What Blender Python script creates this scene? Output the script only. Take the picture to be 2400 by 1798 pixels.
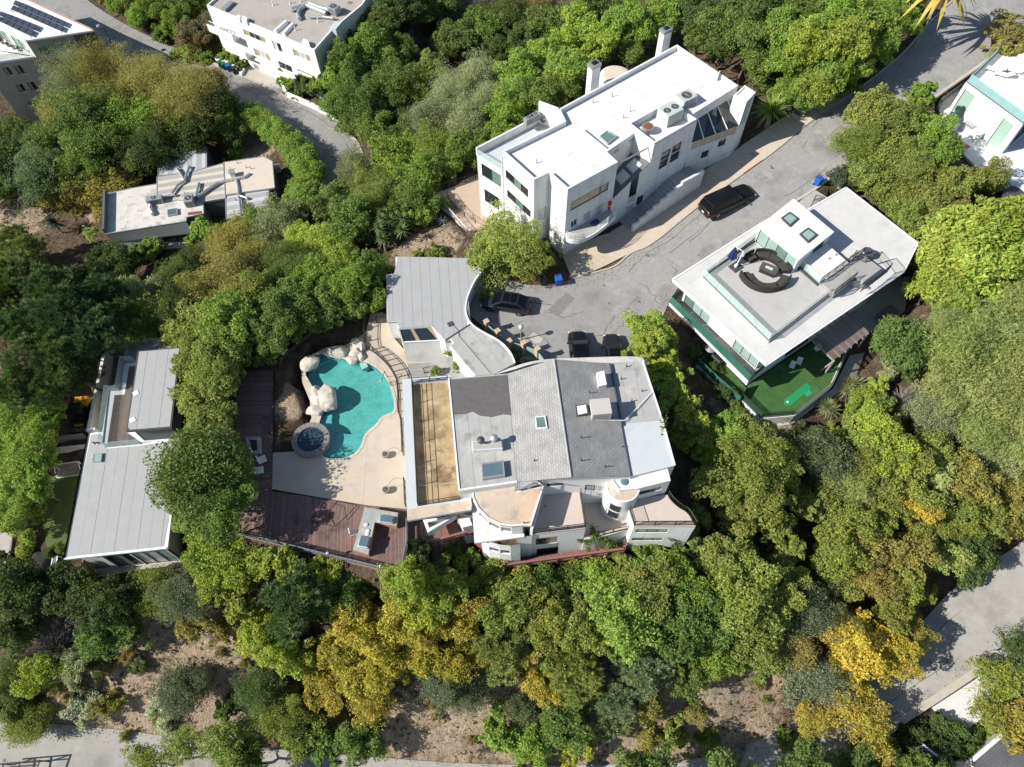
import bpy, bmesh, math, random
import numpy as np
from mathutils import Vector, Matrix
for o in list(bpy.data.objects):
 bpy.data.objects.remove(o)
scene = bpy.context.scene
COL = scene.collection
R_ = math.radians
# ------------------------------------------------------------------ camera
IW, IH, FPX, CAMH = 2400.0, 1798.0, 1666.0, 60.0
NAD = (1228.0, 1880.0)
_n = np.array([(NAD[0]-IW/2)/FPX, -(NAD[1]-IH/2)/FPX, -1.0]); _n /= np.linalg.norm(_n)
_up = -_n
_fw = np.array([0, 0, -1.0]); _fh = _fw-_up*(_fw@_up); _fh /= np.linalg.norm(_fh)
CR = np.array([np.cross(_fh, _up), _fh, _up])
cam_d = bpy.data.cameras.new('camera'); cam = bpy.data.objects.new('camera', cam_d); COL.objects.link(cam)
m4 = Matrix.Identity(4)
for i in range(3):
 for j in range(3): m4[i][j] = CR[i, j]
m4[2][3] = CAMH
cam.matrix_world = m4
cam_d.sensor_width = 36.0; cam_d.lens = FPX/IW*36.0; cam_d.clip_end = 3000
scene.camera = cam
# ------------------------------------------------------------------ sky, sun, exposure
SUN_AZ, SUN_EL = R_(15.0), R_(37.0)            # direction the shadows run, sun height
world = bpy.data.worlds.new('World'); scene.world = world; world.use_nodes = True
nt = world.node_tree; nt.nodes.clear()
wo = nt.nodes.new('ShaderNodeOutputWorld'); bg = nt.nodes.new('ShaderNodeBackground'); sk = nt.nodes.new('ShaderNodeTexSky')
sk.sky_type = 'NISHITA'; sk.sun_disc = False; sk.sun_elevation = SUN_EL
sk.sun_rotation = math.atan2(-math.cos(SUN_AZ), -math.sin(SUN_AZ)); sk.altitude = 200; sk.air_density = 1.0; sk.dust_density = 0.6; sk.ozone_density = 1.0
bg.inputs['Strength'].default_value = 0.08
nt.links.new(sk.outputs[0], bg.inputs['Color']); nt.links.new(bg.outputs[0], wo.inputs['Surface'])
sun_d = bpy.data.lights.new('sun', 'SUN'); sun_d.energy = 4.8; sun_d.angle = R_(0.53); sun_d.color = (1.0, 0.955, 0.88)
sun = bpy.data.objects.new('sun', sun_d); COL.objects.link(sun)
sun.rotation_euler = Vector((math.cos(SUN_EL)*math.cos(SUN_AZ), math.cos(SUN_EL)*math.sin(SUN_AZ), -math.sin(SUN_EL))).to_track_quat('-Z', 'Y').to_euler()
sun.location = (-60, 0, 80)
vs = scene.view_settings
scene.display_settings.display_device = 'sRGB'
vs.view_transform = 'Standard'; vs.look = 'None'; vs.exposure = 0.5; vs.gamma = 1.0; vs.use_curve_mapping = False
scene.render.engine = 'CYCLES'
scene.cycles.max_bounces = 5; scene.cycles.diffuse_bounces = 2; scene.cycles.glossy_bounces = 2; scene.cycles.transmission_bounces = 3; scene.cycles.transparent_max_bounces = 8
# ------------------------------------------------------------------ surveying: picture points onto real heights
MAP = dict(A=(1080,40,.36204), B=(900,820,.35262), C=(1540,420,.35011), D=(530,720,.39232), E=(860,580,.31646), F=(100,760,.36217),
 G=(200,320,.26221), H=(440,0,.20796), I=(0,0,.27761), J=(1900,0,.30175), K=(0,1200,.36166), L=(800,1250,.36166), M=(1600,1200,.36166),
 N=(1600,900,.36166), O=(0,500,.27125), Q=(0,850,.30166), R=(700,0,.27765), S=(1920,480,.28968), T=(560,420,.25316), U=(1240,1120,.19892),
 V=(960,1120,.14486), X=(2000,1560,.18083), Z=(0,0,1.08499), P=(0,0,1.0))
def npx(k, x, y):
 o = MAP[k]; return o[0]+x*o[2], o[1]+y*o[2]
def ray(k, x, y):
 px, py = npx(k, x, y)
 return CR@np.array([(px-IW/2)/FPX, -(py-IH/2)/FPX, -1.0])
def at(k, x, y, z):
 """world point at height z; z may be a function of (X, Y)"""
 d = ray(k, x, y)
 if callable(z):
  zz = 0.0
  for _ in range(25):
   t = (zz-CAMH)/d[2]; zz = 0.5*zz+0.5*z(d[0]*t, d[1]*t)
  z = zz
 t = (z-CAMH)/d[2]
 return Vector((d[0]*t, d[1]*t, z))
def xy(k, x, y, z): p = at(k, x, y, z); return (p.x, p.y)
def pts(k, z, *c): return [xy(k, a, b, z) for a, b in c]
def pxm(p):
 """pixels per metre at a world point"""
 c = CR.T@(np.array(p)-np.array([0, 0, CAMH])); return FPX/-c[2]
# ------------------------------------------------------------------ materials
MATS = {}
def nn(nt, t, **kw):
 n = nt.nodes.new(t)
 for k, v in kw.items(): setattr(n, k, v)
 return n
def mat(name, col, rough=.8, var=.12, scale=2.0, bump=0.0, bscale=30.0, island=0.0, metallic=0.0, spec=.4, stain=None, streak=None, coat=0.0, trans=0.0, alpha=1.0, stain2=None):
 if name in MATS: return MATS[name]
 m = bpy.data.materials.new(name); m.use_nodes = True; nt = m.node_tree; L = nt.links
 b = nt.nodes['Principled BSDF']
 b.inputs['Roughness'].default_value = rough; b.inputs['Metallic'].default_value = metallic
 b.inputs['Specular IOR Level'].default_value = spec; b.inputs['Coat Weight'].default_value = coat
 b.inputs['Transmission Weight'].default_value = trans; b.inputs['Alpha'].default_value = alpha
 geo = nn(nt, 'ShaderNodeNewGeometry')
 n1 = nn(nt, 'ShaderNodeTexNoise'); n1.inputs['Scale'].default_value = scale; n1.inputs['Detail'].default_value = 8; n1.inputs['Roughness'].default_value = .65
 L.new(geo.outputs['Position'], n1.inputs['Vector'])
 mr = nn(nt, 'ShaderNodeMapRange'); mr.inputs['From Min'].default_value = .3; mr.inputs['From Max'].default_value = .7
 mr.inputs['To Min'].default_value = 1-var; mr.inputs['To Max'].default_value = 1+var
 L.new(n1.outputs['Fac'], mr.inputs['Value'])
 cur = mr.outputs[0]
 if island:
  mi = nn(nt, 'ShaderNodeMapRange'); mi.inputs['To Min'].default_value = 1-island; mi.inputs['To Max'].default_value = 1+island
  L.new(geo.outputs['Random Per Island'], mi.inputs['Value'])
  mu = nn(nt, 'ShaderNodeMath', operation='MULTIPLY'); L.new(cur, mu.inputs[0]); L.new(mi.outputs[0], mu.inputs[1]); cur = mu.outputs[0]
 vm = nn(nt, 'ShaderNodeVectorMath', operation='SCALE'); vm.inputs[0].default_value = col[:3]; L.new(cur, vm.inputs['Scale'])
 out = vm.outputs[0]
 for k, st in enumerate([stain, stain2]):
  if not st: continue
  sc, ss, lo, hi = st      # colour, scale, threshold range
  n2 = nn(nt, 'ShaderNodeTexNoise'); n2.inputs['Scale'].default_value = ss; n2.inputs['Detail'].default_value = 6; n2.inputs['Roughness'].default_value = .6
  mp = nn(nt, 'ShaderNodeMapping'); mp.inputs['Location'].default_value = (3.1+k*7, 1.7, 9.2)
  if k and streak: mp.inputs['Scale'].default_value = (1, 1, .1)
  L.new(geo.outputs['Position'], mp.inputs['Vector']); L.new(mp.outputs[0], n2.inputs['Vector'])
  r2 = nn(nt, 'ShaderNodeMapRange'); r2.inputs['From Min'].default_value = lo; r2.inputs['From Max'].default_value = hi; L.new(n2.outputs['Fac'], r2.inputs['Value'])
  mx = nn(nt, 'ShaderNodeMix', data_type='RGBA'); L.new(r2.outputs[0], mx.inputs['Factor']); L.new(out, mx.inputs['A']); mx.inputs['B'].default_value = (*sc[:3], 1)
  out = mx.outputs['Result']
 L.new(out, b.inputs['Base Color'])
 if bump:
  n3 = nn(nt, 'ShaderNodeTexNoise'); n3.inputs['Scale'].default_value = bscale; n3.inputs['Detail'].default_value = 4
  L.new(geo.outputs['Position'], n3.inputs['Vector'])
  bp = nn(nt, 'ShaderNodeBump'); bp.inputs['Strength'].default_value = bump; bp.inputs['Distance'].default_value = .05
  L.new(n3.outputs['Fac'], bp.inputs['Height']); L.new(bp.outputs[0], b.inputs['Normal'])
 MATS[name] = m
 return m
STUCCO = mat('stucco_white', (.76,.76,.75), .85, .04, 1.2, .05, 40, stain=((.62,.61,.585), .6, .52, .78), stain2=((.60,.585,.555), 2.4, .54, .72), streak=1)
STUCCO2 = mat('stucco_cream', (.74,.72,.67), .85, .04, 1.2, .05, 40, stain=((.55,.52,.46), .5, .56, .8))
MEMBRANE = mat('roof_membrane_white', (.74,.73,.705), .8, .05, .8, .04, 12, stain=((.60,.565,.50), .5, .52, .75), stain2=((.42,.37,.30), .9, .66, .76))
GREYROOF = mat('roof_sheet_grey', (.375,.375,.37), .75, .05, .9, .03, 14, island=.025, stain=((.36,.36,.36), .7, .62, .85))
GREYROOF2 = mat('roof_sheet_stained', (.40,.395,.38), .8, .08, 1.1, .04, 14, island=.04, stain=((.24,.235,.23), .7, .55, .72), stain2=((.50,.47,.42), .5, .58, .7))
DARKPATCH = mat('roof_tar_patch', (.125,.118,.115), .9, .14, 2.5, .1, 20)
TANROOF = mat('roof_coating_tan', (.55,.45,.35), .85, .06, 1.2, .04, 12, stain=((.36,.3,.24), .8, .5, .72), stain2=((.66,.62,.56), .35, .55, .65))
BLUEROOF = mat('roof_coating_pale', (.52,.55,.56), .8, .04, 1, .03, 12, stain=((.42,.44,.45), .7, .6, .8))
TANFLOOR = mat('terrace_stained_tan', (.39,.285,.16), .8, .12, 1.0, .03, 12, stain=((.155,.105,.055), .55, .44, .66), stain2=((.47,.38,.25), 1.3, .56, .72))
PINKFLOOR = mat('terrace_coating_pink', (.56,.475,.415), .85, .04, 2, .03, 20, stain=((.48,.42,.38), .6, .55, .8))
CONC = mat('concrete_pale', (.46,.43,.385), .9, .07, 1.5, .06, 30, stain=((.36,.32,.27), .35, .52, .75))
CONC2 = mat('concrete_grey', (.36,.355,.34), .9, .08, 1.5, .06, 30, stain=((.26,.25,.24), .4, .52, .75))
SIDEWALK = mat('sidewalk_tan', (.50,.43,.34), .9, .06, 1.2, .05, 30, stain=((.40,.34,.27), .35, .55, .75), island=.03)
POOLDECK = mat('pool_deck_concrete', (.52,.445,.355), .9, .06, 1.0, .05, 25, stain=((.5,.37,.24), .25, .56, .74), stain2=((.42,.37,.31), .8, .56, .74), island=.03)
ASPHALT = mat('asphalt_worn', (.285,.278,.268), .95, .10, 1.6, .18, 60, stain=((.20,.195,.19), .35, .52, .7), stain2=((.34,.33,.315), .8, .56, .7))
ASPHALT2 = mat('asphalt_lower', (.36,.345,.315), .95, .09, 1.6, .15, 60, stain=((.25,.24,.22), .3, .5, .7), stain2=((.40,.38,.35), .8, .56, .7))
PATCH = mat('asphalt_patch', (.21,.205,.195), .95, .08, 2, .15, 60)
KERB = mat('kerb_concrete', (.44,.40,.34), .9, .08, 2, .05, 30)
REDPAINT = mat('kerb_red_paint', (.42,.11,.08), .8, .15, 4)
BLACKM = mat('metal_black', (.018,.018,.02), .45, .1, 4)
DKGREY = mat('metal_dark_grey', (.07,.072,.078), .5, .1, 3)
GREYM = mat('metal_grey', (.36,.38,.39), .45, .08, 3, metallic=.4, stain=((.26,.25,.24), 1.5, .58, .75))
GALV = mat('metal_galvanised', (.50,.53,.55), .4, .1, 5, metallic=.6)
ACGREEN = mat('ac_cabinet', (.48,.53,.50), .55, .06, 3, stain=((.36,.36,.33), 1.5, .6, .8))
ACBEIGE = mat('ac_cabinet_beige', (.52,.48,.45), .55, .06, 3)
WHITEM = mat('paint_white', (.80,.80,.79), .5, .03, 3)
GLASSD = mat('glass_dark', (.022,.028,.032), .04, .2, .8, spec=.8)
GLASSG = mat('glass_green', (.14,.22,.19), .05, .15, .6, spec=.8)
GLASSP = mat('glass_pale', (.30,.42,.38), .06, .1, .6, spec=.8)
GLASSW = mat('glass_white_blind', (.55,.56,.55), .15, .05, .6, spec=.7)
CURT = mat('glass_curtain_tan', (.38,.31,.20), .12, .15, 3, spec=.7)
SKYGLASS = mat('glass_skylight', (.10,.16,.19), .04, .2, .5, spec=.9)
CLEARG = mat('glass_balustrade', (.62,.80,.76), .03, .02, 1, spec=.6, alpha=.30)
CLEARGD = mat('glass_balustrade_green', (.05,.17,.125), .04, .1, 1, spec=.7, alpha=.86)
DKWOOD = mat('deck_boards_brown', (.195,.125,.107), .75, .16, 2.5, .1, 30, island=.22, stain=((.08,.045,.04), .5, .58, .75))
REDWOOD = mat('deck_boards_red', (.25,.115,.095), .75, .1, 2.5, .08, 30, island=.14)
GREYWOOD = mat('deck_boards_weathered', (.15,.125,.105), .8, .14, 2.5, .08, 30, island=.25)
PERGOLA = mat('pergola_wood', (.34,.27,.255), .8, .1, 3, island=.15)
SIDING = mat('siding_grey', (.105,.115,.12), .75, .08, 2)
SHINGLED = mat('shingle_dark', (.14,.145,.15), .9, .2, 8, .3, 60)
TURF = mat('artificial_turf', (.045,.118,.028), .95, .2, 6, .4, 90, stain=((.07,.15,.04), .9, .45, .7), stain2=((.035,.085,.025), 2.2, .56, .7))
LAWN = mat('lawn_grass', (.085,.12,.035), .95, .18, 3, .3, 80, stain=((.14,.14,.05), .7, .52, .75))
MATGREEN = mat('putting_mat_green', (.012,.26,.085), .8, .05, 6)
WICKER = mat('wicker_dark', (.032,.028,.026), .8, .25, 40, .3, 80)
NAVY = mat('canvas_navy', (.022,.035,.13), .8, .12, 5)
ROCK = mat('boulder_pale', (.53,.49,.43), .95, .16, 2.5, 1.0, 3.5, stain=((.36,.32,.27), 1.8, .5, .7), stain2=((.22,.2,.17), 3.5, .66, .72))
ROCKD = mat('boulder_dark', (.045,.045,.045), .85, .2, 3, .3, 14)
STONE = mat('flagstone_grey', (.27,.265,.25), .85, .15, 3, .15, 20, island=.18)
TERRAC = mat('terracotta', (.42,.22,.12), .85, .1, 4)
BRICKT = mat('pillar_tan', (.50,.38,.27), .85, .12, 6, .1, 30)
TEAL = mat('fence_panel_teal', (.30,.42,.42), .7, .06, 2)
CARBLACK = mat('car_paint_black', (.006,.006,.007), .28, .05, 1, spec=.4, coat=.3)
CARGREY = mat('car_paint_graphite', (.022,.023,.028), .28, .05, 1, spec=.4, coat=.35, metallic=.2)
CARGLASS = mat('car_glass', (.004,.005,.007), .08, .05, 1, spec=.35)
TYRE = mat('tyre_rubber', (.015,.015,.015), .85, .1, 4)
RIM = mat('wheel_rim', (.28,.28,.3), .35, .05, 4, metallic=.9)
LAMPR = mat('tail_lamp', (.22,.012,.012), .2, .05, 2)
LAMPW = mat('head_lamp', (.55,.56,.58), .15, .05, 2)
BINBLUE = mat('bin_blue', (.015,.10,.42), .5, .06, 4)
BINGREEN = mat('bin_green', (.02,.12,.035), .5, .06, 4)
BINBLACK = mat('bin_black', (.018,.018,.018), .5, .06, 4)
ORANGE = mat('cone_orange', (.62,.10,.03), .6, .05, 4)
YELLOW = mat('machine_yellow', (.62,.33,.02), .55, .1, 4)
SOLAR = mat('solar_panel', (.018,.022,.045), .15, .1, 2, spec=.8)
REDCLOTH = mat('cloth_red', (.45,.05,.03), .8, .1, 5)
PINKC = mat('cloth_pink', (.55,.12,.25), .8, .1, 5)
CUSHION = mat('cushion_white', (.72,.70,.66), .9, .05, 5)
BARK = mat('bark_brown', (.13,.10,.08), .95, .25, 6, .3, 25)
BARKPALE = mat('bark_pale', (.36,.33,.29), .95, .2, 5, .2, 25)
TWIG = mat('twig_dry', (.25,.22,.20), .95, .2, 6, island=.25)
APTWALL = mat('concrete_wall_olive', (.25,.25,.225), .85, .07, .7, .05, 20, stain=((.19,.19,.165), .25, .5, .7))
BROWNWALL = mat('panel_brown', (.10,.072,.066), .8, .08, 2)
BLUEWALL = mat('stucco_blue_grey', (.50,.545,.55), .85, .04, 1.5, .04, 30)
GRAVELROOF = mat('roof_gravel_beige', (.40,.365,.33), .95, .08, 3, .2, 60, stain=((.31,.285,.255), .4, .52, .75))
BEIGEROOF = mat('roof_beige', (.60,.525,.43), .9, .05, 2, .05, 30, stain=((.48,.42,.35), .5, .55, .75))
RUST = mat('rust_stain', (.22,.075,.035), .9, .2, 8)
POOLSHELL = mat('pool_plaster', (.22,.46,.435), .7, .12, 7, stain=((.13,.345,.325), 1.6, .45, .7), stain2=((.29,.52,.485), 9, .57, .66))  # fine pale mottling in the colour stands in for rippling light under water
SPASHELL = mat('spa_plaster', (.016,.05,.085), .7, .06, 2)  # basin colour darkened to hold the tree shadow lying over the spa
CARDBOARD = mat('paving_pinkish', (.52,.40,.30), .9, .05, 2, .04, 30)
def shingle_mat(name, col, rx=1.0):
 m = bpy.data.materials.new(name); m.use_nodes = True; nt = m.node_tree; L = nt.links; b = nt.nodes['Principled BSDF']; b.inputs['Roughness'].default_value = .85
 tc = nn(nt, 'ShaderNodeTexCoord'); mp = nn(nt, 'ShaderNodeMapping'); mp.inputs['Rotation'].default_value = (0, 0, rx); L.new(tc.outputs['Object'], mp.inputs['Vector'])
 br = nn(nt, 'ShaderNodeTexBrick'); br.inputs['Scale'].default_value = 1.0; br.inputs['Brick Width'].default_value = .42; br.inputs['Row Height'].default_value = .2; br.inputs['Mortar Size'].default_value = .012
 br.inputs['Color1'].default_value = (*[c*1.06 for c in col], 1); br.inputs['Color2'].default_value = (*[c*.9 for c in col], 1); br.inputs['Mortar'].default_value = (*[c*.55 for c in col], 1)
 L.new(mp.outputs[0], br.inputs['Vector'])
 n1 = nn(nt, 'ShaderNodeTexNoise'); n1.inputs['Scale'].default_value = .9; n1.inputs['Detail'].default_value = 8
 L.new(tc.outputs['Object'], n1.inputs['Vector'])
 mr = nn(nt, 'ShaderNodeMapRange'); mr.inputs['From Min'].default_value = .3; mr.inputs['From Max'].default_value = .7; mr.inputs['To Min'].default_value = .84; mr.inputs['To Max'].default_value = 1.1; L.new(n1.outputs['Fac'], mr.inputs['Value'])
 vm = nn(nt, 'ShaderNodeVectorMath', operation='SCALE'); L.new(br.outputs['Color'], vm.inputs[0]); L.new(mr.outputs[0], vm.inputs['Scale']); L.new(vm.outputs[0], b.inputs['Base Color'])
 bp = nn(nt, 'ShaderNodeBump'); bp.inputs['Strength'].default_value = .5; bp.inputs['Distance'].default_value = .03; L.new(br.outputs['Fac'], bp.inputs['Height']); bp.invert = True; L.new(bp.outputs[0], b.inputs['Normal'])
 return m
SHINGLE = shingle_mat('shingle_grey', (.345,.34,.33), R_(90))
def water_mat(name, tint, dens):
 m = bpy.data.materials.new(name); m.use_nodes = True; nt = m.node_tree; L = nt.links; nt.nodes.clear()
 o = nn(nt, 'ShaderNodeOutputMaterial'); g = nn(nt, 'ShaderNodeBsdfGlossy'); g.inputs['Roughness'].default_value = .03
 t = nn(nt, 'ShaderNodeBsdfTransparent'); t.inputs['Color'].default_value = (*tint, 1)
 mx = nn(nt, 'ShaderNodeMixShader'); n = nn(nt, 'ShaderNodeTexNoise'); n.inputs['Scale'].default_value = 2.2; n.inputs['Detail'].default_value = 3
 geo = nn(nt, 'ShaderNodeNewGeometry'); L.new(geo.outputs['Position'], n.inputs['Vector'])
 bp = nn(nt, 'ShaderNodeBump'); bp.inputs['Strength'].default_value = .25; bp.inputs['Distance'].default_value = .05; L.new(n.outputs['Fac'], bp.inputs['Height'])
 L.new(bp.outputs[0], g.inputs['Normal']); mx.inputs[0].default_value = .045
 L.new(t.outputs[0], mx.inputs[1]); L.new(g.outputs[0], mx.inputs[2]); L.new(mx.outputs[0], o.inputs['Surface'])
 return m
POOLWATER = water_mat('pool_water', (.64,.92,.905), 1)
SPAWATER = water_mat('spa_water', (.5,.7,.85), 1)
# ------------------------------------------------------------------ mesh builder
def area2(p): return .5*sum(p[i][0]*p[(i+1) % len(p)][1]-p[(i+1) % len(p)][0]*p[i][1] for i in range(len(p)))
def ccw(p): return list(p) if area2(p) > 0 else list(p)[::-1]
def lerp(a, b, t): return tuple(a[i]+(b[i]-a[i])*t for i in range(len(a)))
def dist(a, b): return math.hypot(a[0]-b[0], a[1]-b[1])
def unit(a, b):
 d = dist(a, b) or 1e-9; return ((b[0]-a[0])/d, (b[1]-a[1])/d)
def inset(p, t):
 """inward offset of a CCW polygon"""
 p = ccw(p); n = len(p); out = []
 for i in range(n):
  a, b, c = p[i-1], p[i], p[(i+1) % n]
  u, v = unit(a, b), unit(b, c)
  n1, n2 = (-u[1], u[0]), (-v[1], v[0])
  k = 1+n1[0]*n2[0]+n1[1]*n2[1]; k = max(k, .35)
  out.append((b[0]+(n1[0]+n2[0])*t/k, b[1]+(n1[1]+n2[1])*t/k))
 return out
def clip(p, n, d):
 """keep the part of polygon p with n.x >= d"""
 out = []
 for i in range(len(p)):
  a, b = p[i], p[(i+1) % len(p)]
  da, db = n[0]*a[0]+n[1]*a[1]-d, n[0]*b[0]+n[1]*b[1]-d
  if da >= 0: out.append(a)
  if (da >= 0) != (db >= 0):
   t = da/(da-db); out.append(lerp(a, b, t))
 return out
def smooth_closed(p, it=2):
 for _ in range(it):
  q = []
  for i in range(len(p)):
   a, b = p[i], p[(i+1) % len(p)]
   q += [lerp(a, b, .25), lerp(a, b, .75)]
  p = q
 return p
def smooth_open(p, it=2):
 for _ in range(it):
  q = [p[0]]
  for i in range(len(p)-1):
   a, b = p[i], p[i+1]; q += [lerp(a, b, .25), lerp(a, b, .75)]
  p = q+[p[-1]]
 return p
def inside(p, x, y):
 c = False; n = len(p); j = n-1
 for i in range(n):
  if (p[i][1] > y) != (p[j][1] > y) and x < (p[j][0]-p[i][0])*(y-p[i][1])/(p[j][1]-p[i][1])+p[i][0]: c = not c
  j = i
 return c
class MB:
 def __init__(s): s.v = []; s.f = []
 def quad(s, *p): i = len(s.v); s.v += [tuple(q) for q in p]; s.f.append(tuple(range(i, i+len(p)))); return s
 def prism(s, poly, z0, z1, top=True, bottom=False):
  p = ccw(poly); n = len(p); i = len(s.v)
  fz0 = z0 if callable(z0) else (lambda x, y: z0); fz1 = z1 if callable(z1) else (lambda x, y: z1)
  s.v += [(x, y, fz0(x, y)) for x, y in p]+[(x, y, fz1(x, y)) for x, y in p]
  for k in range(n): l = (k+1) % n; s.f.append((i+k, i+l, i+n+l, i+n+k))
  if top: s.f.append(tuple(i+n+k for k in range(n)))
  if bottom: s.f.append(tuple(i+k for k in range(n))[::-1])
  return s
 def ring(s, outer, t, z0, z1):
  o = ccw(outer); q = inset(o, t); n = len(o)
  for k in range(n):
   l = (k+1) % n
   s.quad((*o[k], z0), (*o[l], z0), (*o[l], z1), (*o[k], z1))
   s.quad((*q[l], z0), (*q[k], z0), (*q[k], z1), (*q[l], z1))
   s.quad((*o[k], z1), (*o[l], z1), (*q[l], z1), (*q[k], z1))
  return s
 def seg(s, a, b, w, z0, z1, zb0=None, zb1=None, ext=0.0):
  """box standing along a-b (2D), centred, width w; optional other heights at b"""
  zb0 = z0 if zb0 is None else zb0; zb1 = z1 if zb1 is None else zb1
  u = unit(a, b); a = (a[0]-u[0]*ext, a[1]-u[1]*ext); b = (b[0]+u[0]*ext, b[1]+u[1]*ext)
  nx, ny = -u[1]*w/2, u[0]*w/2; i = len(s.v)
  s.v += [(a[0]+nx, a[1]+ny, z0), (a[0]-nx, a[1]-ny, z0), (b[0]-nx, b[1]-ny, zb0), (b[0]+nx, b[1]+ny, zb0),
    (a[0]+nx, a[1]+ny, z1), (a[0]-nx, a[1]-ny, z1), (b[0]-nx, b[1]-ny, zb1), (b[0]+nx, b[1]+ny, zb1)]
  s.f += [(i+j for j in q) for q in ((0, 3, 2, 1), (4, 5, 6, 7), (0, 1, 5, 4), (1, 2, 6, 5), (2, 3, 7, 6), (3, 0, 4, 7))]
  s.f = [tuple(f) for f in s.f]
  return s
 def box(s, c, sz, rz=0.0):
  hx, hy = sz[0]/2, sz[1]/2; ca, sa = math.cos(rz), math.sin(rz)
  p = [(c[0]+x*ca-y*sa, c[1]+x*sa+y*ca) for x, y in ((-hx, -hy), (hx, -hy), (hx, hy), (-hx, hy))]
  return s.prism(p, c[2], c[2]+sz[2], True, True)
 def tube(s, a, b, r, r2=None, n=6, cap=True):
  a, b = Vector(a), Vector(b); r2 = r if r2 is None else r2; d = b-a
  if d.length < 1e-6: return s
  q = d.to_track_quat('Z', 'Y'); i = len(s.v)
  for k in range(n):
   t = 2*math.pi*k/n; s.v.append(tuple(a+q@Vector((r*math.cos(t), r*math.sin(t), 0))))
  for k in range(n):
   t = 2*math.pi*k/n; s.v.append(tuple(b+q@Vector((r2*math.cos(t), r2*math.sin(t), 0))))
  for k in range(n): l = (k+1) % n; s.f.append((i+k, i+l, i+n+l, i+n+k))
  if cap: s.f.append(tuple(i+n+k for k in range(n))); s.f.append(tuple(i+k for k in range(n))[::-1])
  return s
 def lathe(s, c, prof, n=16):
  i = len(s.v); m = len(prof)
  for r, z in prof:
   for k in range(n): t = 2*math.pi*k/n; s.v.append((c[0]+r*math.cos(t), c[1]+r*math.sin(t), c[2]+z))
  for j in range(m-1):
   for k in range(n): l = (k+1) % n; s.f.append((i+j*n+k, i+j*n+l, i+(j+1)*n+l, i+(j+1)*n+k))
  s.f.append(tuple(i+(m-1)*n+k for k in range(n))); s.f.append(tuple(i+k for k in range(n))[::-1])
  return s
 def build(s, name, m, parent=None, smooth=False, bevel=0.0, subsurf=0):
  me = bpy.data.meshes.new(name); me.from_pydata(s.v, [], s.f); me.update()
  if m: me.materials.append(m)
  o = bpy.data.objects.new(name, me); COL.objects.link(o)
  if smooth:
   me.polygons.foreach_set('use_smooth', [True]*len(me.polygons))
  if bevel:
   b = o.modifiers.new('bevel', 'BEVEL'); b.width = bevel; b.segments = 2; b.limit_method = 'ANGLE'
  if subsurf:
   b = o.modifiers.new('sub', 'SUBSURF'); b.levels = subsurf; b.render_levels = subsurf
  if parent is not None: put(o, parent)
  return o
def put(o, parent):
 """parent keeping world position (parents are never rotated or scaled after this)"""
 o.parent = parent
 o.matrix_parent_inverse = parent_world(parent).inverted()
def parent_world(p):
 m = p.matrix_basis.copy()
 if p.parent: m = parent_world(p.parent)@p.matrix_parent_inverse@m
 return m
def tag(o, label=None, cat=None, group=None, kind=None):
 if label: o['label'] = label
 if cat: o['category'] = cat
 if group: o['group'] = group
 if kind: o['kind'] = kind
 return o
def thing(name, label, cat, loc=(0, 0, 0), group=None, rz=0.0):
 o = bpy.data.objects.new(name, None); COL.objects.link(o); o.location = loc; o.rotation_euler = (0, 0, rz); o.empty_display_size = .3
 return tag(o, label, cat, group)
def copy_tree(o, parent=None):
 c = o.copy(); COL.objects.link(c)
 if parent is not None: c.parent = parent
 for ch in list(o.children): copy_tree(ch, c)
 return c
def struct(o): o['kind'] = 'structure'; return o
# ================================================================== GROUND, ROADS
_ra = at('A', 670, 1545, 0); _rb = at('A', 1805, 840, 3.0)
_ru = unit(_ra, _rb); _rl = dist(_ra, _rb)
def zroad(x, y):
 t = ((x-_ra.x)*_ru[0]+(y-_ra.y)*_ru[1])/_rl
 return 0.0 if t < 0 else (3.0*t*t/(.3) if t < .15 else 3.0*(t-.075)) if t < 1.6 else 3.0*1.525+(t-1.6)*2
_qx0 = at('P', 1700, 1760, -13).x; _qx1 = at('P', 2400, 1300, -10.3).x
def zlow(x, y): return -13+2.7*min(max((x-_qx0)/(_qx1-_qx0), 0), 1.4)
ZTL = -8.0
NE_PAIRS = [((2560,-190),(2760,-90)), ((2330,-80),(2520,-10)), ((2230,5),(2400,75)), ((2172,62),(2322,133)), ((2123,124),(2262,175)), ((2057,178),(2202,217)), ((1984,232),(2110,285)), ((1900,285),(2010,360)), ((1820,355),(1925,432)),
 ((1732,416.5),(1850,478)), ((1623,496),(1760,538)), ((1524.6,580),(1650,625)), ((1478,594),(1600,660)), ((1445.5,627.5),(1572,700)), ((1400,640),(1556,735)), ((1341,656),(1540,775)), ((1303,665),(1510,800)),
 ((1240,672),(1490,850)), ((1190,655),(1440,880)), ((1150,640),(1330,880)), ((1110,660),(1250,870)), ((1092,700),(1190,830)), ((1090,730),(1150,780))]
LOW_PAIRS = [((-400,1690),(-400,1990)), ((-150,1690),(-150,1960)), ((108,1695),(108,1960)), ((200,1703),(200,1960)), ((300,1712),(300,1970)), ((500,1745),(500,2000)), ((800,1768),(800,2020)), ((1110,1793),(1110,2040)), ((1433,1793),(1450,2030)),
 ((1620,1785),(1700,2000)), ((1760,1745),(1830,1920)), ((1846,1699),(1950,1830)), ((1960,1625),(2070,1706)), ((2135,1489),(2193,1627)), ((2244,1363),(2323,1540)), ((2400,1272),(2440,1460)), ((2550,1150),(2650,1350))]
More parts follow.
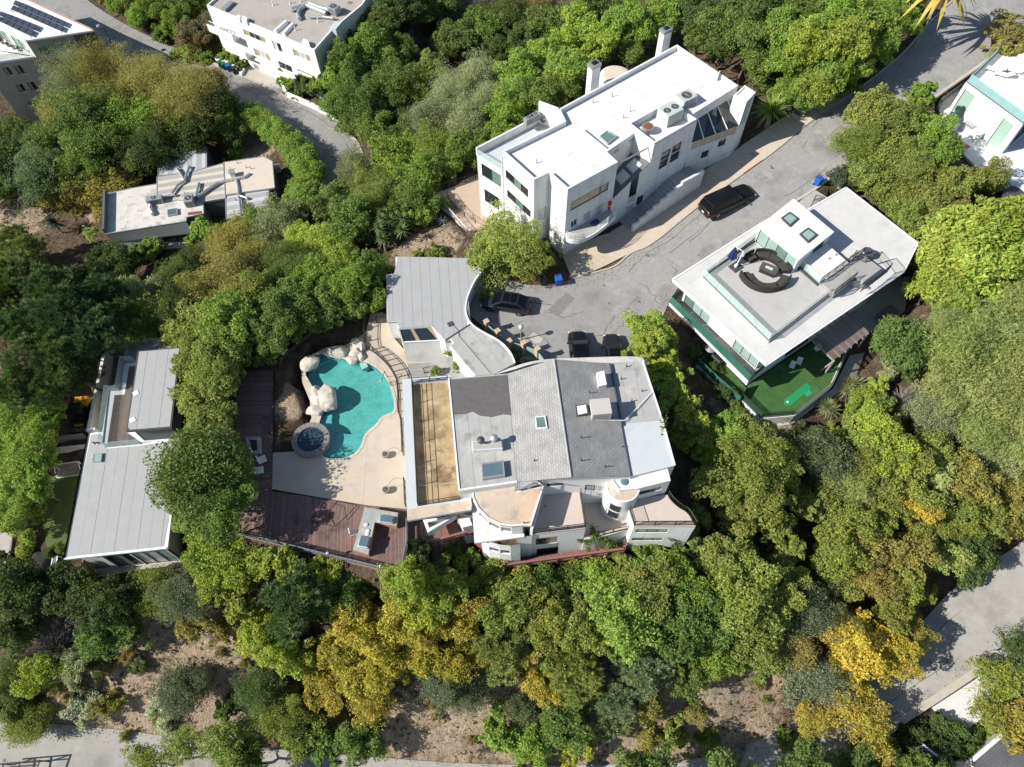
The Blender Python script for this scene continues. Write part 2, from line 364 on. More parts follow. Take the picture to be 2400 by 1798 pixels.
TL_PAIRS = [((100,-140),(0,-90)), ((150,-60),(50,-20)), ((200,0),(100,40)), ((278,50),(185,100)), ((361,92),(290,155)), ((455,133),(400,195)), ((565,177),(520,222)), ((617,204),(575,250)), ((671,226),(640,285)), ((781,277),(700,322)), ((829,325),(745,365)), ((852,372),(757,410)), ((846,430),(764,450)), ((825,490),(775,490))]
def edge(pairs, i, z): return [at('P', *p[i], z) for p in pairs]
def resample(a, b, z, step=1.5):
 """pairs of 3D edge points -> rows"""
 rows = []
 for k in range(len(a)-1):
  n = max(1, int(max((a[k+1]-a[k]).length, (b[k+1]-b[k]).length)/step))
  for j in range(n): rows.append((a[k].lerp(a[k+1], j/n), b[k].lerp(b[k+1], j/n)))
 rows.append((a[-1], b[-1])); return rows
def smooth_edge(p, it=2): return [Vector(q) for q in smooth_open([tuple(v) for v in p], it)]
ROADPOLY = []
def road(name, pairs, zf, m, lift=.06, cross=8):
 zz = zf if callable(zf) else (lambda x, y: zf)
 a, b = smooth_edge(edge(pairs, 0, zf)), smooth_edge(edge(pairs, 1, zf))
 rows = resample(a, b, zf); mb = MB()
 for l, r in rows:
  for j in range(cross+1):
   p = l.lerp(r, j/cross); mb.v.append((p.x, p.y, zz(p.x, p.y)+lift))
 w = cross+1
 for i in range(len(rows)-1):
  for j in range(cross): q = i*w+j; mb.f.append((q, q+1, q+w+1, q+w))
 o = mb.build(name, m, smooth=True)
 # make faces look up
 me = o.data
 if me.polygons[0].normal.z < 0: me.flip_normals()
 ROADPOLY.append(([(l.x, l.y) for l, r in rows]+[(r.x, r.y) for l, r in rows][::-1], zz))
 return struct(o), rows
CTRL = [(-300,100,-14),(0,-100,-12),(250,40,-8),(420,130,-8),(560,200,-8),(680,290,-8),(770,370,-8),(760,430,-8),(100,280,-13),(0,200,-13.5),(180,300,-12),(300,260,-10.5),
 (330,60,-7.5),(420,60,-7),(500,60,-7.5),(560,140,-8),(720,230,-8),(650,0,-6),(900,50,-7),(800,-40,-6),(850,200,-8),(950,150,-8.5),(1000,300,-6.5),(900,350,-7.3),(1100,100,-7),(1200,50,-6),(1300,100,-5),(1150,250,-5),(1080,350,-3.8),(1000,420,-4.5),
 (850,480,-5.5),(900,540,-3.6),(980,560,-2),(1060,520,-1.5),(1100,460,-1.5),(1250,230,-4),(1450,120,-2.5),(1600,40,-1),(1500,0,-3),(1700,0,1),(1800,100,2.4),(1850,200,3),(1300,-100,-6),(1700,-120,0),(1900,50,3.2),(2050,30,4.4),
 (300,450,-9),(450,420,-9),(600,400,-9),(680,450,-8.8),(250,560,-9.5),(420,590,-9),(560,330,-9),(620,280,-8.5),(50,500,-10),(100,600,-10),(0,700,-9),(200,750,-8),(350,650,-8),(450,600,-8.3),(-200,600,-11),(-250,900,-8),
 (500,700,-6),(600,620,-6),(700,600,-5),(800,620,-3.3),(650,720,-2.5),(750,700,-1.5),(850,700,-1.0),(560,800,-1.5),(540,900,-1.2),(530,1050,-1.3),(540,1250,-2.2),
 (150,900,-5.5),(130,1000,-5.5),(100,1150,-5.5),(120,1250,-5.5),(250,1350,-5.9),(400,1350,-5.4),(450,900,-3),(480,1050,-2.5),(500,1200,-3),(30,1000,-6),(20,1200,-6.3),(-150,1200,-7),
 (650,1330,-3.3),(900,1370,-4.4),(1000,1320,-4),(1150,1370,-5.2),(1300,1350,-5.2),(1500,1330,-4.8),(1620,1330,-5),(100,1450,-7.3),(300,1450,-7),(500,1450,-6.5),(700,1480,-6.8),(900,1500,-7),(1100,1520,-7.6),(1300,1520,-7.6),(1500,1500,-7.2),(1700,1450,-7.2),
 (0,1600,-10.6),(300,1600,-10.4),(550,1600,-10.2),(800,1640,-10.6),(1000,1660,-11),(1300,1660,-11),(1550,1640,-10.5),(1700,1640,-10.6),(0,1690,-13),(300,1710,-13),(600,1740,-13),(900,1770,-13),(1200,1790,-13),(1500,1785,-13),(1700,1760,-13),(1830,1690,-12.7),
 (1800,1550,-10.3),(1900,1600,-11.2),(2000,1450,-10),(2080,1480,-11.3),(1900,1500,-10),(1850,1350,-8),(2000,1350,-9),(2150,1350,-10),(2300,1250,-10),(2400,1220,-9.8),
 (2300,1620,-12.6),(2400,1520,-11.6),(2250,1720,-13.2),(2100,1800,-13.6),(2500,1700,-13),(1500,2200,-15),(500,2200,-15),(2200,2000,-15),
 (1700,1300,-5.7),(1750,1150,-4.5),(1700,1050,-3),(1680,950,-2),(1620,850,-1),(1600,780,-.3),(1850,1010,-4),(1950,1000,-4.4),(1900,1150,-6),(2000,1100,-6),(2100,1000,-4.5),(2050,1250,-8),(2200,1200,-8),(2200,1050,-6.5),(2350,1100,-8),(2350,1200,-9.3),(2250,900,-4),(2350,800,-2),(2150,850,-2.5),(2200,700,0),(2100,750,-1.5),(2250,550,2),(2350,600,2),(2150,450,2.2),(2100,350,3),(2050,290,3.8),(2300,400,3.4),(2400,450,3),(2600,500,3),(2550,900,-3),(2300,200,5),(2450,150,6)]
_cp = np.array([tuple(at('P', x, y, z)) for x, y, z in CTRL])
_CX = _cp[:, :2]; _CZ = _cp[:, 2]
_K = np.linalg.norm(_CX[:, None]-_CX[None], axis=2)
_nC = len(_CX); _M = np.zeros((_nC+1, _nC+1)); _M[:_nC, :_nC] = -_K-np.eye(_nC)*.15; _M[:_nC, _nC] = 1; _M[_nC, :_nC] = 1
_W = np.linalg.solve(_M, np.append(_CZ, 0))
def base_h(P2):
 out = np.empty(len(P2))
 for s in range(0, len(P2), 4000):
  d = np.linalg.norm(P2[s:s+4000, None]-_CX[None], axis=2); out[s:s+4000] = -d@_W[:_nC]+_W[_nC]
 return np.clip(out, -15, 9)
FLATS = []      # (polygon, zfun, falloff, drop)
def flat(poly, z, fall=1.2, drop=.05):
 FLATS.append((ccw(poly), z if callable(z) else (lambda x, y, z=z: z), fall, drop))
def pmask(P2, poly):
 x, y = P2[:, 0], P2[:, 1]; c = np.zeros(len(P2), bool); dm = np.full(len(P2), 1e9); n = len(poly); j = n-1
 for i in range(n):
  xi, yi = poly[i]; xj, yj = poly[j]
  if yi != yj: c ^= ((yi > y) != (yj > y)) & (x < (xj-xi)*(y-yi)/(yj-yi)+xi)
  dx, dy = xj-xi, yj-yi; t = np.clip(((x-xi)*dx+(y-yi)*dy)/(dx*dx+dy*dy+1e-12), 0, 1)
  dm = np.minimum(dm, np.hypot(x-xi-t*dx, y-yi-t*dy)); j = i
 return c, dm
def hnoise(P2):
 x, y = P2[:, 0], P2[:, 1]
 return .16*np.sin(x*.9+2*np.sin(y*.6))*np.sin(y*1.1+1.3*np.sin(x*.7))+.09*np.sin(x*2.3+y*1.1)*np.sin(y*2.9-x*.8+1)+.06*np.sin(x*4.1-y*3.3)*np.sin(y*5.2+x*1.7)
def ground_h(P2):
 P2 = np.asarray(P2, float).reshape(-1, 2); z = base_h(P2)+hnoise(P2)
 for poly, zf, fall, drop in FLATS:
  bx = np.array(poly); lo, hi = bx.min(0)-fall-1, bx.max(0)+fall+1
  k = np.where((P2[:, 0] > lo[0]) & (P2[:, 0] < hi[0]) & (P2[:, 1] > lo[1]) & (P2[:, 1] < hi[1]))[0]
  if not len(k): continue
  q = P2[k]; c, dm = pmask(q, poly)
  w = np.where(c, 1.0, np.clip(1-(dm-.4)/fall, 0, 1)); w = w*w*(3-2*w)
  zz = np.array([zf(a, b) for a, b in q])-drop
  z[k] = z[k]*(1-w)+zz*w
 return z
GRID = {}
def gz(x, y):
 if GRID:
  xs, ys, Z = GRID['g']; i = min(max(int(np.searchsorted(xs, x))-1, 0), len(xs)-2); j = min(max(int(np.searchsorted(ys, y))-1, 0), len(ys)-2)
  u, v = (x-xs[i])/(xs[i+1]-xs[i]), (y-ys[j])/(ys[j+1]-ys[j])
  return float((Z[j, i]*(1-u)+Z[j, i+1]*u)*(1-v)+(Z[j+1, i]*(1-u)+Z[j+1, i+1]*u)*v)
 return float(ground_h([(x, y)])[0])
def bake_grid():
 xs = np.concatenate([np.array([-900,-500,-300,-200,-150,-120]), np.arange(-104, 106, .62), np.array([120,150,200,300,500,900])])
 ys = np.concatenate([np.array([-700,-350,-160,-70,-35,-20]), np.arange(-12, 126, .62), np.array([140,170,220,330,550,900])])
 X, Y = np.meshgrid(xs, ys); z = ground_h(np.stack([X.ravel(), Y.ravel()], 1)); GRID['g'] = (xs, ys, z.reshape(X.shape))
# ---- roads
o, NE_ROWS = road('road', NE_PAIRS, zroad, ASPHALT); o.name = 'road'
o, LOW_ROWS = road('lower_road', LOW_PAIRS, zlow, ASPHALT2)
o, TL_ROWS = road('canyon_road', TL_PAIRS, ZTL, ASPHALT)
for poly, zf in ROADPOLY: flat(poly[::3], zf, 1.6, .02)
def ribbon(name, line, zf, m, w0, w1, h0, h1, par=None, pieces=None):
 """raised strip to the left (+) of a 3D line between offsets w0..w1 with real height"""
 L2 = [(p.x, p.y) for p in line]; n = len(L2); off = []
 for i in range(n):
  u = unit(L2[max(i-1, 0)], L2[min(i+1, n-1)]); off.append((-u[1], u[0]))
 def piece(i0, i1):
  mb = MB()
  for i in range(i0, i1):
   a0 = (L2[i][0]+off[i][0]*w0, L2[i][1]+off[i][1]*w0); a1 = (L2[i][0]+off[i][0]*w1, L2[i][1]+off[i][1]*w1)
   b0 = (L2[i+1][0]+off[i+1][0]*w0, L2[i+1][1]+off[i+1][1]*w0); b1 = (L2[i+1][0]+off[i+1][0]*w1, L2[i+1][1]+off[i+1][1]*w1)
   za, zb = zf(*L2[i]), zf(*L2[i+1])
   mb.quad((*a0, za+h1), (*b0, zb+h1), (*b1, zb+h1), (*a1, za+h1))
   mb.quad((*a0, za+h0), (*b0, zb+h0), (*b0, zb+h1), (*a0, za+h1)); mb.quad((*b1, zb+h0), (*a1, za+h0), (*a1, za+h1), (*b1, zb+h1))
   if i == i0: mb.quad((*a0, za+h0), (*a0, za+h1), (*a1, za+h1), (*a1, za+h0))
   if i == i1-1: mb.quad((*b0, zb+h0), (*b1, zb+h0), (*b1, zb+h1), (*b0, zb+h1))
  ob = mb.build(name, m, par)
  me = ob.data; bm = bmesh.new(); bm.from_mesh(me); bmesh.ops.recalc_face_normals(bm, faces=bm.faces); bm.to_mesh(me); bm.free()
  return ob
 return piece(0, n-1)
# kerb and sidewalk beside the white house; red zone; kerb on the other side
def sub_rows(rows, k, x0, x1):
 out = []
 for r in rows:
  p = r[k]; c = CR.T@(np.array(p)-np.array([0, 0, CAMH])); px = IW/2+FPX*c[0]/-c[2]
  if x0 <= px <= x1: out.append(p)
 return out
kl = sub_rows(NE_ROWS, 0, 1335, 2700)[::-1]     # from the turning circle uphill
struct(ribbon('kerb', kl, zroad, KERB, .0, .18, -.2, .17))
red = sub_rows(NE_ROWS, 0, 1722, 1800)[::-1]
struct(ribbon('red_kerb_paint', red, zroad, REDPAINT, -.006, .1, .1, .178))
SW_A = [at('A', *c, zroad) for c in ((905,1635),(1100,1530),(1500,1258),(1800,1040),(2044,868))]
# sidewalk: slabs between building and kerb, split by joints
sw_near = smooth_edge([at('P', x, y, zroad) for x, y in ((1341,656),(1400,634),(1478,594),(1524.6,577),(1623,494),(1732,415),(1820,353),(1900,284),(1984,231))], 1)
sw_far = smooth_edge([at('P', x, y, zroad) for x, y in ((1318,600),(1345,585),(1390,560),(1440,545),(1560,452),(1680,385),(1775,318),(1870,255),(1960,205))], 1)
sw_root = struct(bpy.data.objects.new('sidewalk', None)); COL.objects.link(sw_root)
rows = resample(sw_near, sw_far, zroad, 1.55)
for i in range(len(rows)-1):
 (a, b), (c, d) = rows[i], rows[i+1]
 g = .012
 q = [a.lerp(c, g), a.lerp(c, 1-g), b.lerp(d, 1-g), b.lerp(d, g)]
 MB().prism([(p.x, p.y) for p in q], lambda x, y: zroad(x, y)-.3, lambda x, y: zroad(x, y)+.172).build('slab', SIDEWALK, sw_root)
flat([(a.x, a.y) for a, b in rows]+[(b.x, b.y) for a, b in rows][::-1], zroad, 1.5, .02)
struct(ribbon('kerb', sub_rows(NE_ROWS, 1, 1850, 2800), zroad, KERB, .0, .3, -.2, .17))
struct(ribbon('kerb', sub_rows(LOW_ROWS, 1, 2040, 2700), zlow, KERB, -.6, .05, -.3, .16))
struct(ribbon('kerb', sub_rows(TL_ROWS, 0, 480, 860), lambda x, y: ZTL, KERB, -.05, .35, -.3, .12))
# asphalt patch on the turning circle, manhole
pp = pts('E', 0, (1340,468), (1475,335), (1540,380), (1410,515)); struct(MB().prism(pp, .03, .072).build('asphalt_patch', PATCH))
pc = at('A', 1895, 895, zroad); struct(MB().box((pc.x, pc.y, pc.z+.1), (.7, .7, .085), math.atan2(_ru[1], _ru[0])).build('utility_cover', CONC2))
def ground_material():
 m = bpy.data.materials.new('soil'); m.use_nodes = True; nt = m.node_tree; L = nt.links; b = nt.nodes['Principled BSDF']; b.inputs['Roughness'].default_value = .95; b.inputs['Specular IOR Level'].default_value = .15
 geo = nn(nt, 'ShaderNodeNewGeometry')
 def noise(s, d=8, loc=0, r=.62):
  n = nn(nt, 'ShaderNodeTexNoise'); n.inputs['Scale'].default_value = s; n.inputs['Detail'].default_value = d; n.inputs['Roughness'].default_value = r
  mp = nn(nt, 'ShaderNodeMapping'); mp.inputs['Location'].default_value = (loc, loc*.7, loc*.3); L.new(geo.outputs['Position'], mp.inputs['Vector']); L.new(mp.outputs[0], n.inputs['Vector']); return n.outputs['Fac']
 def rng(v, a, c, lo=0, hi=1):
  r = nn(nt, 'ShaderNodeMapRange'); r.inputs['From Min'].default_value = a; r.inputs['From Max'].default_value = c; r.inputs['To Min'].default_value = lo; r.inputs['To Max'].default_value = hi; L.new(v, r.inputs['Value']); return r.outputs[0]
 def mix(f, a, c):
  x = nn(nt, 'ShaderNodeMix', data_type='RGBA'); L.new(f, x.inputs['Factor'])
  for k, v in (('A', a), ('B', c)):
   if isinstance(v, tuple): x.inputs[k].default_value = (*v, 1)
   else: L.new(v, x.inputs[k])
  return x.outputs['Result']
 at_ = nn(nt, 'ShaderNodeAttribute', attribute_name='soil')      # 1 = bare pale slope, 0 = leaf litter
 litter = mix(rng(noise(1.1), .35, .65), (.085,.062,.042), (.20,.145,.095))
 pale = mix(rng(noise(1.6, loc=5), .35, .68), (.56,.435,.32), (.42,.32,.225))
 pale = mix(rng(noise(4, loc=2, r=.75), .52, .70), pale, (.20,.14,.09)); pale = mix(rng(noise(.8, loc=12), .5, .62), pale, (.38,.30,.215))
 jit = nn(nt, 'ShaderNodeMath', operation='ADD'); L.new(at_.outputs['Fac'], jit.inputs[0]); L.new(rng(noise(1.4, loc=9), .3, .7, -.35, .35), jit.inputs[1])
 c = mix(rng(jit.outputs[0], .35, .65), litter, pale)
 L.new(c, b.inputs['Base Color'])
 bp = nn(nt, 'ShaderNodeBump'); bp.inputs['Strength'].default_value = 1.0; bp.inputs['Distance'].default_value = .6; L.new(noise(2.6, 10, 3, .7), bp.inputs['Height']); L.new(bp.outputs[0], b.inputs['Normal'])
 return m
SOIL = ground_material()
BARE = [('K',880,830,260),('K',800,1050,380),('K',1350,900,320),('K',1400,1180,360),('K',950,1330,380),('K',500,1250,250),('L',1000,1180,360),('L',600,1330,380),('L',1600,1130,260),('L',2150,1200,330),('L',1850,1350,260),('M',300,1300,380),('M',480,1050,240),('L',1500,1480,200),('L',620,1130,150),
  ('O',130,60,330),('G',1500,60,260),('G',100,680,120),('T',1750,620,330),('D',380,580,110),('D',390,480,60),('I',60,1640,60),('S',850,1400,140),('C',500,1500,140),('L',700,130,130),('N',260,120,90),('N',600,300,110),('E',400,20,250)]
def make_ground():
 xs, ys, Z = GRID['g']; X, Y = np.meshgrid(xs, ys); P2 = np.stack([X.ravel(), Y.ravel()], 1); z = Z.ravel()
 nx, ny = len(xs), len(ys); idx = np.arange(nx*ny).reshape(ny, nx)
 f = np.stack([idx[:-1, :-1].ravel(), idx[:-1, 1:].ravel(), idx[1:, 1:].ravel(), idx[1:, :-1].ravel()], 1)
 me = bpy.data.meshes.new('ground'); me.from_pydata(np.column_stack([P2, z]).tolist(), [], f.tolist()); me.update()
 a = me.attributes.new('soil', 'FLOAT', 'POINT'); s = np.zeros(len(P2))
 for k, x, y, r in BARE:
  c = at(k, x, y, lambda a, b: base_zs(a, b)); rr = r*MAP[k][2]/pxm(c)
  d = np.hypot(P2[:, 0]-c.x, P2[:, 1]-c.y)/rr; s = np.maximum(s, np.clip(1.35-d, 0, 1))
 a.data.foreach_set('value', s.astype(np.float32))
 me.polygons.foreach_set('use_smooth', [True]*len(me.polygons)); me.materials.append(SOIL)
 o = bpy.data.objects.new('ground', me); COL.objects.link(o); struct(o)
def base_zs(x, y): return float(base_h(np.array([[x, y]]))[0])
# ================================================================== BUILDING HELPERS
def on_wall(a, b, k, x, y):
 """picture point on the vertical plane through a-b -> (u along a-b, z)"""
 d = ray(k, x, y); u = unit(a, b); n = (u[1], -u[0])
 t = (a[0]*n[0]+a[1]*n[1])/(d[0]*n[0]+d[1]*n[1])
 p = (d[0]*t, d[1]*t, CAMH+d[2]*t)
 return (p[0]-a[0])*u[0]+(p[1]-a[1])*u[1], p[2]
def wall(root, a, b, z0, z1, m, wins=(), out=None, name='wall', topf=None, wname='window', depth=.16):
 """vertical wall sheet a-b with recessed window openings. wins: (k, x0,y0, x1,y1, pane material, frame material, mullions[, transoms])"""
 u = unit(a, b); L = dist(a, b); n = (u[1], -u[0])
 if out is not None and (out[0]-a[0])*n[0]+(out[1]-a[1])*n[1] < 0: n = (-n[0], -n[1])
 ops = []
 for w in wins:
  if w[0] == 'm': u0, u1, v0, v1 = w[1:5]; rest = w[5:]
  elif w[0] == 'z':
   v0, v1 = w[6:8]; rest = w[8:]; uu = []
   for x_, y_ in (w[2:4], w[4:6]): p_ = at(w[1], x_, y_, (v0+v1)/2); uu.append((p_.x-a[0])*u[0]+(p_.y-a[1])*u[1])
   u0, u1 = sorted(uu)
  else:
   ua, va = on_wall(a, b, w[0], w[1], w[2]); ub, vb = on_wall(a, b, w[0], w[3], w[4]); u0, u1, v0, v1 = min(ua, ub), max(ua, ub), min(va, vb), max(va, vb); rest = w[5:]
  u0, u1 = max(u0, .06), min(u1, L-.06); v0, v1 = max(v0, z0+.05), min(v1, (z1 if topf is None else 1e9)-.06)
  if u1-u0 < .12 or v1-v0 < .12: continue
  ops.append((u0, u1, v0, v1, rest))
 us = sorted({0.0, L, *[o[0] for o in ops], *[o[1] for o in ops]}); vs = sorted({z0, z1, *[o[2] for o in ops], *[o[3] for o in ops]})
 P3 = lambda s, z, d=0.0: (a[0]+u[0]*s-n[0]*d, a[1]+u[1]*s-n[1]*d, z)
 mb = MB(); flip = (u[1]*n[0]-u[0]*n[1]) < 0
 def q(*p): mb.quad(*(p[::-1] if flip else p))
 for i in range(len(us)-1):
  for j in range(len(vs)-1):
   cu, cv = (us[i]+us[i+1])/2, (vs[j]+vs[j+1])/2
   if any(o[0] < cu < o[1] and o[2] < cv < o[3] for o in ops): continue
   t0 = t1 = vs[j+1]
   if topf and j == len(vs)-2: t0, t1 = topf(us[i]/L), topf(us[i+1]/L)
   q(P3(us[i], vs[j]), P3(us[i+1], vs[j]), P3(us[i+1], t1), P3(us[i], t0))
 for u0, u1, v0, v1, rest in ops:
  D = depth
  q(P3(u0, v0), P3(u0, v1), P3(u0, v1, D), P3(u0, v0, D)); q(P3(u1, v0, D), P3(u1, v1, D), P3(u1, v1), P3(u1, v0))
  q(P3(u0, v0, D), P3(u1, v0, D), P3(u1, v0), P3(u0, v0)); q(P3(u0, v1), P3(u1, v1), P3(u1, v1, D), P3(u0, v1, D))
 ob = mb.build(name, m, root)
 for u0, u1, v0, v1, rest in ops:
  gm, fm, nm = rest[0], rest[1], rest[2]; tr = rest[3] if len(rest) > 3 else 0
  fb = MB(); fw = .05
  def bar(ua, ub, va, vb, d0=.05, d1=.15):
   p = [(a[0]+u[0]*s-n[0]*d, a[1]+u[1]*s-n[1]*d) for s, d in ((ua, d0), (ub, d0), (ub, d1), (ua, d1))]; fb.prism(p, va, vb, True, True)
  bar(u0, u0+fw, v0, v1); bar(u1-fw, u1, v0, v1); bar(u0+fw, u1-fw, v0, v0+fw); bar(u0+fw, u1-fw, v1-fw, v1)
  for k in range(nm):
   c = u0+(u1-u0)*(k+1)/(nm+1); bar(c-fw*.5, c+fw*.5, v0+fw, v1-fw)
  for k in range(tr):
   c = v0+(v1-v0)*(k+1)/(tr+1); bar(u0+fw, u1-fw, c-.02, c+.02, .06, .14)
  wo_ = fb.build(wname, fm, root)
  pb = MB(); edges = [u0+fw]+[u0+(u1-u0)*(k+1)/(nm+1) for k in range(nm)]+[u1-fw]
  for k in range(len(edges)-1):
   g = gm[k % len(gm)] if isinstance(gm, (list, tuple)) else gm
   p1 = MB(); e0, e1 = edges[k]+(.02 if k else 0), edges[k+1]-(.02 if k < len(edges)-2 else 0)
   pp = [(a[0]+u[0]*s-n[0]*d, a[1]+u[1]*s-n[1]*d) for s, d in ((e0, .10), (e1, .10), (e1, .125), (e0, .125))]
   p1.prism(pp, v0+fw, v1-fw, True, True).build('pane', g, wo_)
 return ob
def shell(root, poly, z0, z1, m, wins={}, skip=(), name='wall', tops={}):
 """one wall per polygon edge (edge i runs from point i to i+1)"""
 s = 1 if area2(poly) > 0 else -1
 for i in range(len(poly)):
  if i in skip: continue
  a, b = poly[i], poly[(i+1) % len(poly)]
  if dist(a, b) < .03: continue
  u = unit(a, b); n = (u[1]*s, -u[0]*s); mid = ((a[0]+b[0])/2+n[0], (a[1]+b[1])/2+n[1])
  wall(root, a, b, z0, tops.get(i, z1) if not callable(tops.get(i, z1)) else z1, m, wins.get(i, ()), mid, name, topf=tops.get(i) if callable(tops.get(i)) else None)
def parapet(root, poly, z0, z1, m, t=.22, name='parapet', skip=()):
 """coping built edge by edge, mitred"""
 o = ccw(poly); q = inset(o, t); n = len(o)
 sk = set()
 for i in skip: sk.add(i if area2(poly) > 0 else (n-2-i) % n)
 for k in range(n):
  if k in sk: continue
  l = (k+1) % n
  MB().prism([o[k], o[l], q[l], q[k]], z0, z1, True, True).build(name, m, root)
def slab(root, poly, z0, z1, m, name='roof', bevel=0.0): return MB().prism(poly, z0, z1, True, True).build(name, m, root, bevel=bevel)
def sheets(root, poly, ang, w, z0, z1, m, name='roofing_sheet', gap=.02, step=.012, off=0.0, zf=None, minarea=.02, cross=None):
 """cut a polygon into parallel strips, each an object of its own, alternately a little proud"""
 n = (math.cos(ang), math.sin(ang)); d = [n[0]*p[0]+n[1]*p[1] for p in poly]; k0 = math.floor((min(d)-off)/w); out = []
 k = k0; i = 0
 while off+k*w < max(d):
  q = clip(clip(ccw(poly), n, off+k*w+gap/2), (-n[0], -n[1]), -(off+(k+1)*w-gap/2))
  subs = [q]
  if cross and len(q) > 2:
   t = (-n[1], n[0]); dd = [t[0]*p[0]+t[1]*p[1] for p in q]; subs = []; c0 = min(dd)-random.random()*cross
   while c0 < max(dd):
    subs.append(clip(clip(q, t, c0+gap/2), (-t[0], -t[1]), -(c0+cross-gap/2))); c0 += cross
  for qq in subs:
   if len(qq) > 2 and abs(area2(qq)) > minarea:
    dz = (i % 2)*step
    if zf: ob = MB().prism(qq, lambda x, y: zf(x, y)-.05, lambda x, y, dz=dz: zf(x, y)+dz).build(name, m, root)
    else: ob = MB().prism(qq, z0, z1+dz).build(name, m, root)
    out.append(ob)
   i += 1
  k += 1
 return out
def boards(root, poly, ang, w, z0, z1, m, name='deck_boards', gap=.012):
 """fine boards in one mesh (too thin to pick apart)"""
 n = (math.cos(ang), math.sin(ang)); d = [n[0]*p[0]+n[1]*p[1] for p in poly]; k = math.floor(min(d)/w); mb = MB()
 while k*w < max(d):
  q = clip(clip(ccw(poly), n, k*w+gap/2), (-n[0], -n[1]), -((k+1)*w-gap/2))
  if len(q) > 2 and abs(area2(q)) > .002: mb.prism(q, z0, z1+random.uniform(-.003, .003))
  k += 1
 o = mb.build(name, m, root); o['kind'] = 'stuff'; return o
def railing(root, line, z, h, m, post=1.5, bal=.13, name='railing', rails=(1.0,), r=.032, zf=None, br=.014, lean=0.0):
 """metal railing along a 2D line: top rail, posts, balusters"""
 zz = zf or (lambda x, y: z)
 rb = MB()
 for i in range(len(line)-1):
  a, b = line[i], line[i+1]
  for f in (*rails, .08): rb.tube((*a, zz(*a)+h*f), (*b, zz(*b)+h*f), r, n=4)
 o = rb.build(name, m, root)
 pb = MB(); bb = MB(); acc = 0; tot = 0
 for i in range(len(line)-1):
  a, b = line[i], line[i+1]; L = dist(a, b); n = max(1, int(L/post+.5))
  if L > post*.4 or i == 0:
   for k in range(n+(1 if i == len(line)-2 else 0)):
    p = lerp(a, b, k/n); pb.tube((*p, zz(*p)-.05), (*p, zz(*p)+h), r*1.25, n=4)
  if bal:
   nb = max(1, int(L/bal))
   for k in range(nb):
    p = lerp(a, b, (k+.5)/nb); bb.tube((*p, zz(*p)+h*.08), (*p, zz(*p)+h), br, n=3, cap=False)
 pb.build('post', m, o)
 if bal: q = bb.build('balusters', m, o); q['kind'] = 'stuff'
 return o
def glass_rail(root, line, z, h, gm, fm, panel=1.6, name='glass_balustrade', zf=None):
 """each pane its own part, slim base channel"""
 cb = MB(); objs = []
 for i in range(len(line)-1):
  a, b = line[i], line[i+1]; cb.seg(a, b, .07, z-.02, z+.07)
  L = dist(a, b); n = max(1, round(L/panel))
  for k in range(n):
   p, q = lerp(a, b, (k+.008)/n), lerp(a, b, (k+.992)/n)
   objs.append(MB().seg(p, q, .02, z+.04, z+h))
 o = cb.build(name, fm, root)
 for s in objs: s.build('pane', gm, o)
 return o
def ac_unit(root_or_none, k, x, y, z, sx, sy, sz, rz, m, label, name='air_conditioner', fans=1):
 p = at(k, x, y, z); t = thing(name, label, 'air conditioner', p)
 MB().box((p.x, p.y, z+.06), (sx, sy, sz), rz).build('cabinet', m, t, bevel=.03)
 MB().box((p.x, p.y, z), (sx*.9, sy*.9, .07), rz).build('base', DKGREY, t)
 ca, sa = math.cos(rz), math.sin(rz)
 if not fans: MB().box((p.x, p.y, z+.06+sz), (sx*1.04, sy*1.04, .05), rz).build('lid', m, t, bevel=.02)
 for i in range(fans):
  ox = (i-(fans-1)/2)*sx/max(fans, 1); c = (p.x+ox*ca, p.y+ox*sa); r = min(sx/fans, sy)*.36
  f = MB().lathe((c[0], c[1], z+.06+sz), [(r, 0), (r, .05), (r*.88, .05), (r*.86, .01)], 18).build('fan_housing', DKGREY, t)
  g = MB()
  for j in range(6): tt = j*math.pi/6; g.tube((c[0]-r*math.cos(tt), c[1]-r*math.sin(tt), z+.1+sz), (c[0]+r*math.cos(tt), c[1]+r*math.sin(tt), z+.1+sz), .012, n=3)
  g.lathe((c[0], c[1], z+.08+sz), [(r*.25, 0), (r*.25, .04)], 10); g.build('fan_grille', GREYM, f)
 lb = MB(); n = 7
 for i in range(n):
  zz = z+.14+(sz-.16)*i/n
  for s in (-1, 1):
   c = (p.x+sa*s*(sy/2+.008), p.y-ca*s*(sy/2+.008), zz); lb.box(c, (sx*.82, .016, .03), rz)
 lb.build('louvres', DKGREY, t)
 return t
def skylight(poly, z, h, fm, gm, label, name='skylight', t=.09, thk=None):
 c = (sum(p[0] for p in poly)/len(poly), sum(p[1] for p in poly)/len(poly), z)
 r = thing(name, label, 'skylight', c)
 MB().ring(poly, t, z, z+h).build('frame', fm, r); MB().prism(inset(poly, t*.8), z, z+h-.03, True, True).build('pane', gm, r)
 return r
def vent_pipe(k, x, y, z, h=.45, r=.05, m=None, label='thin roof vent pipe', cap=True):
 p = at(k, x, y, z); t = thing('vent_pipe', label, 'vent', p)
 MB().tube((p.x, p.y, z), (p.x, p.y, z+h), r, n=8).build('pipe', m or DKGREY, t)
 MB().lathe((p.x, p.y, z+.001), [(r*2.4, 0), (r*1.1, .09)], 10).build('flashing', GREYM, t)
 return t
